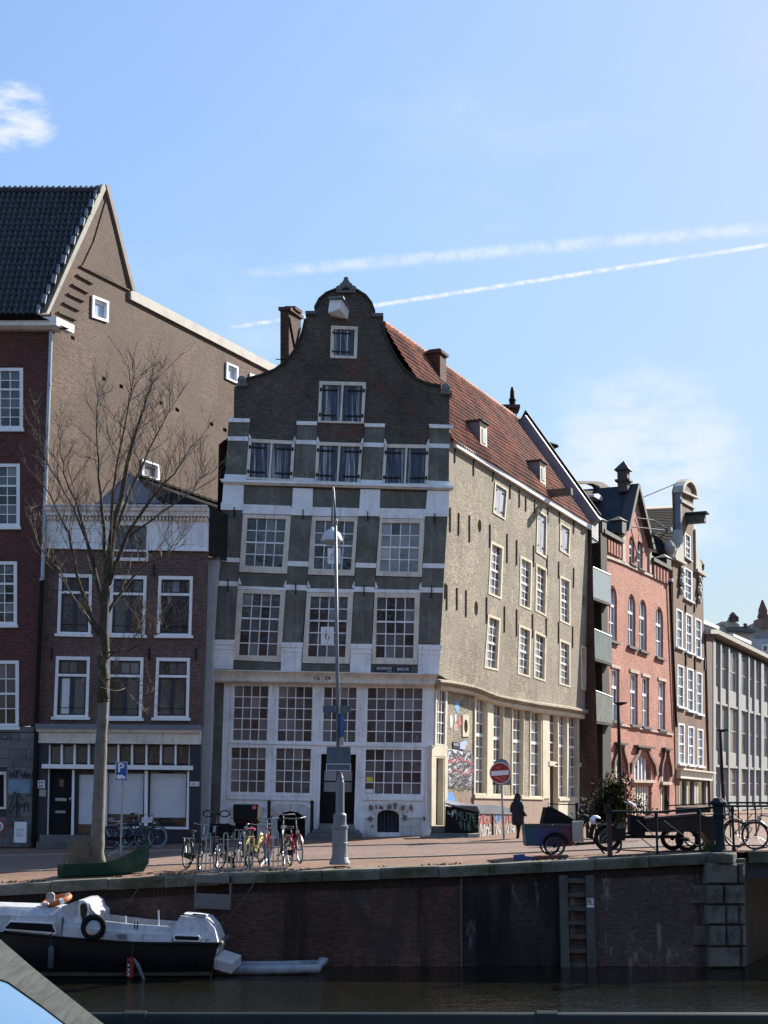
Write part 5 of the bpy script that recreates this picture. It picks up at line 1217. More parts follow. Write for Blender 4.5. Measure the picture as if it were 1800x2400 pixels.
for a, bl in (((545, 632, 738, 634, 732, 1050, 534, 1048), (548, 640, 732, 640, 728, 985, 542, 982)), ((752, 622, 1004, 626, 1000, 992, 748, 990), (750, 630, 996, 634, 990, 915, 746, 912)), ((1040, 620, 1302, 622, 1296, 996, 1034, 994), (1044, 630, 1292, 634, 1286, 938, 1038, 936))):
    q = L(zc, *a)
    wv = MB().ringq(P5, grow(q, 3), q, .03, -.1).build('shop_window', NV, H5)
    MB().prism(P5, q, -.07, -.09).build('shop_pane', MT['glassshop'], wv)
    b = L(zc, *bl)
    for i in range(16):     # blind slats
        MB().poly([P5.at(bq(b, 0, i / 16), -.052), P5.at(bq(b, 1, i / 16), -.052), P5.at(bq(b, 1, (i + .98) / 16), -.064), P5.at(bq(b, 0, (i + .98) / 16), -.064)]).build('blind_slat', MT['blind'], wv)
for a, f_ in (((300, 1054, 640, 1058, 640, 1100, 296, 1098), .5), ((296, 1098, 645, 1100, 645, 1145, 294, 1145), .9)): piece('stone_step', zc, a, MT['stone'], f_, -.1, P5, H5)
text('stuus', P5, rect(zc, 750, 935, 835, 965), MT['paper'], H5, off=-.055)
for s1, q, tq, lab in (('105\nAB', rect(zc, 268, 677, 318, 733), rect(zc, 275, 683, 312, 727), 'white house number plate reading 105 AB'), ('105 c', rect(zc, 1323, 688, 1386, 719), rect(zc, 1331, 695, 1379, 712), 'white house number plate reading 105 c')):
    n_ = MB().prism(P5, q, .15, .12).build('number_plate', MT['paper'], H5, label=lab)
    text(s1, P5, tq, M('plate_blue' + s1[-1], (.03, .07, .16), .5), n_, off=.154, bold=.01)
piece('intercom', zc, (280, 742, 326, 743, 325, 790, 279, 789), MT['steel'], .16, .1, P5, H5)
# ================================================================== side street row
VPX, VPY = 2440.0, 1855.0
def vr(z, xl, yt, xr, yb):
    """rectangle on a side-street facade given its left edge: right edge follows the vanishing point"""
    a, d = z(xl, yt), z(xl, yb); u2 = z(xr, 0)[0]
    f_ = lambda p: p[1] + (u2 - p[0]) * (VPY - p[1]) / (VPX - p[0])
    return [a, (u2, f_(a)), (u2, f_(d)), d]
def vx(u, ref):  # pixel height at column u of the horizontal line through ref
    return (u, ref[1] + (u - ref[0]) * (VPY - ref[1]) / (VPX - ref[0]))
def archq(q, r=.22, n=6):
    pts = [bq(q, 0, 1), bq(q, 0, r)]
    for i in range(1, n): a = math.pi * (1 - i / n); pts.append(bq(q, .5 + .5 * math.cos(a), r - r * math.sin(a)))
    return pts + [bq(q, 1, r), bq(q, 1, 1)]
# --- red brick house
RD = thing('red_brick_house', 'salmon red brick house with pointed gable, arched windows and stepped parapet', 'house', PR.at(zj(700, 1120)))
r_arch = [vr(zi, 470, 1045, 530, 1470), vr(zi, 612, 1108, 668, 1515), vr(zi, 697, 1150, 752, 1545), vr(zi, 820, 1205, 875, 1595)]
r_rect = [vr(zi, 490, 1672, 548, 2074), vr(zi, 630, 1708, 685, 2104), vr(zi, 720, 1738, 770, 2119), vr(zi, 840, 1768, 890, 2139)]
r_gab = [vr(zi, 622, 680, 660, 895), vr(zi, 682, 716, 722, 930)]
r_gnd = [vr(zj, 508, 645, 582, 850), vr(zj, 655, 662, 785, 852), vr(zj, 862, 680, 916, 868)]
r_dr = [vr(zj, 545, 890, 605, 1120), vr(zj, 662, 900, 788, 1120), vr(zj, 852, 900, 922, 1112)]
outer = L(zi, 425, 690, 552, 745, 582, 640, 655, 330, 770, 775, 776, 872, 910, 940, 950, 2106) + L(zj, 968, 1125, 455, 1125) + L(zi, 440, 1500)
MB().wall(PR, outer, [archq(q) for q in r_arch + r_gab] + r_rect + [archq(q, .5) for q in r_gnd] + r_dr, 0, .6).build('front_wall', MT['redbrick'], RD)
for q in r_arch + r_rect + r_gab:
    g_ = inset(q, .14, .04, .14, .03)
    window(RD, PR, grow(q, .5), g_, 2 if q not in r_gab else 1, 3, MT['white'], MT['glassside'], rail=1, f=-.12, d=.35, gd=-.16, barw=.07, railw=.14)
    MB().prism(PR, sub(q, -.12, .985, 1.12, 1.03), .15, -.3).build('sill', M('dark_sill_stone', (.10, .085, .08), .8) if 'sillm' not in globals() else sillm, RD)
pale = M('pale_band_stone', (.46, .37, .30), .8, var=.25)
for q in r_rect: MB().prism(PR, sub(q, -.12, -.06, 1.12, .0), .06, -.1).build('lintel', pale, RD)
for a in (L(zi, 430, 828, 582, 885, 640, 915, 905, 1035, 905, 1052, 640, 934, 582, 905, 430, 848), L(zj, 470, 420, 945, 512, 945, 524, 470, 434)): MB().prism(PR, a, .08, -.05).build('stone_band', pale, RD)
for q in (vr(zi, 560, 655, 580, 880), vr(zi, 762, 780, 776, 965)): MB().prism(PR, q, .1, -.3).build('stone_quoin', pale, RD)
dk = M('dark_coping', (.05, .052, .055), .7)
for a in (L(zi, 405, 640, 552, 722, 552, 748, 405, 670), L(zi, 775, 850, 912, 925, 912, 948, 775, 878)): MB().prism(PR, a, .25, -.5).build('parapet_coping', dk, RD)
for x0, x1, y0, n_ in ((440, 545, 712, 5), (785, 900, 895, 5)):
    for i in range(n_):
        x = x0 + (x1 - x0) * (i + .3) / n_; y = y0 + (x - x0) * .52
        MB().prism(PR, L(zi, x, y, x + 12, y + 6, x + 12, y + 100, x, y + 94), .14, -.05).build('parapet_pier', MT['redbrick'], RD)
        MB().prism(PR, L(zi, x + 12, y + 6, x + 18, y + 9, x + 18, y + 103, x + 12, y + 100), .015, -.05).build('parapet_slot', dk, RD)
for x, y, h in ((405, 545, 115), (555, 545, 120), (892, 825, 110)):
    q = vr(zi, x - 14, y + 25, x + 18, y + h); MB().prism(PR, q, .2, -.45).build('pinnacle', dk, RD)
    A = [PR.at(p, .26) for p in (zi(x - 22, y + 24), zi(x + 26, y + 40))]; t_ = PR.at(zi(x + 2, y - 2), -.1)
    MB().loft([[A[0], A[1], A[1] - PR.n * .8, A[0] - PR.n * .8], [t_, t_ + V((.01, 0, 0)), t_ + V((.01, .01, 0)), t_ + V((0, .01, 0))]]).build('pinnacle_cap', dk, RD)
# gable roof and main slate roof
g0 = [PR.at(p, -.12) for p in L(zi, 582, 650, 655, 310, 772, 790)]
MB().loft([g0, [p - PR.n * 4.5 for p in g0]]).build('gable_roof', MT['slate'], RD)
for a in (L(zi, 574, 655, 590, 655, 660, 330, 652, 300), L(zi, 652, 300, 662, 300, 782, 790, 768, 790)): MB().prism(PR, a, .3, -.3).build('gable_coping', dk, RD)
pz0 = PR.at(zp(500, 1400), -.6); pz1 = PR.at(zi(690, 860), -.6); pz1.z = pz0.z
t0 = Plane(PR.o - PR.n * 4.5, PR.n).at(zp(470, 800)); t1 = t0 + DV * (pz1 - pz0).length; 
for i in range(5):
    a0, a1 = pz0.lerp(t0, i / 5), pz0.lerp(t0, (i + 1) / 5); b0_, b1_ = pz1.lerp(t1, i / 5), pz1.lerp(t1, (i + 1) / 5)
    up_ = V((0, 0, .05)); MB().poly([a0 + up_, b0_ + up_, b1_, a1]).build('slate_course', MT['slate'], RD)
MB().poly([pz0, t0, t0 - PR.n * .1 - V((0, 0, 6))]).build('roof_end', MT['slate'], RD)
# chimney on the gable
ct, cb = PR.at(zi(635, 170), -.4), PR.at(zi(640, 360), -.4); hc = ct.z - cb.z
MB().obox(cb - DV * .3 - PR.n * .3, DV * .6, PR.n * .55, V((0, 0, hc * .85))).build('chimney_stack', M('dark_chimney', (.075, .06, .058), .8), RD)
MB().obox(cb - DV * .42 - PR.n * .42 + V((0, 0, hc * .40)), DV * .84, PR.n * .8, V((0, 0, .12))).build('chimney_collar', dk, RD)
tt = cb + V((0, 0, hc * .85)); q4 = [tt - DV * .45 - PR.n * .45, tt + DV * .45 - PR.n * .45, tt + DV * .45 + PR.n * .4, tt - DV * .45 + PR.n * .4]
MB().loft([q4, [tt - DV * .05 + V((0, 0, .55)) + V((.01 * i, .01 * (i % 2), 0)) for i in range(4)]]).build('chimney_cap', dk, RD)
MB().prism(PR, L(zi, 655, 330, 672, 400, 690, 440, 640, 415), .05, -.05).build('gable_panel', pale, RD)
# ground floor arches
for q, rr_ in zip(r_gnd, (.1, .16, .1)):
    o_ = [bq(q, -.3, .8), bq(q, -.22, .35), bq(q, .1, -.02), bq(q, .2, -.28), bq(q, .8, -.28), bq(q, .9, -.02), bq(q, 1.22, .35), bq(q, 1.3, .8)]
    i_ = [bq(q, -.18, .8), bq(q, -.1, .4), bq(q, .18, .06), bq(q, .3, -.2), bq(q, .7, -.2), bq(q, .82, .06), bq(q, 1.1, .4), bq(q, 1.18, .8)]
    mb = MB()
    for k_ in range(7): mb.prism(PR, [o_[k_], o_[k_ + 1], i_[k_ + 1], i_[k_]], .16, -.05)
    mb.build('arch_mould', M('brown_mould', (.16, .085, .065), .8) if q is r_gnd[0] else bpy.data.materials['brown_mould'], RD)
    MB().prism(PR, sub(q, .0, -.36, 1.0, -.28), .25, -.05).build('arch_cap', dk, RD)
    MB().prism(PR, grow(q, 1), -.2, -.25).build('arch_pane', MT['glassside'], RD)
    for k_ in range(1, 5 if q is r_gnd[1] else 2): MB().prism(PR, sub(q, k_ / 5 - .02 if q is r_gnd[1] else .46, 0, k_ / 5 + .03 if q is r_gnd[1] else .54, 1), -.14, -.2).build('arch_bar', MT['white'], RD)
    MB().prism(PR, sub(q, -.15, 1.0, 1.15, 1.12), .15, -.4).build('arch_sill', pale, RD)
gd = MB().prism(PR, grow(r_dr[1], 1), -.17, -.25).build('garage_door', MT['cream'], RD)
for k_ in range(1, 7): MB().prism(PR, sub(r_dr[1], k_ / 7 - .012, 0, k_ / 7 + .012, 1), -.15, -.18).build('garage_door_joint', MT['timber'], gd)
for q in (r_dr[0], r_dr[2]):
    MB().prism(PR, grow(q, 1), -.2, -.3).build('house_door', MT['wood'], RD); MB().prism(PR, sub(q, .4, .05, .5, .9), -.17, -.2).build('door_post', MT['cream'], RD)
MB().tube([PR.at(zi(908, 1010), .15), PR.at(zi(955, 2120), .15)], .07, 8).build('downpipe', MT['black'], RD)
MB().prism(PR, vr(zi, 902, 1005, 918, 1030), .3, 0).build('rain_head', MT['zinc'], RD)
MB().obox(PR.at(zi(765, 660), .1), DV * .3, PR.n * 1.2, V((0, 0, .2))).build('hoist_bracket', MT['steel'], RD)
ir = MB(); ir.tube([PR.at(zi(665, 555), .05), PR.at(zi(735, 575), .5), PR.at(zi(765, 650), 1.1)], .03, 5); ir.tube([PR.at(zi(637, 622), .05), PR.at(zi(770, 660), 1.1)], .035, 5); ir.tube([PR.at(zi(768, 660), 1.1), PR.at(zi(765, 760), .2)], .03, 5)
ir.build('hoist_stays', MT['iron'], RD)
# --- brown neck-gable house
BH = thing('neck_gable_house', 'narrow brown brick house with tall neck gable, curved white scrolls and hoist beam', 'house', PR.at(zj(1090, 1060)))
b_w = [vr(zi, 972, 1228, 1020, 1520), vr(zi, 1043, 1262, 1092, 1555), vr(zi, 1113, 1298, 1160, 1590), vr(zi, 980, 1648, 1030, 1965), vr(zi, 1052, 1672, 1102, 1995), vr(zi, 1122, 1702, 1167, 2020), vr(zj, 988, 428, 1036, 735), vr(zj, 1060, 450, 1106, 745), vr(zj, 1130, 470, 1174, 755)]
b_n = [vr(zi, 1036, 662, 1080, 848), vr(zi, 1031, 918, 1092, 1155)]
outer = L(zi, 946, 858, 1018, 895, 1000, 350, 1012, 305, 1035, 280, 1062, 270, 1090, 292, 1110, 340, 1116, 405, 1100, 410, 1108, 940, 1172, 985, 1192, 2106) + L(zj, 1216, 1060, 972, 1060)
shopq = vr(zj, 992, 865, 1200, 1050)
MB().wall(PR, outer, b_w + b_n + [shopq], 0, .5).build('front_wall', MT['brownbrick'], BH)
for q in b_w + b_n:
    window(BH, PR, q, inset(q, .13, .04, .13, .035), 2, 4, MT['white'], MT['glassside'], rail=2, f=.02, d=.2, gd=-.07, barw=.055, railw=.10)
    MB().prism(PR, sub(q, -.08, .985, 1.08, 1.03), .14, -.1).build('sill', MT['white'], BH)
for a in (L(zi, 946, 858, 965, 800, 988, 770, 997, 640, 1006, 660, 1020, 900), L(zi, 1104, 640, 1112, 760, 1128, 850, 1150, 900, 1172, 985, 1108, 945)): MB().prism(PR, a, .12, -.35).build('gable_scroll', MT['concrete'], BH)
MB().prism(PR, L(zi, 940, 848, 1022, 888, 1022, 908, 940, 866), .25, -.4).build('gable_shelf', MT['concrete'], BH)
MB().prism(PR, L(zi, 1106, 935, 1176, 980, 1176, 1000, 1106, 955), .25, -.4).build('gable_shelf', MT['concrete'], BH)
arc_o = L(zi, 1000, 352, 1004, 312, 1022, 282, 1048, 262, 1076, 268, 1100, 300, 1116, 350, 1120, 408); arc_i = L(zi, 1014, 350, 1018, 325, 1032, 302, 1050, 288, 1070, 292, 1090, 318, 1102, 355, 1106, 398)
mb = MB()
for k_ in range(7): mb.prism(PR, [arc_o[k_], arc_o[k_ + 1], arc_i[k_ + 1], arc_i[k_]], .2, -.4)
mb.build('arched_pediment', MT['concrete'], BH)
MB().prism(PR, L(zi, 998, 345, 1120, 402, 1120, 416, 998, 362), .22, -.4).build('pediment_base', MT['concrete'], BH)
MB().prism(PR, L(zi, 1002, 415, 1104, 470, 1104, 490, 1002, 435), .12, -.1).build('neck_band', MT['concrete'], BH)
MB().prism(PR, L(zi, 1000, 355, 1012, 360, 1018, 890, 1006, 880), .03, -.3).build('neck_side', MT['lead'], BH)
for x, y in ((1000, 1025), (1135, 1095)):
    mb = MB()
    for k_ in range(7): c_ = PR.at(zi(x + 7 * math.sin(k_ * 1.7), y - 78 + k_ * 26), .05); mb.lathe(c_, [(.22, 0), (.28, .08), (.14, .2)], 8, PR.n)
    mb.build('carved_festoon', MT['concrete'], BH)
for x, y in ((942, 790), (1160, 920)): MB().lathe(PR.at(zi(x, y + 60), -.1), [(.2, 0), (.18, .15), (.32, .4), (.35, .65), (.2, .9), (.06, 1.05)], 10).build('gable_urn', MT['concrete'] if x < 1000 else M('red_urn', (.2, .08, .06), .8), BH)
ha = PR.at(zi(1055, 600), 0)
MB().obox(ha - DV * .35, DV * .6, PR.n * 1.15, V((0, 0, .5))).build('hoist_beam', MT['timber'], BH)
MB().obox(ha - DV * .55 + V((0, 0, .55)), DV * .9, PR.n * 1.35, V((0, 0, .1))).build('hoist_roof', MT['slate'], BH)
MB().prism(PR, L(zj, 974, 772, 1216, 800, 1216, 862, 974, 842), .25, -.2).build('shop_cornice', MT['cream'], BH)
MB().prism(PR, L(zj, 970, 768, 1220, 798, 1220, 808, 970, 780), .45, -.2).build('shop_cornice_top', MT['cream'], BH)
MB().prism(PR, shopq, -.12, -.2).build('shop_glass', MT['glassshop'], BH)
for s_ in (0, .3, .58, .66, 1.0): MB().prism(PR, sub(shopq, max(0, s_ - .03), 0, min(1, s_ + .03), 1), .02, -.3).build('shop_post', MT['concrete'], BH)
for a in ((1040, 1560, 1046, 1660), (1108, 1590, 1113, 1690), (1038, 1200, 1042, 1260), (1104, 1180, 1110, 1260), (1180, 1600, 1185, 1690)): MB().prism(PR, rect(zi, *a), .08, 0).build('wall_anchor', MT['iron'], BH)
# dark tiled roof left of the neck
q0 = [PR.at(zi(900, 840), -.5), PR.at(zi(1005, 890), -.5)]; 
Pb2 = Plane(PR.o - PR.n * 4.2, PR.n)
tA, tB = Pb2.at(zi(712, 490)), Pb2.at(zi(985, 476))
eA = PR.at(zi(775, 760), -.6); eB = PR.at(zi(1005, 870), -.6)
dn_ = V((0, 0, -.35)); MB().poly([eA + dn_, eB + dn_, tB + dn_, tA + dn_]).build('roof_underlay', MT['black'], BH)
roofgrid(eA, eB, tB, tA, 26, 16, .05, .06).build('roof_tiles', M('brown_black_tile', (.03, .025, .026), .95, var=.5, vs_=3, spec=.1), BH, uv=False, kind='stuff')
MB().poly([tA, tB, tB - PR.n * 4 - V((0, 0, 6)), tA - PR.n * 4 - V((0, 0, 6))]).build('rear_roof', MT['black'], BH)
mb = MB()
for i in range(16): mb.tube([tA.lerp(tB, i / 16), tA.lerp(tB, (i + 1.06) / 16)], .15, 6)
mb.build('ridge_tiles', M('red_ridge', (.15, .06, .05), .8, var=.4), BH, kind='stuff', uv=False)
st_ = MB().tube([PR.at(zi(962, 298), .1), PR.at(zi(735, 485), -2)], .03, 5)
st_.build('stay_wire', MT['iron'], BH)
# --- narrow glazed infill house with hanging glass balconies
NB = thing('glazed_infill_house', 'narrow dark modern house with three glass balconies between the warehouse and the red house', 'house', PR.at(zj(380, 1125)))
teal = M('dark_teal_cladding', (.035, .05, .055), .4, var=.3)
MB().prism(PR, L(zi, 326, 720, 395, 740, 440, 1500, 470, 2106) + L(zj, 475, 1125, 310, 1125) + L(zi, 335, 2100), -.5, -1.0).build('front_wall', teal, NB)
MB().prism(PR, L(zi, 385, 600, 432, 640, 440, 1500, 462, 2106) + L(zj, 470, 1125, 402, 1125) + L(zi, 400, 2000), .15, -.6).build('brick_pier', M('sooty_brick', (.028, .022, .02), .9, var=.5, vs_=5), NB)
PRb = Plane(PR.o + PR.n * .4, PR.n)
bgl = GL('balcony_glass', (.03, .045, .048), (.17, .20, .205), rough=.06, wav=1.0, scale=5, spec=.3)
for a in ((350, 922, 482, 982, 486, 1196, 352, 1146), (360, 1386, 490, 1442, 492, 1642, 363, 1602), (368, 1846, 499, 1896, 500, 2092, 372, 2072)):
    q = L(zi, *a)
    bq_ = MB().prism(PRb, q, .0, -.03).build('balcony_glass', bgl, NB)
    A = [PRb.at(p) for p in q]
    MB().poly([A[0], A[3], A[3] - PR.n * .45, A[0] - PR.n * .45]).build('balcony_end_glass', bgl, NB)
    MB().tube([A[0], A[1]], .03, 6).build('balcony_handrail', MT['steel'], NB)
    MB().obox(A[3] - V((0, 0, .12)), A[2] - A[3], -PR.n * .7, V((0, 0, .1))).build('balcony_floor', MT['iron'], NB)
    MB().prism(PR, L(zi, a[0] - 5, a[1] - 330, a[0] + 40, a[1] - 310, a[0] + 42, a[1] + 200, a[0] - 3, a[1] + 190), -.42, -.5).build('balcony_door_glass', MT['glassshop'], NB)
MB().prism(PR, L(zj, 312, 440, 400, 470, 402, 860, 314, 850), -.3, -.35).build('ground_glass', bgl, NB)
MB().prism(PR, L(zj, 310, 850, 404, 862, 404, 880, 310, 868), -.2, -.4).build('ground_sill', MT['steel'], NB)
# ribbed roof-box cladding
mb = MB(); rq = L(zp, 190, 905, 485, 1082, 485, 1592, 385, 1602)
for i in range(15):
    t0_, t1_ = i / 15, (i + .62) / 15
    a, b = (190 if i < 5 else 372, 905 + i * 36), (485, 1082 + i * 34)
    if i < 5: a = (190, 905 + i * 20)
    else: a = (372, 1030 + (i - 2) * 36 + 20)
    mb.prism(PR, L(zp, a[0], a[1], b[0], b[1], b[0], b[1] + 19, a[0], a[1] + 17), .12, -.1)
mb.build('ribbed_cladding', MT['whiteclean'], NB, kind='stuff')
MB().prism(PR, L(zp, 185, 895, 488, 1075, 488, 1600, 372, 1610, 360, 1120), .05, -3).build('roof_box', MT['steel'], NB)
# roof terrace clutter
PT2 = Plane(PR.o - PR.n * 2.0, PR.n)
MB().prism(PT2, L(zp, -90, 548, 500, 562, 600, 582, 772, 694, 620, 742, 530, 640, 430, 600, 100, 598, -90, 590), 0, -.4).build('roof_canopy', M('brown_awning', (.05, .03, .03), .7), NB)
MB().prism(PT2, L(zp, 60, 720, 560, 716, 740, 742, 560, 775, 300, 770, 90, 760), -.2, -2).build('roof_shed', MT['black'], NB)
for a in ((10, 600, 60, 600, 60, 900, 10, 860), (260, 780, 272, 780, 272, 960, 260, 960), (318, 860, 332, 860, 332, 960, 318, 960), (415, 900, 428, 900, 428, 1000, 415, 1000)): MB().prism(PT2, L(zp, *a), 0, -.15).build('terrace_post', MT['timber'], NB)
MB().prism(PT2, L(zp, 330, 790, 400, 780, 480, 840, 630, 930, 630, 980, 560, 960, 450, 900, 330, 830), .4, -.3).build('white_gutter', MT['whiteclean'], NB)
MB().prism(PT2, L(zp, 70, 720, 300, 770, 480, 840, 490, 1100, 180, 900), -1, -1.3).build('terrace_parapet', MT['black'], NB)
MB().prism(Plane(PR.o - PR.n * 4, PR.n), L(zg, 790, 470, 870, 500, 892, 550, 880, 640, 800, 560), 0, -1).build('roof_stairhead', MT['lead'], NB)
rc = thing('roof_chimney', 'small red brick chimney with a round metal cowl behind the warehouse roof', 'chimney', Plane(PR.o - PR.n * 4, PR.n).at(zg(868, 560)))
PX = Plane(PR.o - PR.n * 4, PR.n)
MB().prism(PX, L(zg, 845, 510, 892, 525, 892, 610, 845, 595), 0, -1).build('stack', MT['redbrick'], rc)
c_ = PX.at(zg(846, 512), -.4); MB().lathe(c_, [(.28, 0), (.28, .9), (.5, .95), (.5, 1.02), (.1, 1.2)], 10).build('cowl', MT['black'], rc)
# --- office block
OF = thing('office_block', 'grey concrete office block with tall vertical fins at the end of the street', 'office building', PR.at((1720, 1900)))
conc = M('fin_concrete', (.30, .30, .295), .8, var=.2)
glo = GL('office_glass', (.05, .05, .055), (.18, .17, .18), rough=.08, wav=.4)
def col(u0, v0): return lambda u: vx(u, (u0, v0))
uL, uR = 1660, 1960
rowsY = [(1506, 1606, 1644), (1648, 1760, 1794), (1800, 1868, 1899)]
MB().prism(PR, [(1651, 1475), (1672, 1488), (1668, 1905), (1662, 1905)], .1, -8).build('end_wall', M('brown_end_brick', (.10, .055, .045), .85, var=.3), OF)
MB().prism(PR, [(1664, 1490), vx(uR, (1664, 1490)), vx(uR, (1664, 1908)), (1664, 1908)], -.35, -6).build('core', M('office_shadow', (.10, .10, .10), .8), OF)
fins = [1667, 1684, 1703, 1727, 1750, 1764, 1780, 1800, 1822, 1836, 1851, 1870]
for k_, u in enumerate(fins):
    wd_ = 6 if k_ % 3 == 0 else 3.2
    MB().prism(PR, [vx(u, (1667, 1500)), vx(u + wd_, (1667, 1500)), vx(u + wd_, (1667, 1905)), vx(u, (1667, 1905))], .14, -.5).build('fin', conc, OF)
for k_ in range(len(fins) - 1):
    a, b = fins[k_] + (6 if k_ % 3 == 0 else 3.2), fins[k_ + 1]
    for y0_, y1_, y2_ in rowsY:
        q = [vx(a, (1667, y0_)), vx(b, (1667, y0_)), vx(b, (1667, y1_)), vx(a, (1667, y1_))]
        window(OF, PR, q, inset(q, .2, .02, .12, .02), 1, 2, MT['concrete'], glo, rail=1, f=-.03, d=.3, gd=-.08, barw=.1)
        MB().prism(PR, [vx(a, (1667, y1_)), vx(b, (1667, y1_)), vx(b, (1667, y2_)), vx(a, (1667, y2_))], .0, -.5).build('spandrel', conc, OF)
        MB().prism(PR, [vx(a, (1667, y2_ - 3)), vx(b, (1667, y2_ - 3)), vx(b, (1667, y2_ + 3)), vx(a, (1667, y2_ + 3))], .09, -.5).build('floor_band', conc, OF)
MB().prism(PR, [(1650, 1476), (1667, 1476), vx(uR, (1667, 1476)), vx(uR, (1667, 1486)), (1667, 1486), (1650, 1486)], .45, -1.5).build('eave_slab', M('eave_concrete', (.36, .345, .29), .8, var=.25), OF)
for k_ in range(14):
    u = 1652 + k_ * 20; MB().prism(PR, [vx(u, (1650, 1462)), vx(u + 3, (1650, 1462)), vx(u + 22, (1650, 1478)), vx(u + 19, (1650, 1478))], -1.2, -1.3).build('rooflight_bar', MT['whiteclean'], OF)
PO2 = Plane(PR.o - PR.n * 2.5, PR.n)
MB().prism(PO2, L(zt, 620, 500, 870, 610, 870, 660, 615, 560), 0, -3).build('roof_upstand', MT['whiteclean'], OF)
MB().prism(PO2, L(zt, 1100, 725, 1390, 850, 1390, 905, 1100, 770), 0, -3).build('roof_upstand', MT['whiteclean'], OF)
MB().prism(PO2, L(zt, 615, 555, 900, 680, 1100, 770, 1420, 930, 1700, 1060, 1700, 1200, 615, 760), -.2, -3).build('roof_slope', MT['lead'], OF)
# --- far buildings over the office roof
PFAR = YP(150)
fb = thing('distant_house', 'far grey building with pale walls and chimney clusters beyond the office roof', 'building', PFAR.at(zt(1100, 1000)))
pf_ = M('far_pale_wall', (.48, .47, .45), .9, var=.15); pd_ = M('far_roof', (.14, .135, .14), .9)
MB().prism(PFAR, L(zt, 860, 590, 1300, 640, 1350, 700, 1420, 760, 1420, 1000, 860, 1000), 0, -8).build('wall', pf_, fb)
MB().prism(PFAR, L(zt, 885, 540, 1100, 530, 1180, 590, 1180, 640, 1000, 640, 910, 580), .5, -4).build('upper_wall', M('far_cream_wall', (.55, .5, .42), .9), fb)
MB().prism(PFAR, L(zt, 980, 630, 1310, 625, 1310, 660, 1430, 690, 1430, 720, 980, 690), 1.0, -8).build('roof', pd_, fb)
for x, y, h, w_ in ((1060, 400, 150, 36), (1015, 470, 70, 24), (1125, 460, 90, 18), (1255, 575, 60, 22)):
    MB().lathe(PFAR.at(zt(x, y + h), 1), [(w_ * .009, 0), (w_ * .008, (h * .0035)), (w_ * .012, h * .0038), (w_ * .004, h * .0063)], 8).build('chimney_pot', M('far_pot%d' % x, (.12, .07, .06), .9), fb)
MB().prism(PFAR, L(zt, 1030, 490, 1090, 490, 1090, 545, 1030, 545), 1.1, -1).build('chimney_stack', pd_, fb)
f2 = thing('distant_apartment_block', 'far grey mansard building with white windows behind the office block', 'building', YP(165).at(zt(1560, 1000)))
PF2_ = YP(165)
MB().prism(PF2_, L(zt, 1320, 625, 1545, 622, 1545, 500, 1900, 500, 1900, 820, 1400, 815, 1400, 700), 0, -8).build('mansard_roof', M('far_mansard', (.28, .285, .29), .9), f2)
MB().prism(PF2_, L(zt, 1395, 815, 1900, 815, 1900, 1250, 1395, 1250), .3, -8).build('wall', M('far_grey_wall', (.40, .43, .47), .9), f2)
for x in (1565, 1690):
    q = rect(zt, x, 930, x + 60, 1010); w = MB().prism(PF2_, grow(q, 3), .5, .2).build('window', MT['whiteclean'], f2); MB().prism(PF2_, q, .55, .4).build('pane', MT['glassshop'], w)
MB().prism(PF2_, L(zt, 1530, 470, 1640, 470, 1640, 640, 1530, 640), 1, -3).build('chimney_stack', M('far_red_chimney', (.2, .12, .11), .9), f2)
MB().lathe(PF2_.at(zt(1582, 470), 0), [(.7, 0), (.5, .6), (.55, .8), (.1, 2.0)], 8).build('chimney_pot', M('far_pot_red', (.16, .08, .07), .9), f2)
# ================================================================== street lamp
lamp_base = YP(37.3).at((796, 2026))
LP = thing('street_lamp', 'tall grey cast iron street lamp with hooked arm standing at the quay edge', 'street lamp', lamp_base)
S_ = .00396
prof = [(65, 0), (65, 10), (60, 22), (50, 45), (47, 70), (47, 120), (49, 122), (49, 132), (47, 134), (47, 215), (53, 220), (53, 236), (42, 240), (40, 262), (41, 300), (36, 308), (27, 314), (26, 500), (20, 520), (22, 528), (15, 545), (11, 560)]
MB().lathe(lamp_base, [(r * S_, h * S_) for r, h in prof], 20).build('base', MT['lampgrey'], LP, smooth=False)
topp = YP(37.3).at((786, 1222)); lean_d = (topp - lamp_base)
MB().tube([lamp_base + lean_d * .22, lamp_base + lean_d * .6, topp], [.052, .046, .04], 10).build('pole', MT['lampgrey'], LP, smooth=True)
arm = [topp, topp + V((-.03, .02, .5)), topp + V((-.05, .12, .80)), topp + V((-.07, .32, .95)), topp + V((-.09, .52, .82)), topp + V((-.10, .60, .45)), topp + V((-.11, .62, -.02))]
MB().tube(arm, [.036, .028, .026, .026, .026, .026, .03], 8).build('arm', MT['lampgrey'], LP, smooth=True)
MB().lathe(topp - V((0, 0, .1)), [(.05, 0), (.055, .02), (.055, .12), (.04, .16)], 10).build('collar', MT['lampgrey'], LP)
hd = topp + V((-.11, .62, -.06))
MB().lathe(hd + V((0, 0, -.36)), [(.275, 0), (.28, .02), (.262, .12), (.21, .22), (.13, .29), (.05, .33), (.04, .38)], 20).build('lamp_head', M('lamp_head_white', (.55, .57, .6), .45, var=.12), LP, smooth=True)
MB().lathe(hd + V((0, 0, -.45)), [(.12, 0), (.2, .03), (.255, .09)], 18).build('lamp_glass', M('lamp_diffuser', (.33, .35, .36), .3, var=.1), LP, smooth=True)
sgb = M('sign_back_blue_grey', (.10, .135, .18), .5, var=.25, metal=.2)
PLm = YP(37.2)
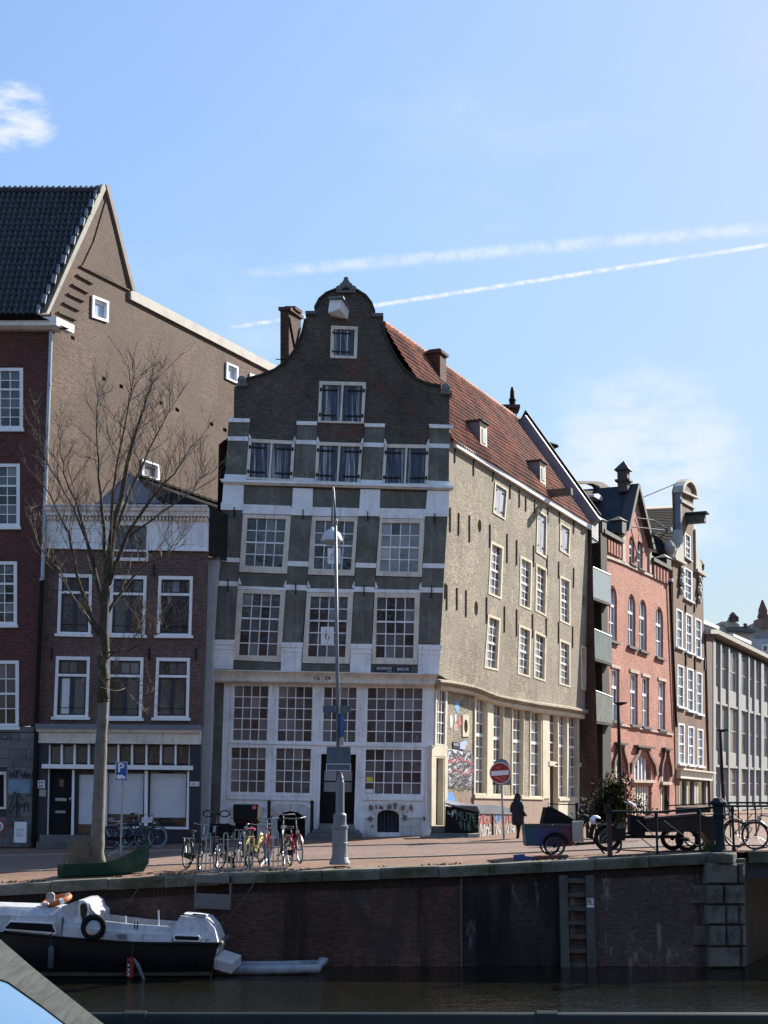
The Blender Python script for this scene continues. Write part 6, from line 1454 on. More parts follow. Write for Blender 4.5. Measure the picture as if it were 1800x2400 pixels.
for nm, a in (('street_plate', (781, 254, 862, 256, 861, 300, 780, 298)), ('street_plate', (888, 256, 959, 257, 958, 300, 888, 300)), ('sign_back', (804, 517, 956, 518, 957, 620, 802, 618)), ('sign_back', (800, 622, 960, 623, 959, 674, 799, 672))):
    MB().prism(PLm, L(zf, *a), .02, -.02).build(nm, sgb, LP)
q = L(zf, 802, 624, 958, 625, 957, 672, 801, 670); MB().ringq(PLm, q, inset(q, .025, .1, .025, .1), .026, .01).build('sign_rim', MT['paper'], LP)
c_ = PLm.at(zf(902, 382)); MB().lathe(c_ + V((-.06, .05, 0)), [(.305, 0), (.305, .03)], 24, (.93, .35, 0)).build('round_sign', M('sign_blue', (.02, .11, .33), .4, var=.15), LP)
MB().box(PLm.at(zf(902, 482)), (.08, .1, .18)).build('control_box', MT['steel'], LP)
# ================================================================== parking sign
pb_ = V((YP(45.5).at(zc(843, 1000)).x, 45.5, 0)); pb_.z = gz(pb_.x, 45.5)
PKP = YP(45.45)
PK = thing('parking_sign', 'blue parking sign with white P and truck pictogram on a thin grey pole', 'sign', pb_)
tp_ = PKP.at(zc(843, 560)); MB().tube([pb_, V((pb_.x, 45.5, tp_.z))], .03, 8).build('pole', MT['steel'], PK)
q = L(zc, 803, 547, 888, 548, 885, 681, 798, 680)
MB().prism(PKP, q, .03, .0).build('plate', M('parking_blue', (.008, .085, .33), .4, var=.12), PK)
MB().ringq(PKP, inset(q, .02, .015, .02, .015), inset(q, .06, .04, .06, .04), .034, .028).build('white_rim', MT['paper'], PK)
text('P', PKP, rect(zc, 822, 558, 865, 622), MT['paper'], PK, off=.036, bold=.02)
MB().prism(PKP, L(zc, 812, 640, 855, 640, 855, 647, 868, 648, 873, 662, 810, 662), .036, .03).build('truck_symbol', MT['paper'], PK)
for x in (822, 836, 862): MB().lathe(PKP.at(zc(x, 663), .03), [(.032, 0), (.032, .008)], 10, (0, -1, 0)).build('truck_wheel_symbol', MT['paper'], PK)
# ================================================================== no entry sign
NE = thing('no_entry_sign', 'red round no entry sign with scratched white bar on a grey pole', 'sign', YP(48.8).at(zh(718, 1662)))
PN = YP(48.7); c_ = PN.at(zh(680, 995)); rr = 98 / 3.95 / F * 48.7
MB().lathe(c_, [(rr, 0), (rr, .02)], 32, (0, -1, 0)).build('rim', MT['paper'], NE)
MB().lathe(c_ + V((0, -.022, 0)), [(rr * .93, 0), (rr * .93, .004)], 32, (0, -1, 0)).build('red_disc', M('no_entry_red', (.38, .02, .02), .45, var=.25, vs_=4), NE)
MB().prism(PN, L(zh, 597, 978, 760, 968, 760, 1010, 598, 1022), .034, .028).build('white_bar', MT['paper'], NE)
scr = M('sign_scratch', (.62, .42, .38), .6)
mb = MB()
for a in ((640, 1025, 706, 1075), (706, 1075, 730, 1022), (625, 1028, 690, 1062), (650, 950, 690, 935), (640, 935, 668, 955), (680, 1040, 712, 1025)): mb.tube([PN.at(zh(a[0], a[1]), .033), PN.at(zh(a[2], a[3]), .033)], .006, 4)
mb.build('scratches', scr, NE, kind='stuff')
MB().prism(YP(48.9), L(zh, 610, 1105, 612, 930, 640, 880, 690, 860, 735, 875, 765, 920, 775, 1000, 775, 1105), .0, -.02).build('back_plate', sgb, NE)
MB().tube([YP(48.8).at(zh(718, 1662)), YP(48.8).at(zh(684, 900))], .033, 8).build('pole', MT['steel'], NE)
# ================================================================== tree in a planter
TB = YP(37.6).at((228, 2022))
TR = thing('bare_tree', 'bare street tree with pale knobbly trunk and many fine twigs in a green planter', 'tree', TB)
bark_lo = M('pale_bark', (.19, .172, .15), .9, var=.5, vs_=3.5, col2=(.12, .105, .085), bump=1.0, bs=18, streak=((.09, .085, .06), 14, .6, (.5, .68)))
bark_hi = M('dark_mossy_bark', (.062, .05, .038), .95, var=.4, vs_=4, col2=(.17, .16, .05), patch=(.52, .68), bump=.8, bs=30)
twig_m = M('twig_bark', (.17, .13, .105), .9, var=.4, vs_=5)
PT_ = lambda u, v, dy=0: YP(37.6 + dy).at((u, v))
path = [(228, 2030), (229, 1950), (233, 1850), (236, 1760), (240, 1690), (242, 1640)]
pts, rad = [], []
for i in range(len(path) - 1):
    for k_ in range(5):
        t = k_ / 5; u = path[i][0] * (1 - t) + path[i + 1][0] * t; v = path[i][1] * (1 - t) + path[i + 1][1] * t
        pts.append(PT_(u, v)); f_ = (2030 - v) / 390
        rad.append(.168 - .03 * f_ + (.03 * math.sin(v * .35) * max(0, f_ - .6) * 2) + random.uniform(-.012, .012) + (.06 * max(0, 1 - f_ * 14)))
pts.append(PT_(242, 1640)); rad.append(.165)
MB().tube(pts, rad, 14).build('trunk', bark_lo, TR, smooth=True)
limbs = [([(242, 1645), (240, 1560), (242, 1480), (250, 1370), (262, 1250), (290, 1125), (322, 1010), (345, 930), (365, 880)], .155, .012, 0),
         ([(242, 1500), (205, 1430), (180, 1340), (160, 1250), (125, 1180), (95, 1120)], .07, .010, -.4), ([(245, 1430), (218, 1320), (188, 1210), (150, 1110), (140, 1030)], .075, .010, .5),
         ([(250, 1380), (240, 1240), (230, 1120), (222, 1010), (228, 930)], .07, .009, .3), ([(255, 1370), (300, 1250), (350, 1170), (410, 1110), (440, 1050)], .07, .010, -.5),
         ([(250, 1440), (300, 1370), (345, 1320), (390, 1300), (420, 1250)], .05, .008, .6), ([(243, 1530), (300, 1525), (350, 1500), (380, 1480)], .028, .007, -.6),
         ([(240, 1500), (190, 1430), (135, 1335), (100, 1290), (70, 1220)], .04, .008, .2), ([(262, 1270), (305, 1160), (345, 1060), (390, 980), (420, 930)], .055, .009, .6),
         ([(258, 1290), (262, 1150), (285, 1040), (300, 940), (310, 870)], .05, .009, -.5), ([(248, 1590), (285, 1600), (310, 1640)], .018, .006, -.3), ([(244, 1550), (320, 1490), (340, 1450)], .02, .006, -.5),
         ([(225, 1330), (170, 1190), (110, 1090), (85, 1000)], .04, .008, -.6), ([(300, 1260), (380, 1200), (450, 1150), (475, 1110)], .035, .008, .4)]
rt = random.Random(11)
limb_mb, twig_mb = MB(), MB()
def twig(p, d, ln, r, lvl):
    n = 4; pp = [p]; q = p.copy(); dd = d.copy()
    for i in range(n):
        dd = (dd + V((rt.uniform(-.22, .22), rt.uniform(-.22, .22), rt.uniform(-.06, .2)))).normalized(); q = q + dd * ln / n; pp.append(q.copy())
    twig_mb.tube(pp, [r * (1 - .17 * i) for i in range(n + 1)], 3 if lvl else 4, cap=False)
    if lvl < 2:
        for k in range(4 if lvl == 0 else 3):
            t = rt.uniform(.2, 1.0); idx = min(n - 1, int(t * n)); b = pp[idx].lerp(pp[idx + 1], t * n - idx)
            ax = V((rt.uniform(-1, 1), rt.uniform(-1, 1), rt.uniform(-.2, .9)))
            nd = (dd * .75 + ax * .75).normalized(); twig(b, nd, ln * rt.uniform(.4, .7), r * .58, lvl + 1)
for pth, r0_, r1_, dy in limbs:
    n = len(pth); pp = []
    for i, (u, v) in enumerate(pth): pp.append(PT_(u + rt.uniform(-4, 4) * (i > 0), v, dy * (i / max(1, n - 1)) * 2.2))
    fine = []
    for i in range(n - 1):
        for k in range(3): fine.append(pp[i].lerp(pp[i + 1], k / 3) + V((rt.uniform(-.03, .03), rt.uniform(-.03, .03), 0)) * (i + k > 0))
    fine.append(pp[-1]); m = len(fine)
    limb_mb.tube(fine, [(r0_ * (1 - i / (m - 1)) ** 1.1 + r1_ * .8) * (.8 if r0_ < .1 else 1) for i in range(m)], 8 if r0_ > .05 else 6)
    for i in range(2, m):
        f_ = i / (m - 1)
        if r0_ > .1 and f_ < .3: continue
        for k in range(2 if f_ > .4 else 1):
            d = (fine[i] - fine[i - 1]).normalized(); ax = V((rt.uniform(-1, 1), rt.uniform(-1, 1), rt.uniform(-.1, .8)))
            twig(fine[i], (d * .6 + ax * .8).normalized(), rt.uniform(.6, 1.5) * (1.15 - .5 * f_), .0115, 0)
limb_mb.build('limbs', bark_hi, TR, smooth=True, uv=False); twig_mb.build('crown', twig_m, TR, uv=False)
# green boat-shaped planter round the trunk
PLN = thing('boat_planter', 'green boat-shaped planter with raised bow around the tree foot', 'planter', YP(37.4).at(zk(640, 240)))
grn = M('green_boat_paint', (.016, .065, .045), .45, var=.4, vs_=2.5, col2=(.03, .10, .07))
PG = YP(37.0)
x_st, x_bw = PG.at(zk(385, 200)).x, PG.at(zk(1000, 200)).x
zb0 = PG.at(zk(640, 238)).z
secs_o, secs_i = [], []
for i in range(13):
    t = i / 12; x = x_st + (x_bw - x_st) * t
    hw_ = .62 * min(1, (1 - max(0, t - .62) / .4) ** .8 if t > .62 else 1) * (1 if t > .05 else .8); hw_ = max(hw_, .03)
    sheer = .32 + .12 * (1 - t) * 0 + .45 * max(0, t - .55) ** 1.6 / .28
    g0_ = gz(x, 37.6); yc_ = 37.65
    secs_o.append([(x, yc_ - hw_, g0_ + sheer), (x - .12 * (t > .8), yc_ - hw_ * .8, g0_ + .02), (x - .12 * (t > .8), yc_ + hw_ * .8, g0_ + .02), (x, yc_ + hw_, g0_ + sheer), (x, yc_ + hw_ * .9, g0_ + sheer), (x, yc_ + hw_ * .75, g0_ + .22), (x, yc_ - hw_ * .75, g0_ + .22), (x, yc_ - hw_ * .9, g0_ + sheer)])
MB().loft(secs_o).build('hull', grn, PLN)
MB().poly([(x_st + .1, 37.65 - .5, gz(x_st, 37.6) + .26), (x_bw - .5, 37.65 - .4, gz(x_bw, 37.6) + .26), (x_bw - .5, 37.65 + .4, gz(x_bw, 37.6) + .26), (x_st + .1, 37.65 + .5, gz(x_st, 37.6) + .26)]).build('soil', M('dark_soil', (.03, .024, .018), .95, var=.4), PLN)
gr = MB(); 
for i in range(240):
    x = rt.uniform(x_st + .1, x_st + 1.0); y = rt.uniform(37.2, 38.05); z = gz(x, 37.6) + .25; h = rt.uniform(.2, .75)
    gr.tube([(x, y, z), (x + rt.uniform(-.06, .06), y, z + h * .6), (x + rt.uniform(-.16, .16), y + rt.uniform(-.05, .05), z + h)], [.006, .005, .003], 3, cap=False)
gr.build('dry_grass', M('dry_grass', (.20, .16, .11), .9, var=.3), PLN, uv=False, kind='stuff')
# ================================================================== bicycles
def colm(n, c, r=.35): 
    k_ = 'bike_' + n
    return bpy.data.materials.get(k_) or M(k_, c, r, var=.2)
GREY = (0, 0, 0)
def bicycle(name, label, loc, rz, frame, tyre=(.015, .015, .016), bars='swept', step=False, crate=None, group=None, lean=0., R=.345, rimc=None, steer=0., saddlec=(.012, .012, .013), lift=0., cat='bicycle'):
    T = thing(name, label, cat, (0, 0, 0), group)
    fm, tm, ch = colm('f%.3f%.3f%.3f' % frame, frame), colm('t%.3f%.3f%.3f' % tyre, tyre, .7), MT['chrome']
    rm = rimc or MT['steel']
    xr, xf = -.54, .55
    st_m = Matrix.Translation((.40, 0, 0)) @ Matrix.Rotation(steer, 4, 'Z') @ Matrix.Translation((-.40, 0, 0))
    def tf(mb, st):
        if st: mb.v = [st_m @ p for p in mb.v]
        return mb
    for cx, st in ((xr, False), (xf, True)):
        w = tf(MB().ring((cx, 0, R), (0, 1, 0), R - .02, .021, 26, 6), st).build('wheel', tm, T, smooth=True, uv=False)
        tf(MB().ring((cx, 0, R), (0, 1, 0), R - .048, .012, 26, 4), st).build('rim', rm, w, uv=False)
        sp = MB()
        for i in range(14):
            a = 6.2832 * i / 14; sp.tube([(cx, .03 * (-1) ** i, R), (cx + (R - .05) * math.cos(a), 0, R + (R - .05) * math.sin(a))], .0022, 3, cap=False)
        tf(sp, st).build('spokes', ch, w, uv=False)
        tf(MB().lathe((cx, -.05, R), [(.022, 0), (.022, .1)], 8, (0, 1, 0)), st).build('hub', ch, w, uv=False)
        tf(MB().ring((cx, 0, R), (0, 1, 0), R + .025, .02, 14, 4, a0=math.radians(-20 if st else -10), a1=math.radians(-150 if st else -190), sq=1.4), st).build('mudguard', fm, T, uv=False)
    bb, stp, hb, ht = V((-.06, 0, .30)), V((-.25, 0, .80)), V((.42, 0, .66)), V((.375, 0, .86))
    fr = MB()
    fr.tube([bb, stp], .017, 7).tube([hb, bb], .018, 7).tube([hb, ht], .021, 7)
    if step: fr.tube([ht, V((.15, 0, .52)), V((-.14, 0, .50))], .016, 7)
    else: fr.tube([ht - V((0, 0, .03)), stp - V((0, 0, .04))], .016, 7)
    for s in (-.05, .05): fr.tube([bb + V((0, s, 0)), V((xr, s, R))], .010, 5).tube([stp + V((0, s * .4, -.05)), V((xr, s, R))], .009, 5)
    fr.build('frame', fm, T, uv=False)
    fk = MB()
    for s in (-.055, .055): fk.tube([hb + V((0, s * .6, .02)), V((.47, s, .5)), V((xf, s, R))], .012, 5)
    tf(fk, True).build('fork', fm, T, uv=False)
    hbm = MB()
    if bars == 'butterfly':
        hbm.tube([ht, V((.36, 0, 1.10))], .013, 6)
        for s in (-1, 1):
            lo_ = [V((.36, 0, 1.10))] + [V((.36 + .05 * math.sin(a_), s * (.21 - .12 * math.cos(a_)), 1.12 + .065 * math.sin(a_))) for a_ in [x * 6.2832 / 12 for x in range(13)]]
            hbm.tube(lo_, .017, 6)
    else:
        zt_ = 1.08 if bars == 'high' else 1.0
        hbm.tube([ht, V((.35, 0, zt_))], .013, 6)
        b_ = [V((.14, -.30, zt_ + .02)), V((.26, -.27, zt_ + .06)), V((.35, -.12, zt_ + .03)), V((.35, .12, zt_ + .03)), V((.26, .27, zt_ + .06)), V((.14, .30, zt_ + .02))]
        hbm.tube(b_, .012, 6)
    tf(hbm, True).build('handlebar', ch if bars != 'butterfly' else MT['blackmatt'], T, uv=False)
    if bars != 'butterfly':
        for s in (-1, 1): tf(MB().tube([(.10, s * .305, zt_ + .015), (.21, s * .285, zt_ + .045)], .018, 6), True).build('grip', MT['blackmatt'], T, uv=False)
    sm = colm('s%.3f%.3f%.3f' % saddlec, saddlec, .6)
    MB().loft([[(-.42, -.1, .95), (-.42, .1, .95), (-.42, .09, .90), (-.42, -.09, .90)], [(-.30, -.09, .965), (-.30, .09, .965), (-.30, .07, .905), (-.30, -.07, .905)], [(-.18, -.035, .95), (-.18, .035, .95), (-.18, .03, .91), (-.18, -.03, .91)], [(-.11, -.022, .935), (-.11, .022, .935), (-.11, .02, .91), (-.11, -.02, .91)]]).build('saddle', sm, T, uv=False)
    MB().tube([stp, (-.285, 0, .91)], .013, 6).build('seat_post', ch, T, uv=False)
    cr = MB(); cr.lathe((-.06, -.06, .30), [(.09, 0), (.09, .012)], 14, (0, 1, 0)); cr.tube([(-.06, -.075, .30), (.04, -.085, .16)], .011, 5).tube([(-.06, .075, .30), (-.16, .085, .44)], .011, 5).tube([(-.06, -.09, .30), (-.06, .09, .30)], .02, 6)
    cr.build('crank', ch, T, uv=False)
    for p_ in ((.04, -.13, .16), (-.16, .13, .44)): MB().box(p_, (.09, .08, .025)).build('pedal', MT['blackmatt'], T, uv=False)
    MB().loft([[(-.62, -.075, .29), (-.62, -.075, .40), (-.62, -.055, .40), (-.62, -.055, .29)], [(.05, -.075, .22), (.05, -.075, .38), (.05, -.055, .38), (.05, -.055, .22)]]).build('chain_case', MT['black'], T, uv=False)
    rk = MB()
    for s in (-.06, .06): rk.tube([(-.28, s, .76), (-.82, s, .76)], .008, 5).tube([(-.72, s, .76), (xr, s * 1.1, R)], .007, 5)
    for x_ in (-.35, -.5, -.65, -.82): rk.tube([(x_, -.06, .76), (x_, .06, .76)], .007, 5)
    rk.build('rear_rack', ch, T, uv=False)
    MB().tube([(-.02, -.05, .3), (-.12, -.20, .01)], .009, 5).build('kickstand', ch, T, uv=False)
    MB().lathe((.47, 0, .78), [(.05, 0), (.055, .03), (.03, .09)], 10, (-1, 0, 0)).build('head_lamp', ch, T, uv=False)
    MB().box((-.84, 0, .70), (.03, .07, .05)).build('tail_light', M('tail_light_red', (.5, .02, .03), .3) if not bpy.data.materials.get('tail_light_red') else bpy.data.materials['tail_light_red'], T, uv=False)
    if crate:
        (cx, cy, cz), (dx, dy, dz), cm = crate
        c = MB(); w_ = .012
        for i in range(4):
            zz = cz - dz / 2 + dz * (i + .5) / 4
            for s in (-1, 1): c.box((cx + s * dx / 2, cy, zz), (w_, dy, dz * .2)).box((cx, cy + s * dy / 2, zz), (dx, w_, dz * .2))
        for sx_ in (-1, 1):
            for sy_ in (-1, 1): c.box((cx + sx_ * dx / 2, cy + sy_ * dy / 2, cz), (.03, .03, dz))
        c.box((cx, cy, cz - dz / 2), (dx, dy, .02))
        c.build('crate', cm, T, uv=False)
    T.location = (loc[0], loc[1], loc[2] + lift / 2); T.rotation_euler = (lean, -math.asin(lift / 1.09), rz)
    return T
def on(x, y, dz=0): return (x, y, gz(x, y) + dz)
def ux(zx, y): return YP(y).at((zn(zx, 0)[0], 2030)).x
HALF = -math.pi / 2
GB = 'bicycles parked in the quay rack'
blk = (.014, .014, .015)
bicycle('bicycle', 'black bicycle with white swept handlebar at the left end of the rack', on(ux(262, 37.6), 37.7), math.radians(-62), blk, bars='high', group=GB, step=True, steer=-.5, lean=-.08)
bicycle('bicycle', 'pale blue bicycle with looped touring handlebar in the rack', on(ux(505, 37.5), 37.6), HALF + .05, (.22, .30, .38), bars='butterfly', group=GB, rimc=MT['chrome'], lift=.36)
bicycle('bicycle', 'dark bicycle carrying a black slatted crate in the rack', on(ux(655, 37.7), 37.8), math.radians(68), (.03, .04, .05), bars='high', group=GB, lift=-.2, crate=((-.55, 0, .94), (.36, .48, .32), MT['blackmatt']), step=True)
bag = bicycle('bicycle', 'grey bicycle under a large black delivery bag in the rack', on(ux(870, 37.6), 37.7), HALF - .05, (.10, .11, .12), group=GB, lift=.25)
MB().loft([[(.72, -.30, .95), (.72, .30, .95), (.74, .31, 1.30), (.74, -.31, 1.30)], [(.36, -.33, .93), (.36, .33, .93), (.34, .33, 1.36), (.34, -.33, 1.36)], [(.20, -.26, .95), (.20, .26, .95), (.2, .26, 1.30), (.2, -.26, 1.30)]]).build('delivery_bag', MT['blackmatt'], bag, uv=False)
MB().lathe((.75, .22, 1.22), [(.05, 0), (.05, .02)], 10, (1, 0, 0)).build('bag_logo', M('pink_badge', (.75, .12, .25), .5), bag, uv=False)
bicycle('bicycle', 'yellow and white step-through bicycle with pink saddle strap in the rack', on(ux(965, 37.9), 38.0), math.radians(78), (.62, .52, .12), bars='swept', group=GB, step=True, saddlec=(.5, .06, .16))
bicycle('bicycle', 'orange red bicycle with blue tyres and wide chrome handlebar in the rack', on(ux(1105, 37.5), 37.5), HALF, (.48, .075, .03), tyre=(.03, .10, .24), group=GB, lift=.12, bars='high')
bicycle('bicycle', 'dark grey upright bicycle near the right end of the rack', on(ux(1285, 37.6), 37.6), HALF + .03, (.035, .036, .04), bars='high', group=GB, lift=.25)
bicycle('bicycle', 'red bicycle with pale blue tyres standing right of the rack', on(ux(1425, 37.5), 37.55), HALF + .28, (.42, .02, .04), tyre=(.16, .28, .38), group=GB, step=True, lean=.05, lift=.1, bars='high')
RK = thing('bicycle_rack', 'low galvanised bicycle rack of looped bars along the quay edge', 'bicycle rack', on(ux(810, 36.9), 36.9))
for x0, x1, tall in ((298, 350, 0), (402, 452, 1), (492, 548, 0), (600, 650, 1), (688, 748, 0), (792, 840, 1), (888, 940, 0), (1080, 1132, 0), (1172, 1228, 1), (1275, 1328, 0)):
    a, b = ux(x0, 36.9), ux(x1, 36.9); z0 = gz(a, 36.9); h = .92 if tall else .50
    pts = [(a, 36.9, z0)] + [(a, 36.9, z0 + h - .1)] + [((a + b) / 2 - (b - a) / 2 * math.cos(t), 36.9, z0 + h - .1 + .1 * math.sin(t)) for t in (.5, 1.05, 1.57, 2.1, 2.64)] + [(b, 36.9, z0 + h - .1), (b, 36.9, z0)]
    MB().tube(pts, .016, 6).build('hoop', MT['steel'], RK)
MB().tube([(ux(285, 36.9), 36.93, gz(ux(285, 36.9), 36.9) + .03), (ux(1340, 36.9), 36.93, gz(ux(1340, 36.9), 36.9) + .03)], .02, 6).build('base_rail', MT['steel'], RK)
G5 = 'bicycles against the shopfront'
x5 = YP(47.8).at(zc(860, 1140)).x
bicycle('bicycle', 'black bicycle with pale blue carrier standing before the navy shopfront', on(x5 + .05, 48.0), .03, (.05, .09, .16), group=G5, steer=.2, bars='high', crate=((.62, 0, .92), (.26, .36, .16), MT['blind']))
bicycle('bicycle', 'pale wheeled bicycle behind the other one at the navy shopfront', on(x5 + .42, 48.5), -.12, (.03, .03, .035), group=G5, steer=-.2, rimc=MT['chrome'], tyre=(.30, .36, .40))
# right-hand bikes behind the bridge railing
xb = YP(37.2).at(zs(1510, 760)).x
bicycle('bicycle', 'grey bicycle leaning on the bridge railing beyond the green post', on(xb + .56, 37.15), math.pi, (.08, .10, .12), rimc=MT['chrome'], bars='high')
xb2 = YP(38.6).at(zs(1225, 700)).x
bicycle('bicycle', 'dark bicycle half hidden behind the green railing post', on(xb2 - .3, 38.9), .1, (.03, .03, .035))
# ================================================================== cargo bikes
def cargo_wheel(T, c, R, w, tm, rm, spokes=14):
    wv = MB().ring(c, (0, 1, 0), R - w, w, 26, 6, sq=1.1).build('wheel', tm, T, smooth=True, uv=False)
    MB().ring(c, (0, 1, 0), R - 2.2 * w, .014, 26, 4).build('rim', rm, wv, uv=False)
    sp = MB(); c = V(c)
    for i in range(spokes):
        a = 6.2832 * i / spokes; sp.tube([c, c + V(((R - 2 * w) * math.cos(a), 0, (R - 2 * w) * math.sin(a)))], .004, 3, cap=False)
    sp.build('spokes', MT['iron'], wv, uv=False)
    MB().lathe(c - V((0, .06, 0)), [(.05, 0), (.05, .12)], 8, (0, 1, 0)).build('hub', MT['iron'], wv, uv=False)
PCg = YP(38.2)
def zx(z, x, P): return P.at((z(x, 0)[0], 1990)).x
tx0, tx1 = zx(zr, 232, PCg), zx(zr, 800, PCg); tg = gz((tx0 + tx1) / 2, 38.2)
CT = thing('cargo_tricycle', 'painted wooden cargo tricycle in teal, purple and maroon with a black hood', 'cargo bike', (tx0, 38.2, tg))
cpaint, N, K, P_ = nt('teal_purple_maroon_paint')
geo = N.new('ShaderNodeNewGeometry'); sep = N.new('ShaderNodeSeparateXYZ'); K.new(geo.outputs['Position'], sep.inputs[0])
nz = nnoise(N, K, geo.outputs['Position'], 3, 4); ad = N.new('ShaderNodeMath'); ad.operation = 'MULTIPLY_ADD'; K.new(nz, ad.inputs[0]); ad.inputs[1].default_value = .5; K.new(sep.outputs[0], ad.inputs[2])
rp = N.new('ShaderNodeMapRange'); K.new(ad.outputs[0], rp.inputs[0]); rp.inputs[1].default_value = tx0 + .1; rp.inputs[2].default_value = tx1 + .3
cr_ = N.new('ShaderNodeValToRGB'); K.new(rp.outputs[0], cr_.inputs[0]); e = cr_.color_ramp.elements
e[0].color = (.012, .075, .10, 1); e[1].color = (.085, .01, .02, 1); e[0].position = .2; e[1].position = .95
n_ = e.new(.45); n_.color = (.035, .045, .15, 1); n_ = e.new(.72); n_.color = (.055, .03, .11, 1)
K.new(cr_.outputs[0], P_.inputs['Base Color']); P_.inputs['Roughness'].default_value = .5
zt0, zt1 = PCg.at(zr(500, 490)).z, PCg.at(zr(500, 735)).z
y0_, y1_ = 37.85, 38.65
bxm = MB()
bxm.loft([[(tx0 + .02, y0_, zt0), (tx1, y0_, zt0), (tx1, y1_, zt0), (tx0 + .02, y1_, zt0)], [(tx0 + .06, y0_ + .03, zt1), (tx1 + .03, y0_ + .03, zt1), (tx1 + .03, y1_ - .03, zt1), (tx0 + .06, y1_ - .03, zt1)]]).build('box', cpaint, CT)
for a in ((tx0 - .01, tx0 + .72), (tx0 + .74, tx0 + 1.15), (tx0 + 1.17, tx1 + .02)): MB().obox((a[0], y0_ - .03, zt0 - .01), (a[1] - a[0], 0, 0), (0, .06, 0), (0, 0, .06)).build('rim_board', MT['timber'], CT)
hx = [zx(zr, x, PCg) for x in (465, 530, 600, 835, 800)]; hz = [PCg.at(zr(600, y)).z for y in (470, 270, 280, 425, 470)]
hp = [(hx[0], hz[0]), (hx[1] - .04, hz[1] + .0), (hx[1] + .1, hz[1] + .01), (hx[3], hz[3]), (hx[4], hz[4])]
MB().loft([[(x, y0_ + .02, z) for x, z in hp], [(x, y1_ - .02, z) for x, z in hp]]).build('hood', MT['blackmatt'], CT)
MB().loft([[(hx[1] + .08, y0_, hz[1] + .03), (hx[3] + .03, y0_, hz[3] + .02), (hx[3] + .03, y0_, hz[3]), (hx[1] + .08, y0_, hz[1] + .01)], [(hx[1] + .08, y1_, hz[1] + .03), (hx[3] + .03, y1_, hz[3] + .02), (hx[3] + .03, y1_, hz[3]), (hx[1] + .08, y1_, hz[1] + .01)]]).build('hood_flap', M('grey_tarp', (.07, .072, .075), .7), CT)
MB().obox((tx1 + .04, y0_, zt1 + .1), (.28, 0, 0), (0, .7, 0), (0, 0, zt0 - zt1)).build('tail_box', MT['steel'], CT)
wr = .27
for yy in (37.72, 38.78): cargo_wheel(CT, (zx(zr, 595, PCg), yy, tg + wr), wr, .022, MT['blackmatt'], MT['chrome'])
MB().ring((zx(zr, 610, PCg), 37.72, tg + wr), (0, 1, 0), wr + .04, .03, 12, 4, a0=math.radians(-10), a1=math.radians(-170), sq=1.5).build('mudguard', MT['black'], CT)
fx = zx(zr, 1060, PCg)
fr = MB(); fr.tube([(tx1 - .3, 38.2, zt1), (fx + .2, 38.2, tg + .33)], .03, 6).tube([(tx1 + .2, 38.2, tg + .3), (tx1 + .45, 38.2, tg + .95)], .02, 6).tube([(fx + .1, 38.2, tg + .33), (fx - .1, 38.2, tg + .95)], .02, 6)
fr.tube([(fx + .55, 38.15, tg + .33), (fx + .1, 38.2, tg + .33)], .018, 6).build('frame', MT['iron'], CT)
cargo_wheel(CT, (fx + .5, 38.2, tg + .3), .3, .022, MT['blackmatt'], MT['chrome'])
MB().tube([(tx1 + .45, 37.9, tg + 1.0), (tx1 + .4, 38.2, tg + 1.02), (tx1 + .45, 38.5, tg + 1.0)], .016, 6).build('handlebar', MT['chrome'], CT)
MB().box((fx - .12, 38.2, tg + .98), (.28, .16, .07)).build('saddle', MT['blackmatt'], CT)
MB().obox((tx1 + .45, 37.95, tg + .45), (.12, 0, .45), (0, .1, 0), (.1, 0, -.02)).build('mud_flap', MT['blackmatt'], CT)
MB().box((fx - .5, 38.0, tg + .35), (.16, .1, .12)).build('red_white_bottle', M('red_white', (.5, .1, .08), .5), CT)
# flat-bed cargo bike behind the railing
PCb = YP(37.35)
cx0, cx1 = zx(zs, 100, PCb), zx(zs, 1090, PCb); cg = gz((cx0 + cx1) / 2, 37.4)
CB = thing('flatbed_cargo_bike', 'long black flatbed cargo bike with fat tyres behind the bridge railing', 'cargo bike', (cx0, 37.5, cg))
zz0, zz1 = PCb.at(zs(500, 400)).z, PCb.at(zs(500, 530)).z
dkbr = M('dark_brown_box', (.018, .012, .011), .5, var=.3)
tl = PCb.at(zs(250, 405)).z; tr_ = PCb.at(zs(900, 345)).z
MB().loft([[(cx0 + .35, 37.25, tl), (cx0 + .35, 38.05, tl), (cx0 + .35, 38.05, tl - .28), (cx0 + .35, 37.25, tl - .28)], [(cx1 - .35, 37.25, tr_), (cx1 - .35, 38.05, tr_), (cx1 - .35, 38.05, tr_ - .40), (cx1 - .35, 37.25, tr_ - .40)]]).build('cargo_bed', dkbr, CB)
MB().loft([[(cx0 + .3, 37.2, tl + .06), (cx0 + .3, 38.1, tl + .06), (cx0 + .3, 38.1, tl + .005), (cx0 + .3, 37.2, tl + .005)], [(cx1 - .4, 37.2, tr_ + .06), (cx1 - .4, 38.1, tr_ + .06), (cx1 - .4, 38.1, tr_ + .005), (cx1 - .4, 37.2, tr_ + .005)]]).build('bed_lid', M('maroon_lid', (.06, .02, .025), .35), CB)
MB().loft([[(cx1 - .45, 37.25, tr_), (cx1 - .45, 38.05, tr_), (cx1 - .45, 38.05, tr_ - .3), (cx1 - .45, 37.25, tr_ - .3)], [(cx1 - .05, 37.3, tr_ - .05), (cx1 - .05, 38.0, tr_ - .05), (cx1 - .1, 38.0, tr_ - .85), (cx1 - .1, 37.3, tr_ - .85)]]).build('front_fairing', dkbr, CB)
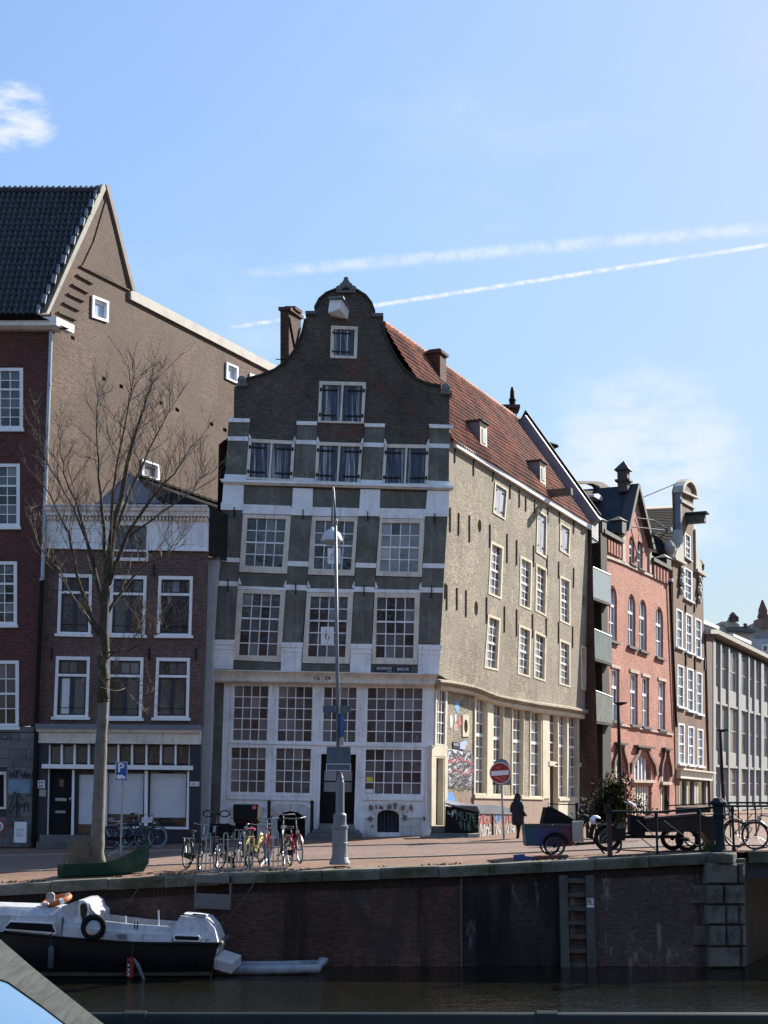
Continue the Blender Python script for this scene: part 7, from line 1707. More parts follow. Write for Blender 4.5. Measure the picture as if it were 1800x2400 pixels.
MB().loft([[(cx0 - .02, 37.3, tl + .15), (cx0 - .02, 37.8, tl + .15), (cx0 - .02, 37.8, tl - .35), (cx0 - .02, 37.3, tl - .35)], [(cx0 + .33, 37.25, tl + .08), (cx0 + .33, 37.9, tl + .08), (cx0 + .33, 37.9, tl - .42), (cx0 + .33, 37.25, tl - .42)]]).build('seat_bag', MT['blackmatt'], CB)
wxs = [zx(zr, 1275, PCb), zx(zs, 735, PCb), zx(zs, 560, YP(38.3))]
for xx, yy, r in ((wxs[0], 37.45, .34), (wxs[1], 37.3, .30), (wxs[2], 38.2, .30)): cargo_wheel(CB, (xx, yy, cg + r), r, .045, MT['blackmatt'], MT['iron'], 8)
fr = MB(); fr.tube([(wxs[0], 37.5, cg + .36), (wxs[1] - .2, 37.5, cg + .36)], .045, 6).tube([(wxs[0] + .1, 37.5, cg + .36), (wxs[0] + .35, 37.5, cg + .95)], .03, 6).tube([(wxs[1], 37.3, cg + .3), (wxs[1], 38.2, cg + .3)], .03, 6).tube([(wxs[0] + .35, 37.5, cg + .4), (cx0 + .3, 37.5, tl - .2)], .03, 6)
fr.build('frame', MT['iron'], CB)
MB().box((wxs[0] + .25, 37.5, cg + .42), (.36, .2, .3)).build('motor', MT['iron'], CB)
MB().tube([(wxs[0] + .5, 37.15, cg + 1.22), (wxs[0] + .7, 37.3, cg + 1.12), (wxs[0] + .75, 37.5, cg + 1.05), (wxs[0] + .7, 37.75, cg + 1.12), (wxs[0] + .5, 37.9, cg + 1.22)], .016, 6).build('handlebar', MT['chrome'], CB)
MB().lathe((wxs[0] - .28, 37.5, cg + .66), [(.06, 0), (.12, .02), (.145, .10), (.125, .17), (.05, .22)], 14).build('white_helmet', MT['white'], CB, smooth=True)
MB().box((wxs[0] - .22, 37.38, cg + .76), (.16, .06, .10), .3).build('helmet_visor', MT['black'], CB)
MB().tube([(wxs[0] - .28, 37.5, cg + .36), (wxs[0] - .28, 37.5, cg + .7)], .02, 5).build('rear_carrier', MT['iron'], CB)
# painted plank on the ground
pk_ = thing('painted_plank', 'blue and maroon painted wooden plank lying below the cargo tricycle', 'plank', on(zx(zr, 400, YP(36.9)), 36.95))
PPk = YP(36.9)
for a, mt_ in (((125, 850, 255, 838, 262, 862, 370, 876, 370, 905, 125, 915), M('plank_blue', (.02, .07, .24), .5, var=.3, vs_=5)), ((370, 866, 700, 850, 690, 903, 370, 906), M('plank_maroon', (.10, .02, .03), .5, var=.3, vs_=5)), ((694, 848, 785, 845, 785, 886, 690, 903), MT['timber'])):
    MB().prism(PPk, L(zr, *a), .02, -.12).build('board', mt_, pk_)
# ================================================================== railing at the bridge head
def railpart(): pass
PRl = YP(36.55)
RL = thing('bridge_railing', 'dark green iron railing with brown end post along the quay by the pier', 'railing', on(6.2, 36.55))
def rp(z, x, y): return PRl.at(z(x, y))
base_l = rp(zr, 1295, 905)
zl_top = rp(zr, 1270, 250).z
MB().box((rp(zr, 1285, 500).x, 36.55, (zl_top + base_l.z) / 2), (.11, .11, zl_top - base_l.z)).build('post', M('rusty_brown_post', (.055, .025, .02), .6, var=.4, vs_=6), RL)
MB().box((rp(zr, 1265, 300).x, 36.55, zl_top - .09), (.16, .16, .2)).build('post_cap', MT['iron'], RL)
for x, yt, yb in ((395, 300, 810), (885, 265, 805)):
    p, b = rp(zs, x, yt), rp(zs, x, yb)
    MB().lathe(b, [(.06, 0), (.045, .06), (.03, .12), (.03, p.z - b.z - .18), (.05, p.z - b.z - .1), (.03, p.z - b.z)], 8).build('baluster', MT['rail'], RL)
for y0_, y1_, r in ((310, 250, .028), (745, 720, .016)):
    MB().tube([rp(zr, 1295, 322 if r > .02 else 780), rp(zs, 395, y0_ if r > .02 else 765), rp(zs, 1100, y1_ + (0 if r > .02 else 20))], r, 8).build('rail', MT['rail'], RL)
for a in ((180, 520, 400, 330), (400, 620, 160, 400), (395, 620, 880, 340), (880, 720, 470, 410), (895, 340, 1090, 520), (1090, 520, 1000, 720), (150, 560, 380, 745)):
    MB().tube([rp(zs, a[0], a[1]), rp(zs, a[2], a[3])], .012, 5).build('diagonal_bar', MT['rail'], RL)
GP = thing('railing_post', 'stout dark green cast iron post with stepped cap at the railing corner', 'post', YP(36.4).at(zs(1120, 775)))
b = YP(36.4).at(zs(1115, 775)); hgt = YP(36.4).at(zs(1070, 150)).z - b.z
MB().lathe(b, [(.20, 0), (.20, .05), (.15, .1), (.12, .2), (.115, hgt * .62), (.15, hgt * .66), (.15, hgt * .70), (.13, hgt * .72), (.13, hgt * .85), (.19, hgt * .88), (.20, hgt * .93), (.15, hgt * .96), (.10, hgt), (.02, hgt + .02)], 8).build('shaft', MT['rail'], GP)
MB().lathe(b + V((0, 0, hgt * .885)), [(.205, 0), (.21, .03), (.205, .05)], 8).build('cap_band', MT['rail'], GP)
R2 = thing('bridge_parapet_railing', 'dark iron railing with baluster continuing over the bridge right of the corner post', 'railing', YP(36.7).at(zs(1270, 740)))
P2r = YP(36.7)
for y, r in ((200, .02), (240, .026), (690, .014), (755, .018)):
    a = P2r.at(zs(1130, y)); MB().tube([a, a + V((6, 0, 0))], r, 8).build('rail', MT['rail'], R2)
for x in (1270, 1900, 2500):
    p, bb_ = P2r.at(zs(x, 240)), P2r.at(zs(x, 745))
    MB().lathe(bb_, [(.06, 0), (.05, .05), (.03, .12), (.028, (p - bb_).z - .2), (.055, (p - bb_).z - .1), (.03, (p - bb_).z)], 8).build('baluster', MT['rail'], R2)
for a in ((1150, 420, 1270, 330), (1270, 330, 1480, 500), (1480, 500, 1300, 740), (1150, 560, 1270, 690), (1480, 330, 1270, 560)): MB().tube([P2r.at(zs(a[0], a[1])), P2r.at(zs(a[2], a[3]))], .011, 5).build('diagonal_bar', MT['rail'], R2)
# far railing on the other side of the street bridge
R3 = thing('far_canal_railing', 'thin dark railing with slim posts across the street behind the cargo bikes', 'railing', on(9.5, 47))
P3r = YP(45.5)
for y, r in ((205, .022), (330, .014)):
    MB().tube([P3r.at(zs(520, y + 30)), P3r.at(zs(1130, y))], r, 6).build('rail', MT['rail'], R3); MB().tube([P3r.at(zs(1130, y)), P3r.at(zs(2200, y))], r, 6).build('rail', MT['rail'], R3)
for x in (500, 1215, 1315, 1420, 1510, 1700):
    p = P3r.at(zs(x, 205)); MB().tube([p, V((p.x, p.y, gz(p.x, 45.5)))], .022, 6).build('post', MT['rail'], R3)
pp_ = P3r.at(zs(500, 160)); MB().lathe(pp_ - V((0, 0, .25)), [(.05, 0), (.06, .1), (.09, .16), (.03, .3), (.01, .42)], 8).build('post_finial', MT['iron'], R3)
R4 = thing('street_railing', 'short dark railing with two posts and grey rails behind the cargo tricycle', 'railing', on(6.1, 47.5))
P4r = YP(47.5)
for x in (890, 1012):
    p = P4r.at(zr(x, 215)); MB().tube([p, V((p.x, p.y, gz(p.x, p.y)))], .05, 8).build('post', MT['iron'], R4)
for y in (240, 385, 435): MB().tube([P4r.at(zr(905, y)), P4r.at(zr(1012, y))], .025, 6).build('rail', MT['steel'], R4)
MB().tube([P4r.at(zr(540, 228)), P4r.at(zr(890, 240))], .02, 6).build('top_rail', MT['iron'], R4)
# ================================================================== slim street lamps down the side street
for (ux_, uy, vb, yb, lab) in ((zj(538, 0)[0], zj(0, 295)[1], zj(0, 1080)[1], 62.0, 'slim black street lamp with flat head in front of the red house'), (zj(1303, 0)[0], zj(0, 495)[1], zj(0, 1080)[1], 72.0, 'slim black street lamp with flat head in front of the office block')):
    Pm = YP(yb); t_ = Pm.at((ux_, uy)); b = V((t_.x, yb, gz(t_.x, yb)))
    o = thing('slim_street_lamp', lab, 'street lamp', b, 'slim lamps of the side street')
    MB().tube([b, V((t_.x, yb, b.z + 1.2)), V((t_.x, yb, t_.z))], [.1, .09, .06], 8).build('pole', MT['iron'], o)
    MB().loft([[(t_.x - .14, yb - .12, t_.z + .04), (t_.x - .14, yb + .12, t_.z + .04), (t_.x - .14, yb + .12, t_.z + .1), (t_.x - .14, yb - .12, t_.z + .1)], [(t_.x + .12, yb - .16, t_.z - .02), (t_.x + .12, yb + .16, t_.z - .02), (t_.x + .12, yb + .16, t_.z + .12), (t_.x + .12, yb - .16, t_.z + .12)], [(t_.x + .36, yb - .1, t_.z + .06), (t_.x + .36, yb + .1, t_.z + .06), (t_.x + .36, yb + .1, t_.z + .12), (t_.x + .36, yb - .1, t_.z + .12)]]).build('lamp_head', MT['iron'], o)
# ================================================================== evergreen shrub in a tub
sb = YP(45.0).at(zo(680, 230)); sb.z = gz(sb.x, 45.0)
SHR = thing('evergreen_shrub', 'loose evergreen shrub with yellowed tips in front of the red house', 'shrub', sb)
MB().lathe(sb, [(.38, 0), (.45, .5), (.48, .55), (.42, .55), (.4, .5)], 14).build('tub', MT['timber'], SHR)
rs_ = random.Random(5); stem, leaf, leafy = MB(), MB(), MB()
cen = YP(45.0).at(zo(690, 120)); 
for i in range(46):
    a = rs_.uniform(0, 6.283); r = abs(rs_.gauss(0, .48)); tip = cen + V((r * math.cos(a) * 1.1, r * math.sin(a) * .8, rs_.uniform(-.9, .85)))
    p0 = sb + V((rs_.uniform(-.1, .1), rs_.uniform(-.1, .1), .5)); mid = p0.lerp(tip, .5) + V((0, 0, .25))
    stem.tube([p0, mid, tip], [.02, .014, .006], 4, cap=False)
    for k in range(110):
        t = rs_.uniform(.35, 1.08); c = (p0.lerp(mid, t * 2) if t < .5 else mid.lerp(tip, t * 2 - 1)) + V((rs_.gauss(0, .14), rs_.gauss(0, .14), rs_.gauss(0, .12)))
        d = V((rs_.uniform(-1, 1), rs_.uniform(-1, 1), rs_.uniform(-.3, .9))).normalized(); s_ = d.cross(V((0, 0, 1))).normalized() * .032; l_ = rs_.uniform(.12, .22)
        (leafy if (i % 4 == 0 and t > .5) else leaf).poly([c, c + d * l_ * .5 + s_, c + d * l_, c + d * l_ * .5 - s_])
stem.build('stems', MT['wood'], SHR, uv=False)
leaf.build('foliage', M('evergreen_leaf', (.04, .055, .026), .8, var=.5, vs_=8, spec=.1), SHR, uv=False); leafy.build('yellowed_tips', M('yellowed_leaf', (.13, .11, .025), .9, spec=.05, var=.4, vs_=8), SHR, uv=False)
wd = MB()
for i in range(160):
    x = rs_.uniform(zx(zs, 920, YP(36.5)), zx(zs, 1040, YP(36.5))); y = rs_.uniform(36.45, 36.7); z = gz(x, y); h = rs_.uniform(.1, .32)
    d = V((rs_.uniform(-.15, .15), rs_.uniform(-.1, .1), h)); s_ = V((.012, 0, 0)); wd.poly([V((x, y, z)) - s_, V((x, y, z)) + s_, V((x, y, z)) + d])
wd.build('weeds', M('weed_green', (.05, .075, .02), .7, var=.4), None, uv=False, kind='stuff', label='green weeds sprouting at the foot of the corner railing post', category='weeds')
ms = MB()
for i in range(900):
    x = rs_.uniform(-9.4, 8.0); y = 36.5 + abs(rs_.gauss(0, .12)); z = gz(x, y); h = rs_.uniform(.015, .06)
    if noise.noise(V((x * 1.1, 0, 4))) < -.05: continue
    s_ = V((rs_.uniform(.01, .03), 0, 0)); ms.poly([V((x, y, z)) - s_, V((x, y, z)) + s_, V((x + rs_.uniform(-.03, .03), y, z + h))])
ms.build('moss', M('moss_green', (.06, .075, .025), .9, var=.4), None, uv=False, kind='stuff', label='moss and grass tufts along the back of the quay coping', category='moss')
# ================================================================== person
pd = 49.0; PPn = YP(pd)
fb_ = PPn.at(zr(185, 706)); sc_ = (PPn.at(zr(185, 100)).z - fb_.z) / 1.70
def skin(name, verts, edges, rads, mat, parent, lvl=2):
    me = bpy.data.meshes.new(name); me.from_pydata([tuple(v) for v in verts], edges, [])
    ob = bpy.data.objects.new(name, me); COL.objects.link(ob)
    md = ob.modifiers.new('s', 'SKIN'); md.use_smooth_shade = True
    for i, r in enumerate(rads): me.skin_vertices[0].data[i].radius = r if isinstance(r, tuple) else (r, r)
    me.skin_vertices[0].data[0].use_root = True
    ob.modifiers.new('d', 'SUBSURF').levels = lvl; ob.modifiers['d'].render_levels = lvl
    dg = bpy.context.evaluated_depsgraph_get(); m2 = bpy.data.meshes.new_from_object(ob.evaluated_get(dg)); bpy.data.objects.remove(ob)
    m2.materials.clear(); m2.materials.append(mat); m2.name = name
    m2.polygons.foreach_set('use_smooth', [True] * len(m2.polygons))
    o = bpy.data.objects.new(name, m2); COL.objects.link(o); o.parent = parent; return o
PE = thing('person', 'person in a dark hooded winter coat and black trousers walking past the graffiti wall', 'person', (0, 0, 0))
trou = M('black_trousers', (.012, .012, .015), .85, var=.3); coat = M('black_coat', (.018, .019, .026), .8, var=.35, vs_=6); skinm = M('skin_tone', (.38, .22, .16), .6, var=.1)
vb = [(0, 0, .90), (0, 0, 1.10), (-.02, 0, 1.35), (.01, 0, 1.45), (.04, 0, 1.55), (.05, 0, 1.63),
      (.0, .09, .86), (.06, .09, .48), (.05, .09, .08), (.16, .09, .04), (.0, -.09, .86), (-.06, -.09, .48), (-.16, -.09, .09), (-.05, -.09, .04),
      (-.01, .19, 1.36), (-.04, .24, 1.10), (.14, .20, .98), (.21, .18, .98), (-.01, -.19, 1.36), (-.08, -.25, 1.10), (.08, -.23, .95), (.15, -.21, .93)]
eb = [(0, 1), (1, 2), (2, 3), (3, 4), (4, 5), (0, 6), (6, 7), (7, 8), (8, 9), (0, 10), (10, 11), (11, 12), (12, 13), (2, 14), (14, 15), (15, 16), (16, 17), (2, 18), (18, 19), (19, 20), (20, 21)]
rb = [.14, .13, .14, .06, .085, .07, .09, .062, .045, .035, .09, .062, .045, .035, .06, .05, .038, .03, .06, .05, .038, .03]
skin('body', vb, eb, rb, trou, PE)
def ell(z, rx, ry, cx=0, n=14): return [(cx + rx * math.cos(6.2832 * i / n), ry * math.sin(6.2832 * i / n), z) for i in range(n)]
MB().loft([ell(.62, .19, .25, -.01), ell(.75, .19, .25, -.01), ell(.95, .18, .24, -.01), ell(1.12, .175, .225, -.02), ell(1.28, .175, .24, -.03), ell(1.38, .15, .235, -.02), ell(1.45, .10, .13, 0), ell(1.48, .08, .09, .01)]).build('coat', coat, PE, smooth=True, uv=False)
for s in (-1, 1):
    MB().tube([(-.02, s * .20, 1.38), (-.05, s * .265, 1.22), (-.06, s * .275, 1.10), (.06, s * .245, 1.0), (.15, s * .21, .96)], [.075, .078, .072, .066, .058], 10).build('sleeve', coat, PE, smooth=True, uv=False)
    for k in range(4): MB().tube([(.17, s * .20 + (k - 1.5) * .018, .965), (.215, s * .195 + (k - 1.5) * .017, .95), (.235, s * .19 + (k - 1.5) * .016, .92)], [.010, .0095, .008], 6).build('finger', skinm, PE, smooth=True, uv=False)
    MB().tube([(.16, s * .17, .98), (.2, s * .15, .965), (.22, s * .15, .945)], [.011, .010, .008], 6).build('thumb', skinm, PE, smooth=True, uv=False)
MB().loft([ell(1.40, .13, .15, -.05), ell(1.47, .14, .14, -.04), ell(1.56, .135, .12, .0), ell(1.64, .12, .11, .01), ell(1.70, .075, .075, .0), ell(1.725, .02, .02, -.01)]).build('hood', coat, PE, smooth=True, uv=False)
fc = MB().loft([[(.10, -.05, 1.49), (.10, .05, 1.49), (.13, .035, 1.485), (.13, -.035, 1.485)], [(.10, -.07, 1.55), (.10, .07, 1.55), (.155, .045, 1.55), (.155, -.045, 1.55)], [(.10, -.07, 1.61), (.10, .07, 1.61), (.15, .045, 1.61), (.15, -.045, 1.61)], [(.09, -.05, 1.66), (.09, .05, 1.66), (.12, .03, 1.66), (.12, -.03, 1.66)]]).build('face', skinm, PE, smooth=True, uv=False)
MB().loft([[(.15, -.012, 1.545), (.15, .012, 1.545), (.152, .004, 1.60), (.152, -.004, 1.60)], [(.178, -.008, 1.548), (.178, .008, 1.548), (.155, .003, 1.598), (.155, -.003, 1.598)]]).build('nose', skinm, fc, uv=False)
for x_, y_ in ((.11, .09), (-.10, -.09)): MB().loft([[(x_ - .14, y_ - .045, .0), (x_ - .14, y_ + .045, .0), (x_ - .13, y_ + .04, .09), (x_ - .13, y_ - .04, .09)], [(x_ + .02, y_ - .05, 0), (x_ + .02, y_ + .05, 0), (x_ + .0, y_ + .04, .075), (x_ + .0, y_ - .04, .075)], [(x_ + .13, y_ - .035, 0), (x_ + .13, y_ + .035, 0), (x_ + .12, y_ + .03, .035), (x_ + .12, y_ - .03, .035)]]).build('shoe', MT['blackmatt'], PE, uv=False)
PE.location = (fb_.x + .0, pd, fb_.z); PE.scale = (sc_,) * 3; PE.rotation_euler = (0, 0, math.radians(35))
# ================================================================== boats
PBt = YP(33.85)
BO = thing('motor_boat', 'white and black motor boat with cabin moored along the canal wall', 'boat', V((PBt.at(zk(900, 930)).x, 34.8, WZ)))
hull_m = M('black_hull', (.010, .011, .015), .35, var=.3, vs_=2); gel = M('white_gelcoat', (.52, .53, .56), .5, var=.3, vs_=2.2, streak=((.2, .19, .17), 8, .6, (.5, .7)))
xs_st = PBt.at(zk(1470, 700)).x; xb_ = xs_st - 7.2
gun = [(xs_st, PBt.at(zk(1470, 690)).z), (PBt.at(zk(930, 685)).x, PBt.at(zk(930, 685)).z), (PBt.at(zk(430, 650)).x, PBt.at(zk(430, 650)).z), (PBt.at(zk(0, 612)).x, PBt.at(zk(0, 612)).z), (xb_, PBt.at(zk(0, 612)).z + .35)]
gun.sort()
secs, decks = [], []
YC = 34.85
def hbw(x):
    t = (xs_st - x) / 7.2; return 1.0 * (1 - max(0, (t - .45) / .55) ** 2.2) if t > .45 else .86 + .14 * min(1, t / .3)
for i in range(15):
    x = xs_st - 7.2 * i / 14; hb_ = max(.04, hbw(x)); g_ = interp(gun, x)
    secs.append([(x + .14, YC - hb_, g_), (x + .05, YC - hb_ * .97, g_ - .3), (x - .05, YC - hb_ * .86, WZ + .05), (x - .15, YC - hb_ * .4, WZ - .35), (x - .15, YC + hb_ * .4, WZ - .35), (x - .05, YC + hb_ * .86, WZ + .05), (x + .05, YC + hb_ * .97, g_ - .3), (x + .14, YC + hb_, g_)])
MB().loft(secs, closed=False, cap=False).build('hull', hull_m, BO, smooth=True); bsecs = secs
s0 = secs[0]
MB().poly([V(p) + V((.01, 0, 0)) for p in s0]).build('transom', gel, BO)
rb_ = MB()
rb_.tube([V(s[0]) + V((0, -.02, .0)) for s in secs], .035, 6); rb_.build('rubbing_strake', MT['blackmatt'], BO)
MB().tube([V(secs[0][0]) + V((.04, -.03, 0)), V(secs[0][7]) + V((.04, .03, 0))], .045, 6).build('stern_rail', MT['timber'], BO)
# white upperworks: side decks / coaming up to the cabin
def up_strip(x0, x1, h0, h1, name, inset_=.05, mat=gel, n=6, depth=None):
    sc = []
    for i in range(n + 1):
        x = x0 + (x1 - x0) * i / n; hb_ = max(.05, hbw(x) - .03); g_ = interp(gun, x); h = h0 + (h1 - h0) * i / n
        sc.append([(x, YC - hb_, g_ + .01), (x, YC - hb_ + inset_, g_ + h), (x, YC + hb_ - inset_, g_ + h), (x, YC + hb_, g_ + .01)])
    return MB().loft(sc).build(name, mat, BO)
xA = PBt.at(zk(1180, 600)).x; xB = PBt.at(zk(520, 600)).x; xCb = PBt.at(zk(425, 600)).x
hA = PBt.at(zk(1000, 575)).z - PBt.at(zk(1000, 686)).z; hM = PBt.at(zk(600, 545)).z - PBt.at(zk(600, 668)).z
def ring_strip(x0, x1, h0, h1):
    for s in (-1, 1):
        sc = []
        for i in range(7):
            x = x0 + (x1 - x0) * i / 6; hb_ = hbw(x) - .03; g_ = interp(gun, x); h = h0 + (h1 - h0) * i / 6
            sc.append([(x, YC + s * hb_, g_ + .01), (x, YC + s * (hb_ - .05), g_ + h * .55), (x, YC + s * (hb_ - .10), g_ + h * .62), (x, YC + s * (hb_ - .18), g_ + h), (x, YC + s * (hb_ - .26), g_ + h), (x, YC + s * (hb_ - .26), g_ - .3)])
        MB().loft(sc).build('cockpit_coaming', gel, BO)
ring_strip(xA + .02, xCb + .02, hA, hM + .08)
MB().poly([(xA, YC - .7, interp(gun, xA) - .25), (xCb, YC - .75, interp(gun, xCb) - .25), (xCb, YC + .75, interp(gun, xCb) - .25), (xA, YC + .7, interp(gun, xA) - .25)]).build('cockpit_floor', MT['timber'], BO)
# stern engine box
g_ = interp(gun, xs_st); tz = PBt.at(zk(1300, 540)).z
x1_, x2_, x3_, x4_ = [PBt.at(zk(x, 600)).x for x in (1180, 1235, 1450, 1545)]
MB().loft([[(x1_, YC - .86, g_ + .01), (x1_ + .03, YC - .80, g_ + .30), (x1_ + .03, YC + .80, g_ + .30), (x1_, YC + .86, g_ + .01)], [(x2_, YC - .86, g_ + .01), (x2_, YC - .62, g_ + .58), (x2_, YC + .62, g_ + .58), (x2_, YC + .86, g_ + .01)], [(x3_ - .1, YC - .86, g_ + .01), (x3_ - .1, YC - .60, g_ + .50), (x3_ - .1, YC + .60, g_ + .50), (x3_ - .1, YC + .86, g_ + .01)], [(x4_ - .12, YC - .82, g_ + .01), (x4_ - .22, YC - .6, g_ + .30), (x4_ - .22, YC + .6, g_ + .30), (x4_ - .12, YC + .82, g_ + .01)]]).build('engine_box', gel, BO)
PBn = YP(33.98)
def bpane(a, f=.03, b=-.1, P=PBn): 
    q = L(zk, *a); o = MB().prism(P, q, f, b)
    return o
w = MB().prism(YP(34.03), L(zk, 1200, 640, 1212, 622, 1385, 628, 1395, 650, 1385, 672, 1212, 664), .06, -.05).build('window_rim', MT['whiteclean'], BO); MB().prism(YP(34.03), L(zk, 1214, 642, 1222, 630, 1378, 636, 1384, 650, 1376, 662, 1222, 656), .07, -.05).build('pane', MT['black'], w)
for x in (1245, 1330): MB().tube([(PBt.at(zk(x, 0)).x, YC - .5, g_ + .60), (PBt.at(zk(x + 90, 0)).x, YC - .45, g_ + .57)], .02, 6).build('deck_bar', MT['wood'], BO)
MB().obox((x2_ + .05, YC - .5, g_ + .58), (.5, 0, -.05), (0, .7, 0), (0, 0, .03)).build('hatch', gel, BO)
# cabin
czA = PBt.at(zk(300, 500)).z; gA = interp(gun, xCb)
cxs = [xCb + .05, xCb - .4, -10.0]
roofz = PBt.at(zk(200, 450)).z
MB().loft([[(xCb + .02, YC - .88, gA), (xCb - .02, YC - .80, czA), (xCb - .02, YC - .6, roofz), (xCb - .02, YC + .6, roofz), (xCb - .02, YC + .8, czA), (xCb + .02, YC + .88, gA)],
           [(-8.9, YC - .94, interp(gun, -8.9)), (-8.9, YC - .84, czA + .02), (-8.9, YC - .62, roofz + .05), (-8.9, YC + .62, roofz + .05), (-8.9, YC + .84, czA + .02), (-8.9, YC + .94, interp(gun, -8.9))],
           [(-10.2, YC - .5, interp(gun, -10.2)), (-10.0, YC - .42, czA), (-9.9, YC - .3, roofz - .03), (-9.9, YC + .3, roofz - .03), (-10.0, YC + .42, czA), (-10.2, YC + .5, interp(gun, -10.2))]]).build('cabin', gel, BO)
w = MB().prism(YP(33.95), L(zk, 30, 578, 70, 528, 370, 540, 396, 605, 390, 620, 40, 588), .06, -.08).build('window_rim', MT['whiteclean'], BO); MB().prism(YP(33.95), L(zk, 40, 574, 78, 535, 362, 548, 388, 606, 46, 580), .07, -.05).build('pane', MT['black'], w)
# windshield pod
pa = L(zk, 425, 430, 540, 388, 585, 385, 625, 410, 640, 450, 672, 480, 672, 560, 560, 585, 520, 580, 520, 505, 440, 510)
MB().prism(YP(34.05), pa, 0, -1.6).build('windshield_pod', gel, BO)
MB().prism(YP(34.05), L(zk, 522, 580, 516, 515, 545, 490, 540, 430, 555, 395, 585, 386, 612, 405, 622, 450, 618, 500, 560, 585), .04, -.1).build('pod_side', MT['whiteclean'], BO)
MB().prism(YP(34.05), L(zk, 562, 480, 560, 420, 578, 402, 600, 410, 610, 450, 600, 500, 575, 530), .055, 0).build('side_pane', MT['wood'], BO)
# deck items
MB().prism(YP(34.4), L(zk, 322, 395, 322, 345, 338, 330, 360, 330, 378, 345, 378, 395), .03, -.06).build('headrest', MT['steel'], BO)
lb_ = PBt.at(zk(340, 415)); lbz = roofz + .1
tyr = thing('car_tyre_fender', 'black car tyre hung as a fender on the white boat side', 'tyre', YP(33.75).at(zk(650, 655)))
c_ = YP(33.72).at(zk(650, 572)); R_ = 84 / 2.9625 / F * 33.7
MB().ring(c_, (0, 1, 0), R_ * .80, R_ * .24, 28, 8, sq=1.0).build('tyre_casing', MT['blackmatt'], tyr, smooth=True)
MB().ring(c_ + V((0, .02, 0)), (0, 1, 0), R_ * .57, .012, 24, 4).build('tyre_bead', MT['timber'], tyr)
LBU = thing('lifebuoy', 'orange lifebuoy lying tilted on the boat cabin roof', 'lifebuoy', (lb_.x, YC - .2, roofz))
orm = M('orange_lifebuoy', (.48, .14, .035), .6, var=.25)
axl = V((-.28, -.18, 1)).normalized()
MB().ring((lb_.x, YC - .25, roofz + .14), axl, .30, .065, 26, 8).build('ring', orm, LBU, smooth=True)
for a_ in (0, 90, 180, 270): MB().ring((lb_.x, YC - .25, roofz + .14), axl, .30, .07, 3, 8, a0=math.radians(a_ - 8), a1=math.radians(a_ + 8)).build('band', MT['whiteclean'], LBU)
vt = MB().lathe((PBt.at(zk(305, 0)).x, YC - .6, roofz + .0), [(.05, 0), (.05, .06), (.09, .08), (.08, .12)], 10).build('vent', gel, BO)
for x in (925, 945): 
    a = PBt.at(zk(x, 540)); MB().tube([V((a.x, YC - .86, interp(gun, a.x) - .02)), V((a.x, YC - .78, a.z))], .013, 6).build('mooring_stay', MT['iron'], BO)
for x, t_ in ((860, 505), (1090, 465)):
    a = PBt.at(zk(x, t_)); MB().tube([V((a.x, YC - .6, interp(gun, a.x) + .2)), V((a.x - .03, YC - .6, a.z))], .018, 6).build('deck_pin', MT['blind'], BO)
MB().prism(YP(33.87), L(zk, 815, 618, 878, 620, 876, 655, 815, 652), .03, 0).build('side_hatch', MT['lead'], BO)
fd = thing('boat_fender', 'blue grey cylindrical fender hanging on the black hull', 'fender', YP(33.75).at(zk(350, 870)))
a, b = YP(33.72).at(zk(350, 700)), YP(33.72).at(zk(350, 865))
MB().lathe(b, [(.03, 0), (.065, .05), (.065, (a - b).z - .05), (.03, (a - b).z)], 10).build('body', M('fender_blue', (.05, .075, .10), .6), fd, smooth=True)
MB().tube([a, YP(33.8).at(zk(368, 545))], .008, 4).build('rope', MT['wood'], fd)
f2_ = thing('striped_fender', 'red and black fender with three white crosses hanging on the hull', 'fender', YP(33.75).at(zk(900, 920)))
MB().prism(YP(33.75), L(zk, 884, 785, 925, 780, 932, 800, 925, 920, 905, 925, 878, 905), .06, -.06).build('red_body', M('fender_red', (.30, .02, .02), .5), f2_)
MB().prism(YP(33.75), L(zk, 886, 810, 910, 808, 906, 912, 884, 904), .068, .05).build('black_stripe', MT['black'], f2_)
for y in (822, 855, 885): text('X', YP(33.75), rect(zk, 887, y, 907, y + 22), MT['paper'], f2_, off=.072, bold=.03)
MB().tube([YP(33.7).at(zk(930, 790)), YP(33.7).at(zk(960, 840)), YP(33.7).at(zk(1000, 940))], [.02, .045, .03], 6).build('old_fender', MT['lead'], f2_)
MB().tube([YP(33.7).at(zk(912, 785)), YP(33.75).at(zk(928, 670))], .008, 4).build('rope', MT['wood'], f2_)
ob_ = thing('outboard_bracket_box', 'pale grey plastic box fixed behind the boat transom', 'box', YP(34.2).at(zk(1570, 890)))
A = [YP(34.0).at(p) for p in L(zk, 1488, 790, 1610, 830, 1605, 895, 1485, 860)]; Bk = [p + V((.16, .5, .14)) for p in A]
MB().loft([A, Bk]).build('box_body', M('grey_plastic', (.42, .42, .43), .5), ob_)
MB().prism(YP(33.98), L(zk, 1490, 800, 1500, 803, 1500, 850, 1490, 848), .03, -.3).build('bracket', MT['steel'], ob_)
DN = thing('rubber_dinghy', 'flat grey rubber dinghy floating behind the boat stern', 'dinghy', YP(35.0).at(zl(480, 868)))
dm = M('grey_dinghy', (.30, .33, .37), .6, var=.35, vs_=3, streak=((.12, .12, .11), 8, .5))
d0 = YP(34.6).at(zl(150, 835)); d1 = YP(34.6).at(zl(780, 815)); rr = .11
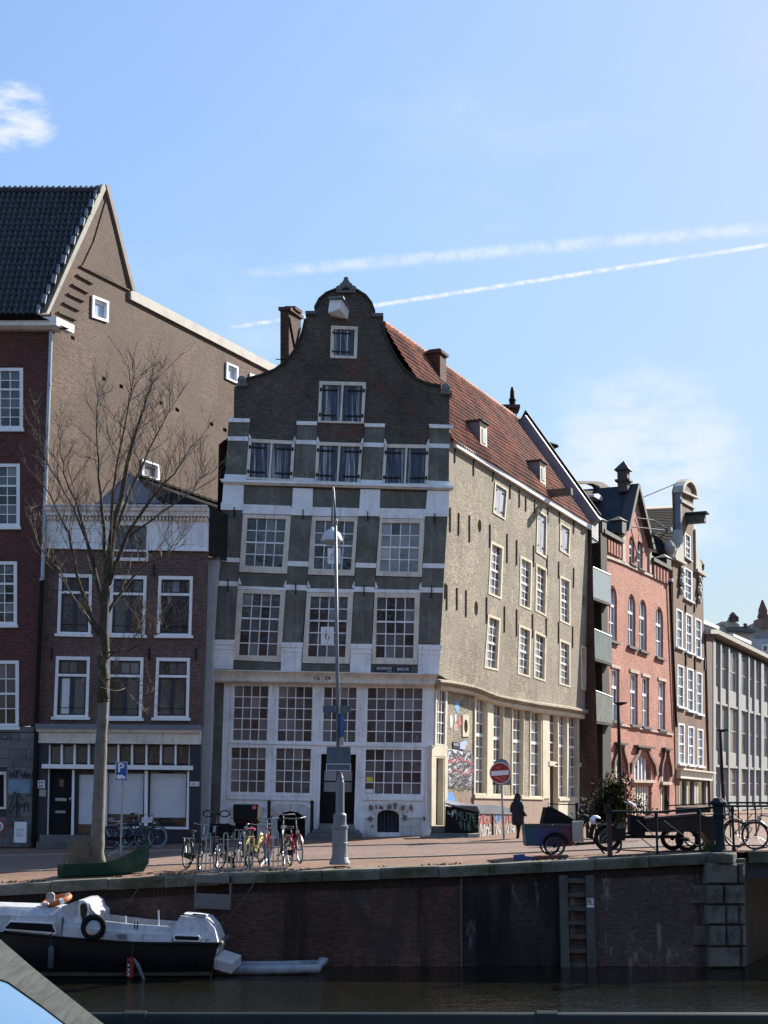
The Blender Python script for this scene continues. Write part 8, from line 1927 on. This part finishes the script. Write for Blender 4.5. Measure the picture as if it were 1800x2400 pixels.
for yy in (34.5, 35.4): MB().tube([V((d0.x - .6, yy, WZ + .09)), V((d0.x + 1.0, yy, WZ + .10)), V((d0.x + 1.9, yy, WZ + .13)), V((d1.x - .12, 34.95 + (yy - 34.95) * .7, WZ + .22)), V((d1.x, 34.95 + (yy - 34.95) * .3, WZ + .26))], [.10, .10, .095, .08, .04], 12).build('side_tube', dm, DN, smooth=True)
MB().poly([(d0.x - .5, 34.5, WZ + .1), (d1.x - .4, 34.6, WZ + .14), (d1.x - .4, 35.3, WZ + .14), (d0.x - .5, 35.4, WZ + .1)]).build('floor', dm, DN)
# boat: waterline grime, cleats, mooring lines, seams
wl_ = MB()
wl_.loft([[V(q[2]) + V((.0, -.012, .10)), V(q[2]) + V((0, -.02, -.02))] for q in bsecs], cap=False, closed=False).build('waterline_band', M('waterline_grime', (.05, .055, .04), .9, var=.5, vs_=6), BO)
for x in (xCb - .3, xA + .1, xs_st - .15, xCb + .6):
    g_ = interp(gun, x); MB().tube([(x - .09, YC - hbw(x) + .06, g_ + .08), (x + .09, YC - hbw(x) + .06, g_ + .08)], .014, 6).build('cleat', MT['steel'], BO); MB().box((x, YC - hbw(x) + .06, g_ + .04), (.06, .04, .08)).build('cleat_foot', MT['steel'], BO)
for x, xq in ((xs_st - .15, xs_st + .9), (xCb + .6, xCb + 1.5)):
    g_ = interp(gun, x); a = V((x, YC + .8, g_ + .1)); b = V((xq, 36.0, qz(xq) + .02)); MB().tube([a, a.lerp(b, .33) - V((0, 0, .12)), a.lerp(b, .66) - V((0, 0, .1)), b], .014, 5).build('mooring_line', MT['timber'], BO)
for x in (xCb + .02, xCb + .45): MB().prism(YP(33.93), [(p.x, p.y) for p in ()] or L(zk, 428, 505, 433, 505, 433, 640, 428, 640), .05, -.05).build('seam', MT['lead'], BO) if x < xCb + .1 else None
# quay utility box hanging over the coping
UB = thing('quay_platform', 'grey metal cabinet frame with hanging panel mounted on the quay coping', 'cabinet', YP(35.85).at(zk(1480, 448)))
PUb = YP(35.85)
gm = M('grey_metal_sheet', (.13, .14, .15), .5, var=.2, metal=.3)
for nm, a, f_, b_ in (('top_plate', (1352, 207, 1606, 212, 1606, 265, 1352, 262), .05, -.3), ('side_bar', (1594, 215, 1608, 215, 1606, 340, 1594, 340), .05, -.05), ('side_bar', (1354, 262, 1366, 262, 1364, 338, 1352, 338), .05, -.05), ('lower_panel', (1350, 335, 1606, 345, 1604, 450, 1348, 440), .05, -.05)):
    MB().prism(PUb, L(zk, *a), f_, b_).build(nm, gm, UB)
# ================================================================== near bank: railing and parked car
NR = thing('near_canal_railing', 'dark blue tubular railing with sleeve joints along the near quay', 'railing', (0, 4.7, 0))
rz_ = YP(4.7).at((900, 2392)).z
MB().tube([(-6, 4.7, rz_), (6, 4.7, rz_)], .024, 14).build('top_rail', MT['rail'], NR, smooth=True)
for z, x in ((zk, 940), (zm, 585)):
    px = z(x, 0)[0]; xx = YP(4.7).at((px, 2390)).x; MB().tube([(xx - .032, 4.7, rz_), (xx + .032, 4.7, rz_)], .0285, 14).build('sleeve', MT['rail'], NR)
for i in range(-3, 4): MB().tube([(i * 1.8 + .5, 4.7, 0), (i * 1.8 + .5, 4.7, rz_)], .022, 10).build('post', MT['rail'], NR)
MB().tube([(-6, 4.7, .55), (6, 4.7, .55)], .018, 10).build('lower_rail', MT['rail'], NR)
CR = thing('parked_car', 'car with dusty grey roof edge and painted pale blue sky reflection, parked on the near quay', 'car', (-1.4, 1.5, 0))
sil, N, K, P_ = nt('dusty_grey_roof_edge')
geo = N.new('ShaderNodeNewGeometry')
f_ = nramp(N, K, nnoise(N, K, nmap(N, K, geo.outputs['Position'], (30, 1.0, 45)), 2.4, 6, .75), .38, .62)
K.new(nmix(N, K, f_, (.004, .007, .009), (.026, .038, .043)), P_.inputs['Base Color']); P_.inputs['Roughness'].default_value = .5; P_.inputs['Specular IOR Level'].default_value = .3
pblue = M('painted_sky_reflection_blue', (.10, .22, .40), .25, var=.06, vs_=.8)  # pale blue body colour stands in for sky reflected in the car's glass
XR = -.55
def cpx(u, v):
    r = ray(u, v); t = XR / r.x; return CAM + r * t
e_top = [(-1.5, 1.50), (-1.1, 1.64), (0.4, 1.70), (1.75, 1.645)] + [(p.y, p.z) for p in (cpx(0, 2201), cpx(80, 2270), cpx(160, 2334), cpx(243, 2400))]
sl_ = (e_top[-1][1] - e_top[-2][1]) / (e_top[-1][0] - e_top[-2][0])
e_top += [(e_top[-1][0] + .35, e_top[-1][1] + .35 * sl_ * 1.15), (3.75, .92), (4.3, .80), (4.45, .62)]
e_low = [(-1.5, 1.44), (-1.1, 1.56), (0.4, 1.62), (1.75, 1.572)] + [(e_top[4 + i][0], p.z) for i, p in enumerate((cpx(0, 2299), cpx(80, 2355), cpx(160, 2415), cpx(243, 2480)))] + [(e_top[8][0], e_top[8][1] - .02)] + [(y, z - .02) for y, z in e_top[9:]]
WID = 1.72
secs, band, side = [], [], []
for (y, zt), (y2, zl) in zip(e_top, e_low):
    secs.append([(XR, y, zt), (XR - .25, y, zt + .03), (XR - WID + .25, y, zt + .03), (XR - WID, y, zt)])
    band.append([(XR, y, zt), (XR + .015, y, zl)])
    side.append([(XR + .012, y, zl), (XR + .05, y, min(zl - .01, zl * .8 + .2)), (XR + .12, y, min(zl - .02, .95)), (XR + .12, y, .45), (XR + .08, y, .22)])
MB().loft(secs, cap=False, closed=False).build('roof', sil, CR, smooth=True)
MB().loft(band, cap=False, closed=False).build('roof_edge', sil, CR, smooth=True)
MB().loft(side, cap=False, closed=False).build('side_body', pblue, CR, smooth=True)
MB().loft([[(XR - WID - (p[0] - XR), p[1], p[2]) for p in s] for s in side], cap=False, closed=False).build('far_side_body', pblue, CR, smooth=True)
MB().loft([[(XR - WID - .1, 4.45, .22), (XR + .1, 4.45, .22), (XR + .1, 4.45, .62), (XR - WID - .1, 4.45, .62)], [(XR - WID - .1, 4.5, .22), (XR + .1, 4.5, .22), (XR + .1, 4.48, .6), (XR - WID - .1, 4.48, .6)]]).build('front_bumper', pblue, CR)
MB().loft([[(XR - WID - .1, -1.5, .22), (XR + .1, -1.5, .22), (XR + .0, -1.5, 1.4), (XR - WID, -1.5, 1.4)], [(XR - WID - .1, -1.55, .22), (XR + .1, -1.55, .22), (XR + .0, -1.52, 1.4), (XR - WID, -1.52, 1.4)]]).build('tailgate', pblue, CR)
for y in (-.6, 3.3):
    for x_, s in ((XR + .04, 1), (XR - WID - .04, -1)):
        w = MB().ring((x_, y, .31), (1, 0, 0), .235, .085, 24, 8).build('wheel', MT['blackmatt'], CR, smooth=True); MB().lathe((x_ + s * .06, y, .31), [(.18, 0), (.16, .03)], 20, (s, 0, 0)).build('hubcap', MT['steel'], w)
# ================================================================== houses on the near bank, mirrored in the window panes
for i, (x0, w_, h_, mt_) in enumerate(((-46, 16, 15, 'brick105'), (-30, 13, 17, 'stone'), (-17, 12, 14, 'brick105'), (-5, 13, 16, 'lbfront'), (8, 12, 15, 'wallgrey'), (20, 14, 17, 'brick105'), (34, 14, 15, 'lbside'))):
    o = thing('near_bank_house', ('plum brick', 'grey stone', 'purple brick', 'dark red brick', 'grey rendered', 'narrow plum brick', 'pale brown brick')[i] + ' house on the near bank behind the viewpoint', 'house', (x0 + w_ / 2, -14, 0), 'houses on the near bank')
    MB().obox((x0, -24, 0), (w_ - .05, 0, 0), (0, 10, 0), (0, 0, h_)).build('wall', MT[mt_], o)
    MB().loft([[(x0, -14, h_), (x0 + w_, -14, h_), (x0 + w_, -24, h_), (x0, -24, h_)], [(x0, -18.9, h_ + 4), (x0 + w_, -18.9, h_ + 4), (x0 + w_, -19.1, h_ + 4), (x0, -19.1, h_ + 4)]]).build('roof', MT['slate'], o)
    n = int(w_ / 3)
    for fl in range(int(h_ / 3.6)):
        for k in range(n):
            xx = x0 + (k + .5) * w_ / n; zz = 1.2 + fl * 3.6
            w = MB().obox((xx - .65, -14, zz), (1.3, 0, 0), (0, .06, 0), (0, 0, 2.1)).build('window', MT['white'], o)
            MB().obox((xx - .52, -13.95, zz + .12), (1.04, 0, 0), (0, .03, 0), (0, 0, 1.86)).build('pane', MT['glassshop'], w)
